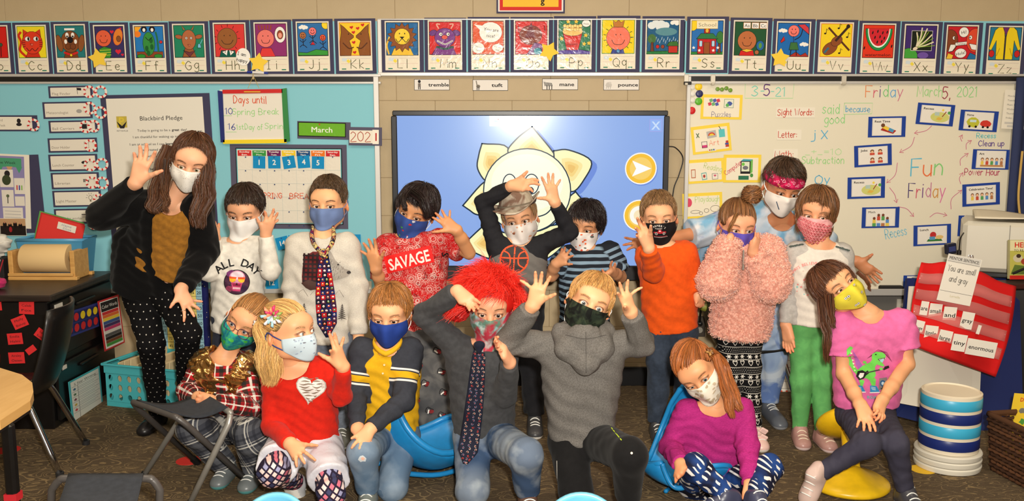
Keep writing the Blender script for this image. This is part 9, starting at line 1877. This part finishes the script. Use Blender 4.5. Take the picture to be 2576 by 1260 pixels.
for i in range(-5,6):
 for j in range(-6,6):
  x, y = i*.0125+(j % 2)*.006, j*.0105
  for r_, c in ((.0062,(206,40,66)),(.0038,(236,186,186)),(.0022,(206,40,66)),(.0010,(236,190,190))): d.poly([(x-r_, y),(x, y-r_*.85),(x+r_, y),(x, y+r_*.85)], c)
p.mask_draw(d)
p = cast['orange']; d = Draw()
for i, ch in enumerate("FARMER'S"): a = (i-3.5)*13; d.text(ch,.036*math.sin(math.radians(a))-.006,.036*math.cos(math.radians(a))-.004,.0075,(226,220,214), rot=-a, bold=.01)
d.text('MARKET',-.006,.020,.0055,(214,206,200)); R_ = (176,34,44)
d.poly([(-.026,.0),(.024,.0),(.024,.006),(.014,.008),(.006,.008),(.004,.015),(-.008,.015),(-.010,.007),(-.026,.006)], R_); d.poly([(-.006,.008),(.002,.008),(.001,.013),(-.005,.013)],(220,200,200))
for x in (-.016,.015): d.ell(x,-.001,.0055,.0055,(190,186,182)); d.ell(x,-.001,.003,.003,(30,28,30))
for i in range(-5,6): d.rect(i*.005,-.012,.0028,.0028, R_); d.rect(i*.005+.0025,-.0155,.0028,.0028,(196,190,186))
p.mask_draw(d)
p = cast['bob']; d = Draw(); c1, c2 = (228,130,126),(120,196,190)
t = 'ALWAYS BELIEVE IN YOURSELF'
for i, ch in enumerate(t):
 a = (i-12.5)*4.6; r_ = .115
 if ch != ' ': d.text(ch, r_*math.sin(math.radians(a)), r_*math.cos(math.radians(a))-.072,.0125, c1, rot=-a, bold=.01)
d.stroke([(-.040,-.075),(-.048,-.055),(-.040,-.040),(-.022,-.034),(-.008,-.020),(.004,.004),(.012,-.004),(.008,-.018),(.016,-.030),(.022,-.052),(.010,-.070),(-.010,-.062),(-.026,-.066),(-.040,-.075)],.0022,(196,170,160), sm=3)
d.poly([(-.036,-.070),(-.042,-.055),(-.034,-.043),(-.018,-.038),(-.004,-.022),(.006,-.004),(.006,-.020),(.014,-.034),(.018,-.052),(.006,-.062),(-.016,-.056)],(238,234,230))
d.stroke([(.004,.004),(.010,.024)],.003,(236,190,110));
for k in range(6): d.blot(.018+.006*(k % 3),.012-.010*k*.6,.008, c2 if k % 2 else (226,160,170),7,.3,1.3, k)
for k in range(4): d.stroke([(-.004-k*.006,-.006-k*.008),(-.016-k*.006,.002-k*.008),(-.020-k*.006,-.010-k*.006)],.003,(226,150,160), sm=3)
r = random.Random(2)
for k in range(26): d.star(r.uniform(-.07,.07), r.uniform(-.095,.03), r.uniform(.003,.006), r.choice((c1, c2,(206,190,180),(150,196,180))), r.uniform(0,60))
p.print(d,(895,745,-.02), 'unicorn_print', sc=1.0)
mb = MB(); d = Draw()
for q in (-1,1):
 for k in range(12): d.blot(q*(.070+.0045*k),.0-.0012*k,.0042,(70,80,76),7,.4,1.3, k)
p.print(d,(925,575,0), 'shoulder_lace')
p = cast['pink']; d = Draw(); g, gd = (108,206,82),(60,150,50)
for k in range(10): d.stroke([(-.004+.0032*k,.020+.002*k),(.032+.0032*k,.052-.001*k),(.046+.0034*k,.046-.004*k)],.0011,(110,30,66))
for k in range(9): d.stroke([(-.052+.001*k,.046-.006*k),(-.020-.001*k,-.010-.002*k)],.0010,(110,90,190))
d.poly([(-.072,.050),(-.060,.062),(-.050,.056),(-.058,.046),(-.060,.025),(-.052,-.002),(-.040,-.020),(-.030,-.026),(-.050,-.030),(-.066,-.004),(-.072,.022)], g)
for k in range(6): d.poly([(-.060+.002*k,.040-.012*k),(-.053+.002*k,.037-.012*k),(-.059+.002*k,.033-.012*k)],(210,240,190))
d.poly([(-.048,-.030),(-.020,-.006),(.004,.006),(.016,.022),(.034,.020),(.030,.004),(.020,-.010),(.022,-.040),(.008,-.062),(-.010,-.050),(-.034,-.052)], g)
d.poly([(.010,.020),(.012,.036),(.026,.044),(.046,.042),(.056,.034),(.056,.024),(.042,.018),(.030,.016),(.044,.006),(.052,-.004),(.046,-.008),(.030,-.002),(.018,.006)], g)
d.poly([(.030,.018),(.054,.024),(.056,.020),(.044,.012),(.036,.012)],(30,22,26)); d.poly([(.036,.016),(.052,.020),(.046,.006),(.040,.008)],(150,214,214)); d.ell(.024,.034,.003,.002, K)
for k in range(5): d.poly([(.034+.005*k,.018+.001*k),(.037+.005*k,.019+.001*k),(.0355+.005*k,.014+.001*k)], WH)
d.poly([(-.036,-.050),(-.030,-.074),(-.040,-.080),(-.024,-.084),(-.016,-.060)], g); d.poly([(.004,-.044),(.022,-.052),(.020,-.076),(.008,-.078),(.002,-.060)], g)
d.poly([(-.044,-.044),(-.038,-.026),(-.022,-.022),(-.012,-.028),(-.004,-.022),(.0,-.032),(-.010,-.040),(-.018,-.052),(-.034,-.058)], K); d.poly([(-.036,-.044),(-.030,-.032),(-.016,-.032),(-.020,-.046),(-.030,-.052)], WH)
d.stroke([(-.008,-.031),(.050,-.016)],.0042,(70,60,60)); d.poly([(.048,-.022),(.052,-.008),(.066,-.004),(.068,-.012)], K)
d.ell(.040,-.016,.006,.005, g); d.ell(-.014,.006,.006,.005, g); d.stroke([(-.012,.006),(-.006,-.006)],.006, g)
for x in (-.034,.014):
 d.poly([(x-.012,-.100),(x-.012,-.076),(x+.010,-.078),(x+.020,-.098)],(44,130,180)); d.stroke([(x-.013,-.102),(x+.020,-.100)],.003, WH)
 for k in range(3): d.stroke([(x-.008,-.082-.004*k),(x+.006,-.084-.004*k)],.0012, WH)
d.poly([(.030,-.092),(.034,-.050),(.060,-.046),(.056,-.090)],(130,120,118)); d.ell(.045,-.068,.010,.012,(50,90,130)); d.ell(.045,-.068,.005,.006,(180,200,210)); d.rect(.043,-.086,.012,.004,(60,60,60))
d.poly([(-.080,-.088),(-.078,-.040),(-.062,-.044),(-.058,-.086)],(70,80,90)); d.ell(-.068,-.070,.006,.010,(50,100,140)); d.text('ROAR',.012,-.118,.011,(90,170,160), bold=.02)
p.print(d,(418,560,-.02), 'dinosaur_print', sc=1.08, rot=-4)
p = cast['pony']; d = Draw(); d.heart(0,0,.056,(176,170,160), rot=-8); d.heart(0,.0005,.052,(224,218,212), rot=-8)
r = random.Random(6)
for k in range(9):
 y = .040-.0105*k; w = .044*min(1,1.12-abs(y-.012)/.062); ph = r.uniform(0,6)
 if w > .008:
  for x0, x1 in ((-w,-w*.05),(w*.08, w*.96)) if k % 2 else ((-w*.97, w*.35),(w*.45, w*.95)): xs = np.linspace(x0, x1,8); d.poly([(x, y+.0022*math.sin(x*150+ph)) for x in xs]+[(x, y+.0022*math.sin(x*150+ph)-.0046*math.sin(math.pi*(x-x0)/(x1-x0))-.0004) for x in xs[::-1]],(128,108,92))
p.print(d,(925,578,-.02), 'zebra_heart', sc=.98, U=A(1,0,0), V=A(0,0,1))
d = Draw(); d.star(0,0,.012,(30,34,50),20,.35); d.star(0,0,.007,(200,200,206),20,.35); p.print(d,(1100,1105,-.2), 'star_emblem', U=A(1,0,0), V=A(0,0,1), bvh=p.pb)
p = cast['yellow']
mb = MB(); pts = []
for (x, y) in ((338,425),(330,490),(322,538)):
 o = p.J((x, y,-.3)); dd = unit(o-A(0,0, CZ)); h = p.sb.ray_cast(Vector(o), Vector(dd))
 if h[0]: c = np.array(h[0]); b = MB(); b.lathe([(0,0),(.0052,0),(.0052,.002),(.004,.0032),(0,.0030)], c, frame(-dd),14,(196,146,26)); b.build('button', PLAST, p.root)
o = MB(); R0 = p.H((0,.02,-.075)); ring = [p.nk+A(.050*math.sin(a)*1.05,-.010-.052*math.cos(a),.020+.018*abs(math.sin(a))-.022*max(0, math.cos(a))) for a in np.linspace(-2.9,2.9,25)]
g = np.array([[q+A(0,0, dz)+unit((q-p.nk)*A(1,1,0))*dr for dz, dr in ((-.014,.004),(-.004,.003),(.005,-.002))] for q in ring]); o.sheet(g,.003, col=(218,168,30)); o.build('collar', CLOTHP, p.root, smooth=True)
d = Draw(); d.blot(0,0,.012,(190,196,200),9,.35); d.blot(.002,0,.006,(216,170,150),7,.4); p.print(d,(205,1020,-.2), 'ripped_patch', U=A(1,0,0), V=A(0,0,1), bvh=p.pb)
p = cast['wig']
def paisley(Ltot, W):
 d = Draw(); r = random.Random(12); n = int(Ltot/.0125)
 for i in range(n):
  v = (i+.5)*Ltot/n; w = W(v)
  for k in range(3):
   u = (k+.5)/3*w-w/2+(i % 2)*.004;
   if abs(u) > w*.42: continue
   a = r.uniform(0,6.28); c = r.choice([(196,176,160),(176,60,50),(120,130,160),(206,190,176)]); R_ = .0052
   d.stroke([(u+R_*(1-.7*t)*math.cos(a+t*5), v+R_*(1-.7*t)*math.sin(a+t*5)) for t in np.linspace(0,1,9)],.0012, c); d.ell(u, v,.0014,.002,(170,60,56),6)
 return d
tie(p,[(868,385),(862,480),(848,640),(830,800),(808,950),(790,1040)],[.034,.048,.058,.066,.070,.072,.014], paisley, 'necktie',(840,700,-.02),(28,30,46))
knot(p,(868,378,-.108),(866,408,-.112), cloth('dark_silk',(26,28,44)))
p = cast['hoodie']; d = Draw(); d.stroke([(-.06,.03),(-.03,-.01),(.0,-.045)],.003,(186,214,40), sm=4); p.print(d,(700,850,-.1), 'piping', U=A(1,0,0), V=A(0,0,1), bvh=p.pb); d = Draw(); d.stroke([(0,.05),(0,-.03),(-.004,-.10)],.0022,(196,190,180)); p.print(d,(350,1120,-.05), 'leg_piping', U=A(1,0,0), V=A(0,0,1), bvh=p.pb)
d = Draw(); d.ell(0,0,.004,.004,(226,206,190)); p.print(d,(758,998,-.2), 'small_logo', U=A(1,0,0), V=A(0,0,1), bvh=p.pb)
p = cast['fluffy']; mb = MB(); c = p.J((458,700,-.13)); mb.box(c+A(0,0,.03),(.006,.004,.075), None,(150,140,134)); mb.box(c-A(0,.004,.006),(.010,.004,.022), None,(206,200,190),.002); mb.build('zipper', plain('zip_metal',(196,190,180),.3,.8), p.root)
p = cast['woman']; ring = []
G = []
for a in np.linspace(-math.pi, math.pi,41):
 row = []
 for k, v in enumerate((-.021,-.010,.002,.014,.021)):
  z = .046+v-.002*math.cos(a)+.003*math.sin(3*a); th = math.acos(max(-1, min(1,(z-HC[2])/(HR[2]+.012)))); q = hp(np.array([th]), np.array([a]), np.array([.018+.002*math.sin(k*2+a*5)]))[0]; row.append(p.H(q))
 G.append(row)
mb = MB(); mb.sheet(np.array(G),.004, col=(214,24,88)); o = mb.build('bandana_headband', m_blotch('pink_bandana',[(206,26,84),(222,44,100),(150,20,60)],30), p.root, smooth=True)
b = bvh_of(np.vstack(mb.V), mb.F); d = Draw()
for i, x in enumerate(np.arange(-.07,.075,.020)): d.heart(x,(-1)**i*.005,.006,(236,186,200),30*i, line=.0013); d.star(x+.01,(-1)**i*-.008,.003,(236,190,200),10,.4,4)
O = p.H((0,-.14,.046)); m2 = d.drape(b, O, p.R @ A(1,0,0)*p.hs, p.R @ A(0,0,1)*p.hs, p.R @ A(0,1,0), base=.001, maxe=.008, reach=.5); m2.build('bandana_print', PAINT, o) if m2.n else None
mb = MB(); c0 = p.H((-.086,.006,-.060)); mb.tube([c0+p.R @ A(.014*math.sin(a),-.006*math.cos(a),.030*math.cos(a)) for a in np.linspace(0,6.28,18)],.0022,6,(206,176,120)); mb.build('earring', bpy.data.materials['silver'], p.root, smooth=True)
mb = MB(); mb.lathe([(0,0),(.013,0),(.013,.002),(0,.002)], p.H((.060,.02,-.058)), frame(p.R @ A(.5,-1,0)),20,(70,130,150)); mb.build('disc_earring', PLAST, p.root)
def ring(p, i, f=3, t=.42, c='silver'):
 w, tp = p.wr[i], p.tips[i][f]; q = w+(tp-w)*.68; mb = MB(); ax = unit(tp-w); R = frame(ax); mb.tube([q+R @ A(.0088*math.cos(a),.0088*math.sin(a),0) for a in np.linspace(0,6.28,14)],.0013,6,(220,214,200)); mb.build('ring', bpy.data.materials['silver'], p.root, smooth=True)
ring(cast['woman'],1); ring(cast['woman'],0,2); ring(cast['teacher'],1,1)
clip(cast['magenta'],(612,126,-.05),[(176,130,70),(120,80,50)],6,.012, 'hair_tie')
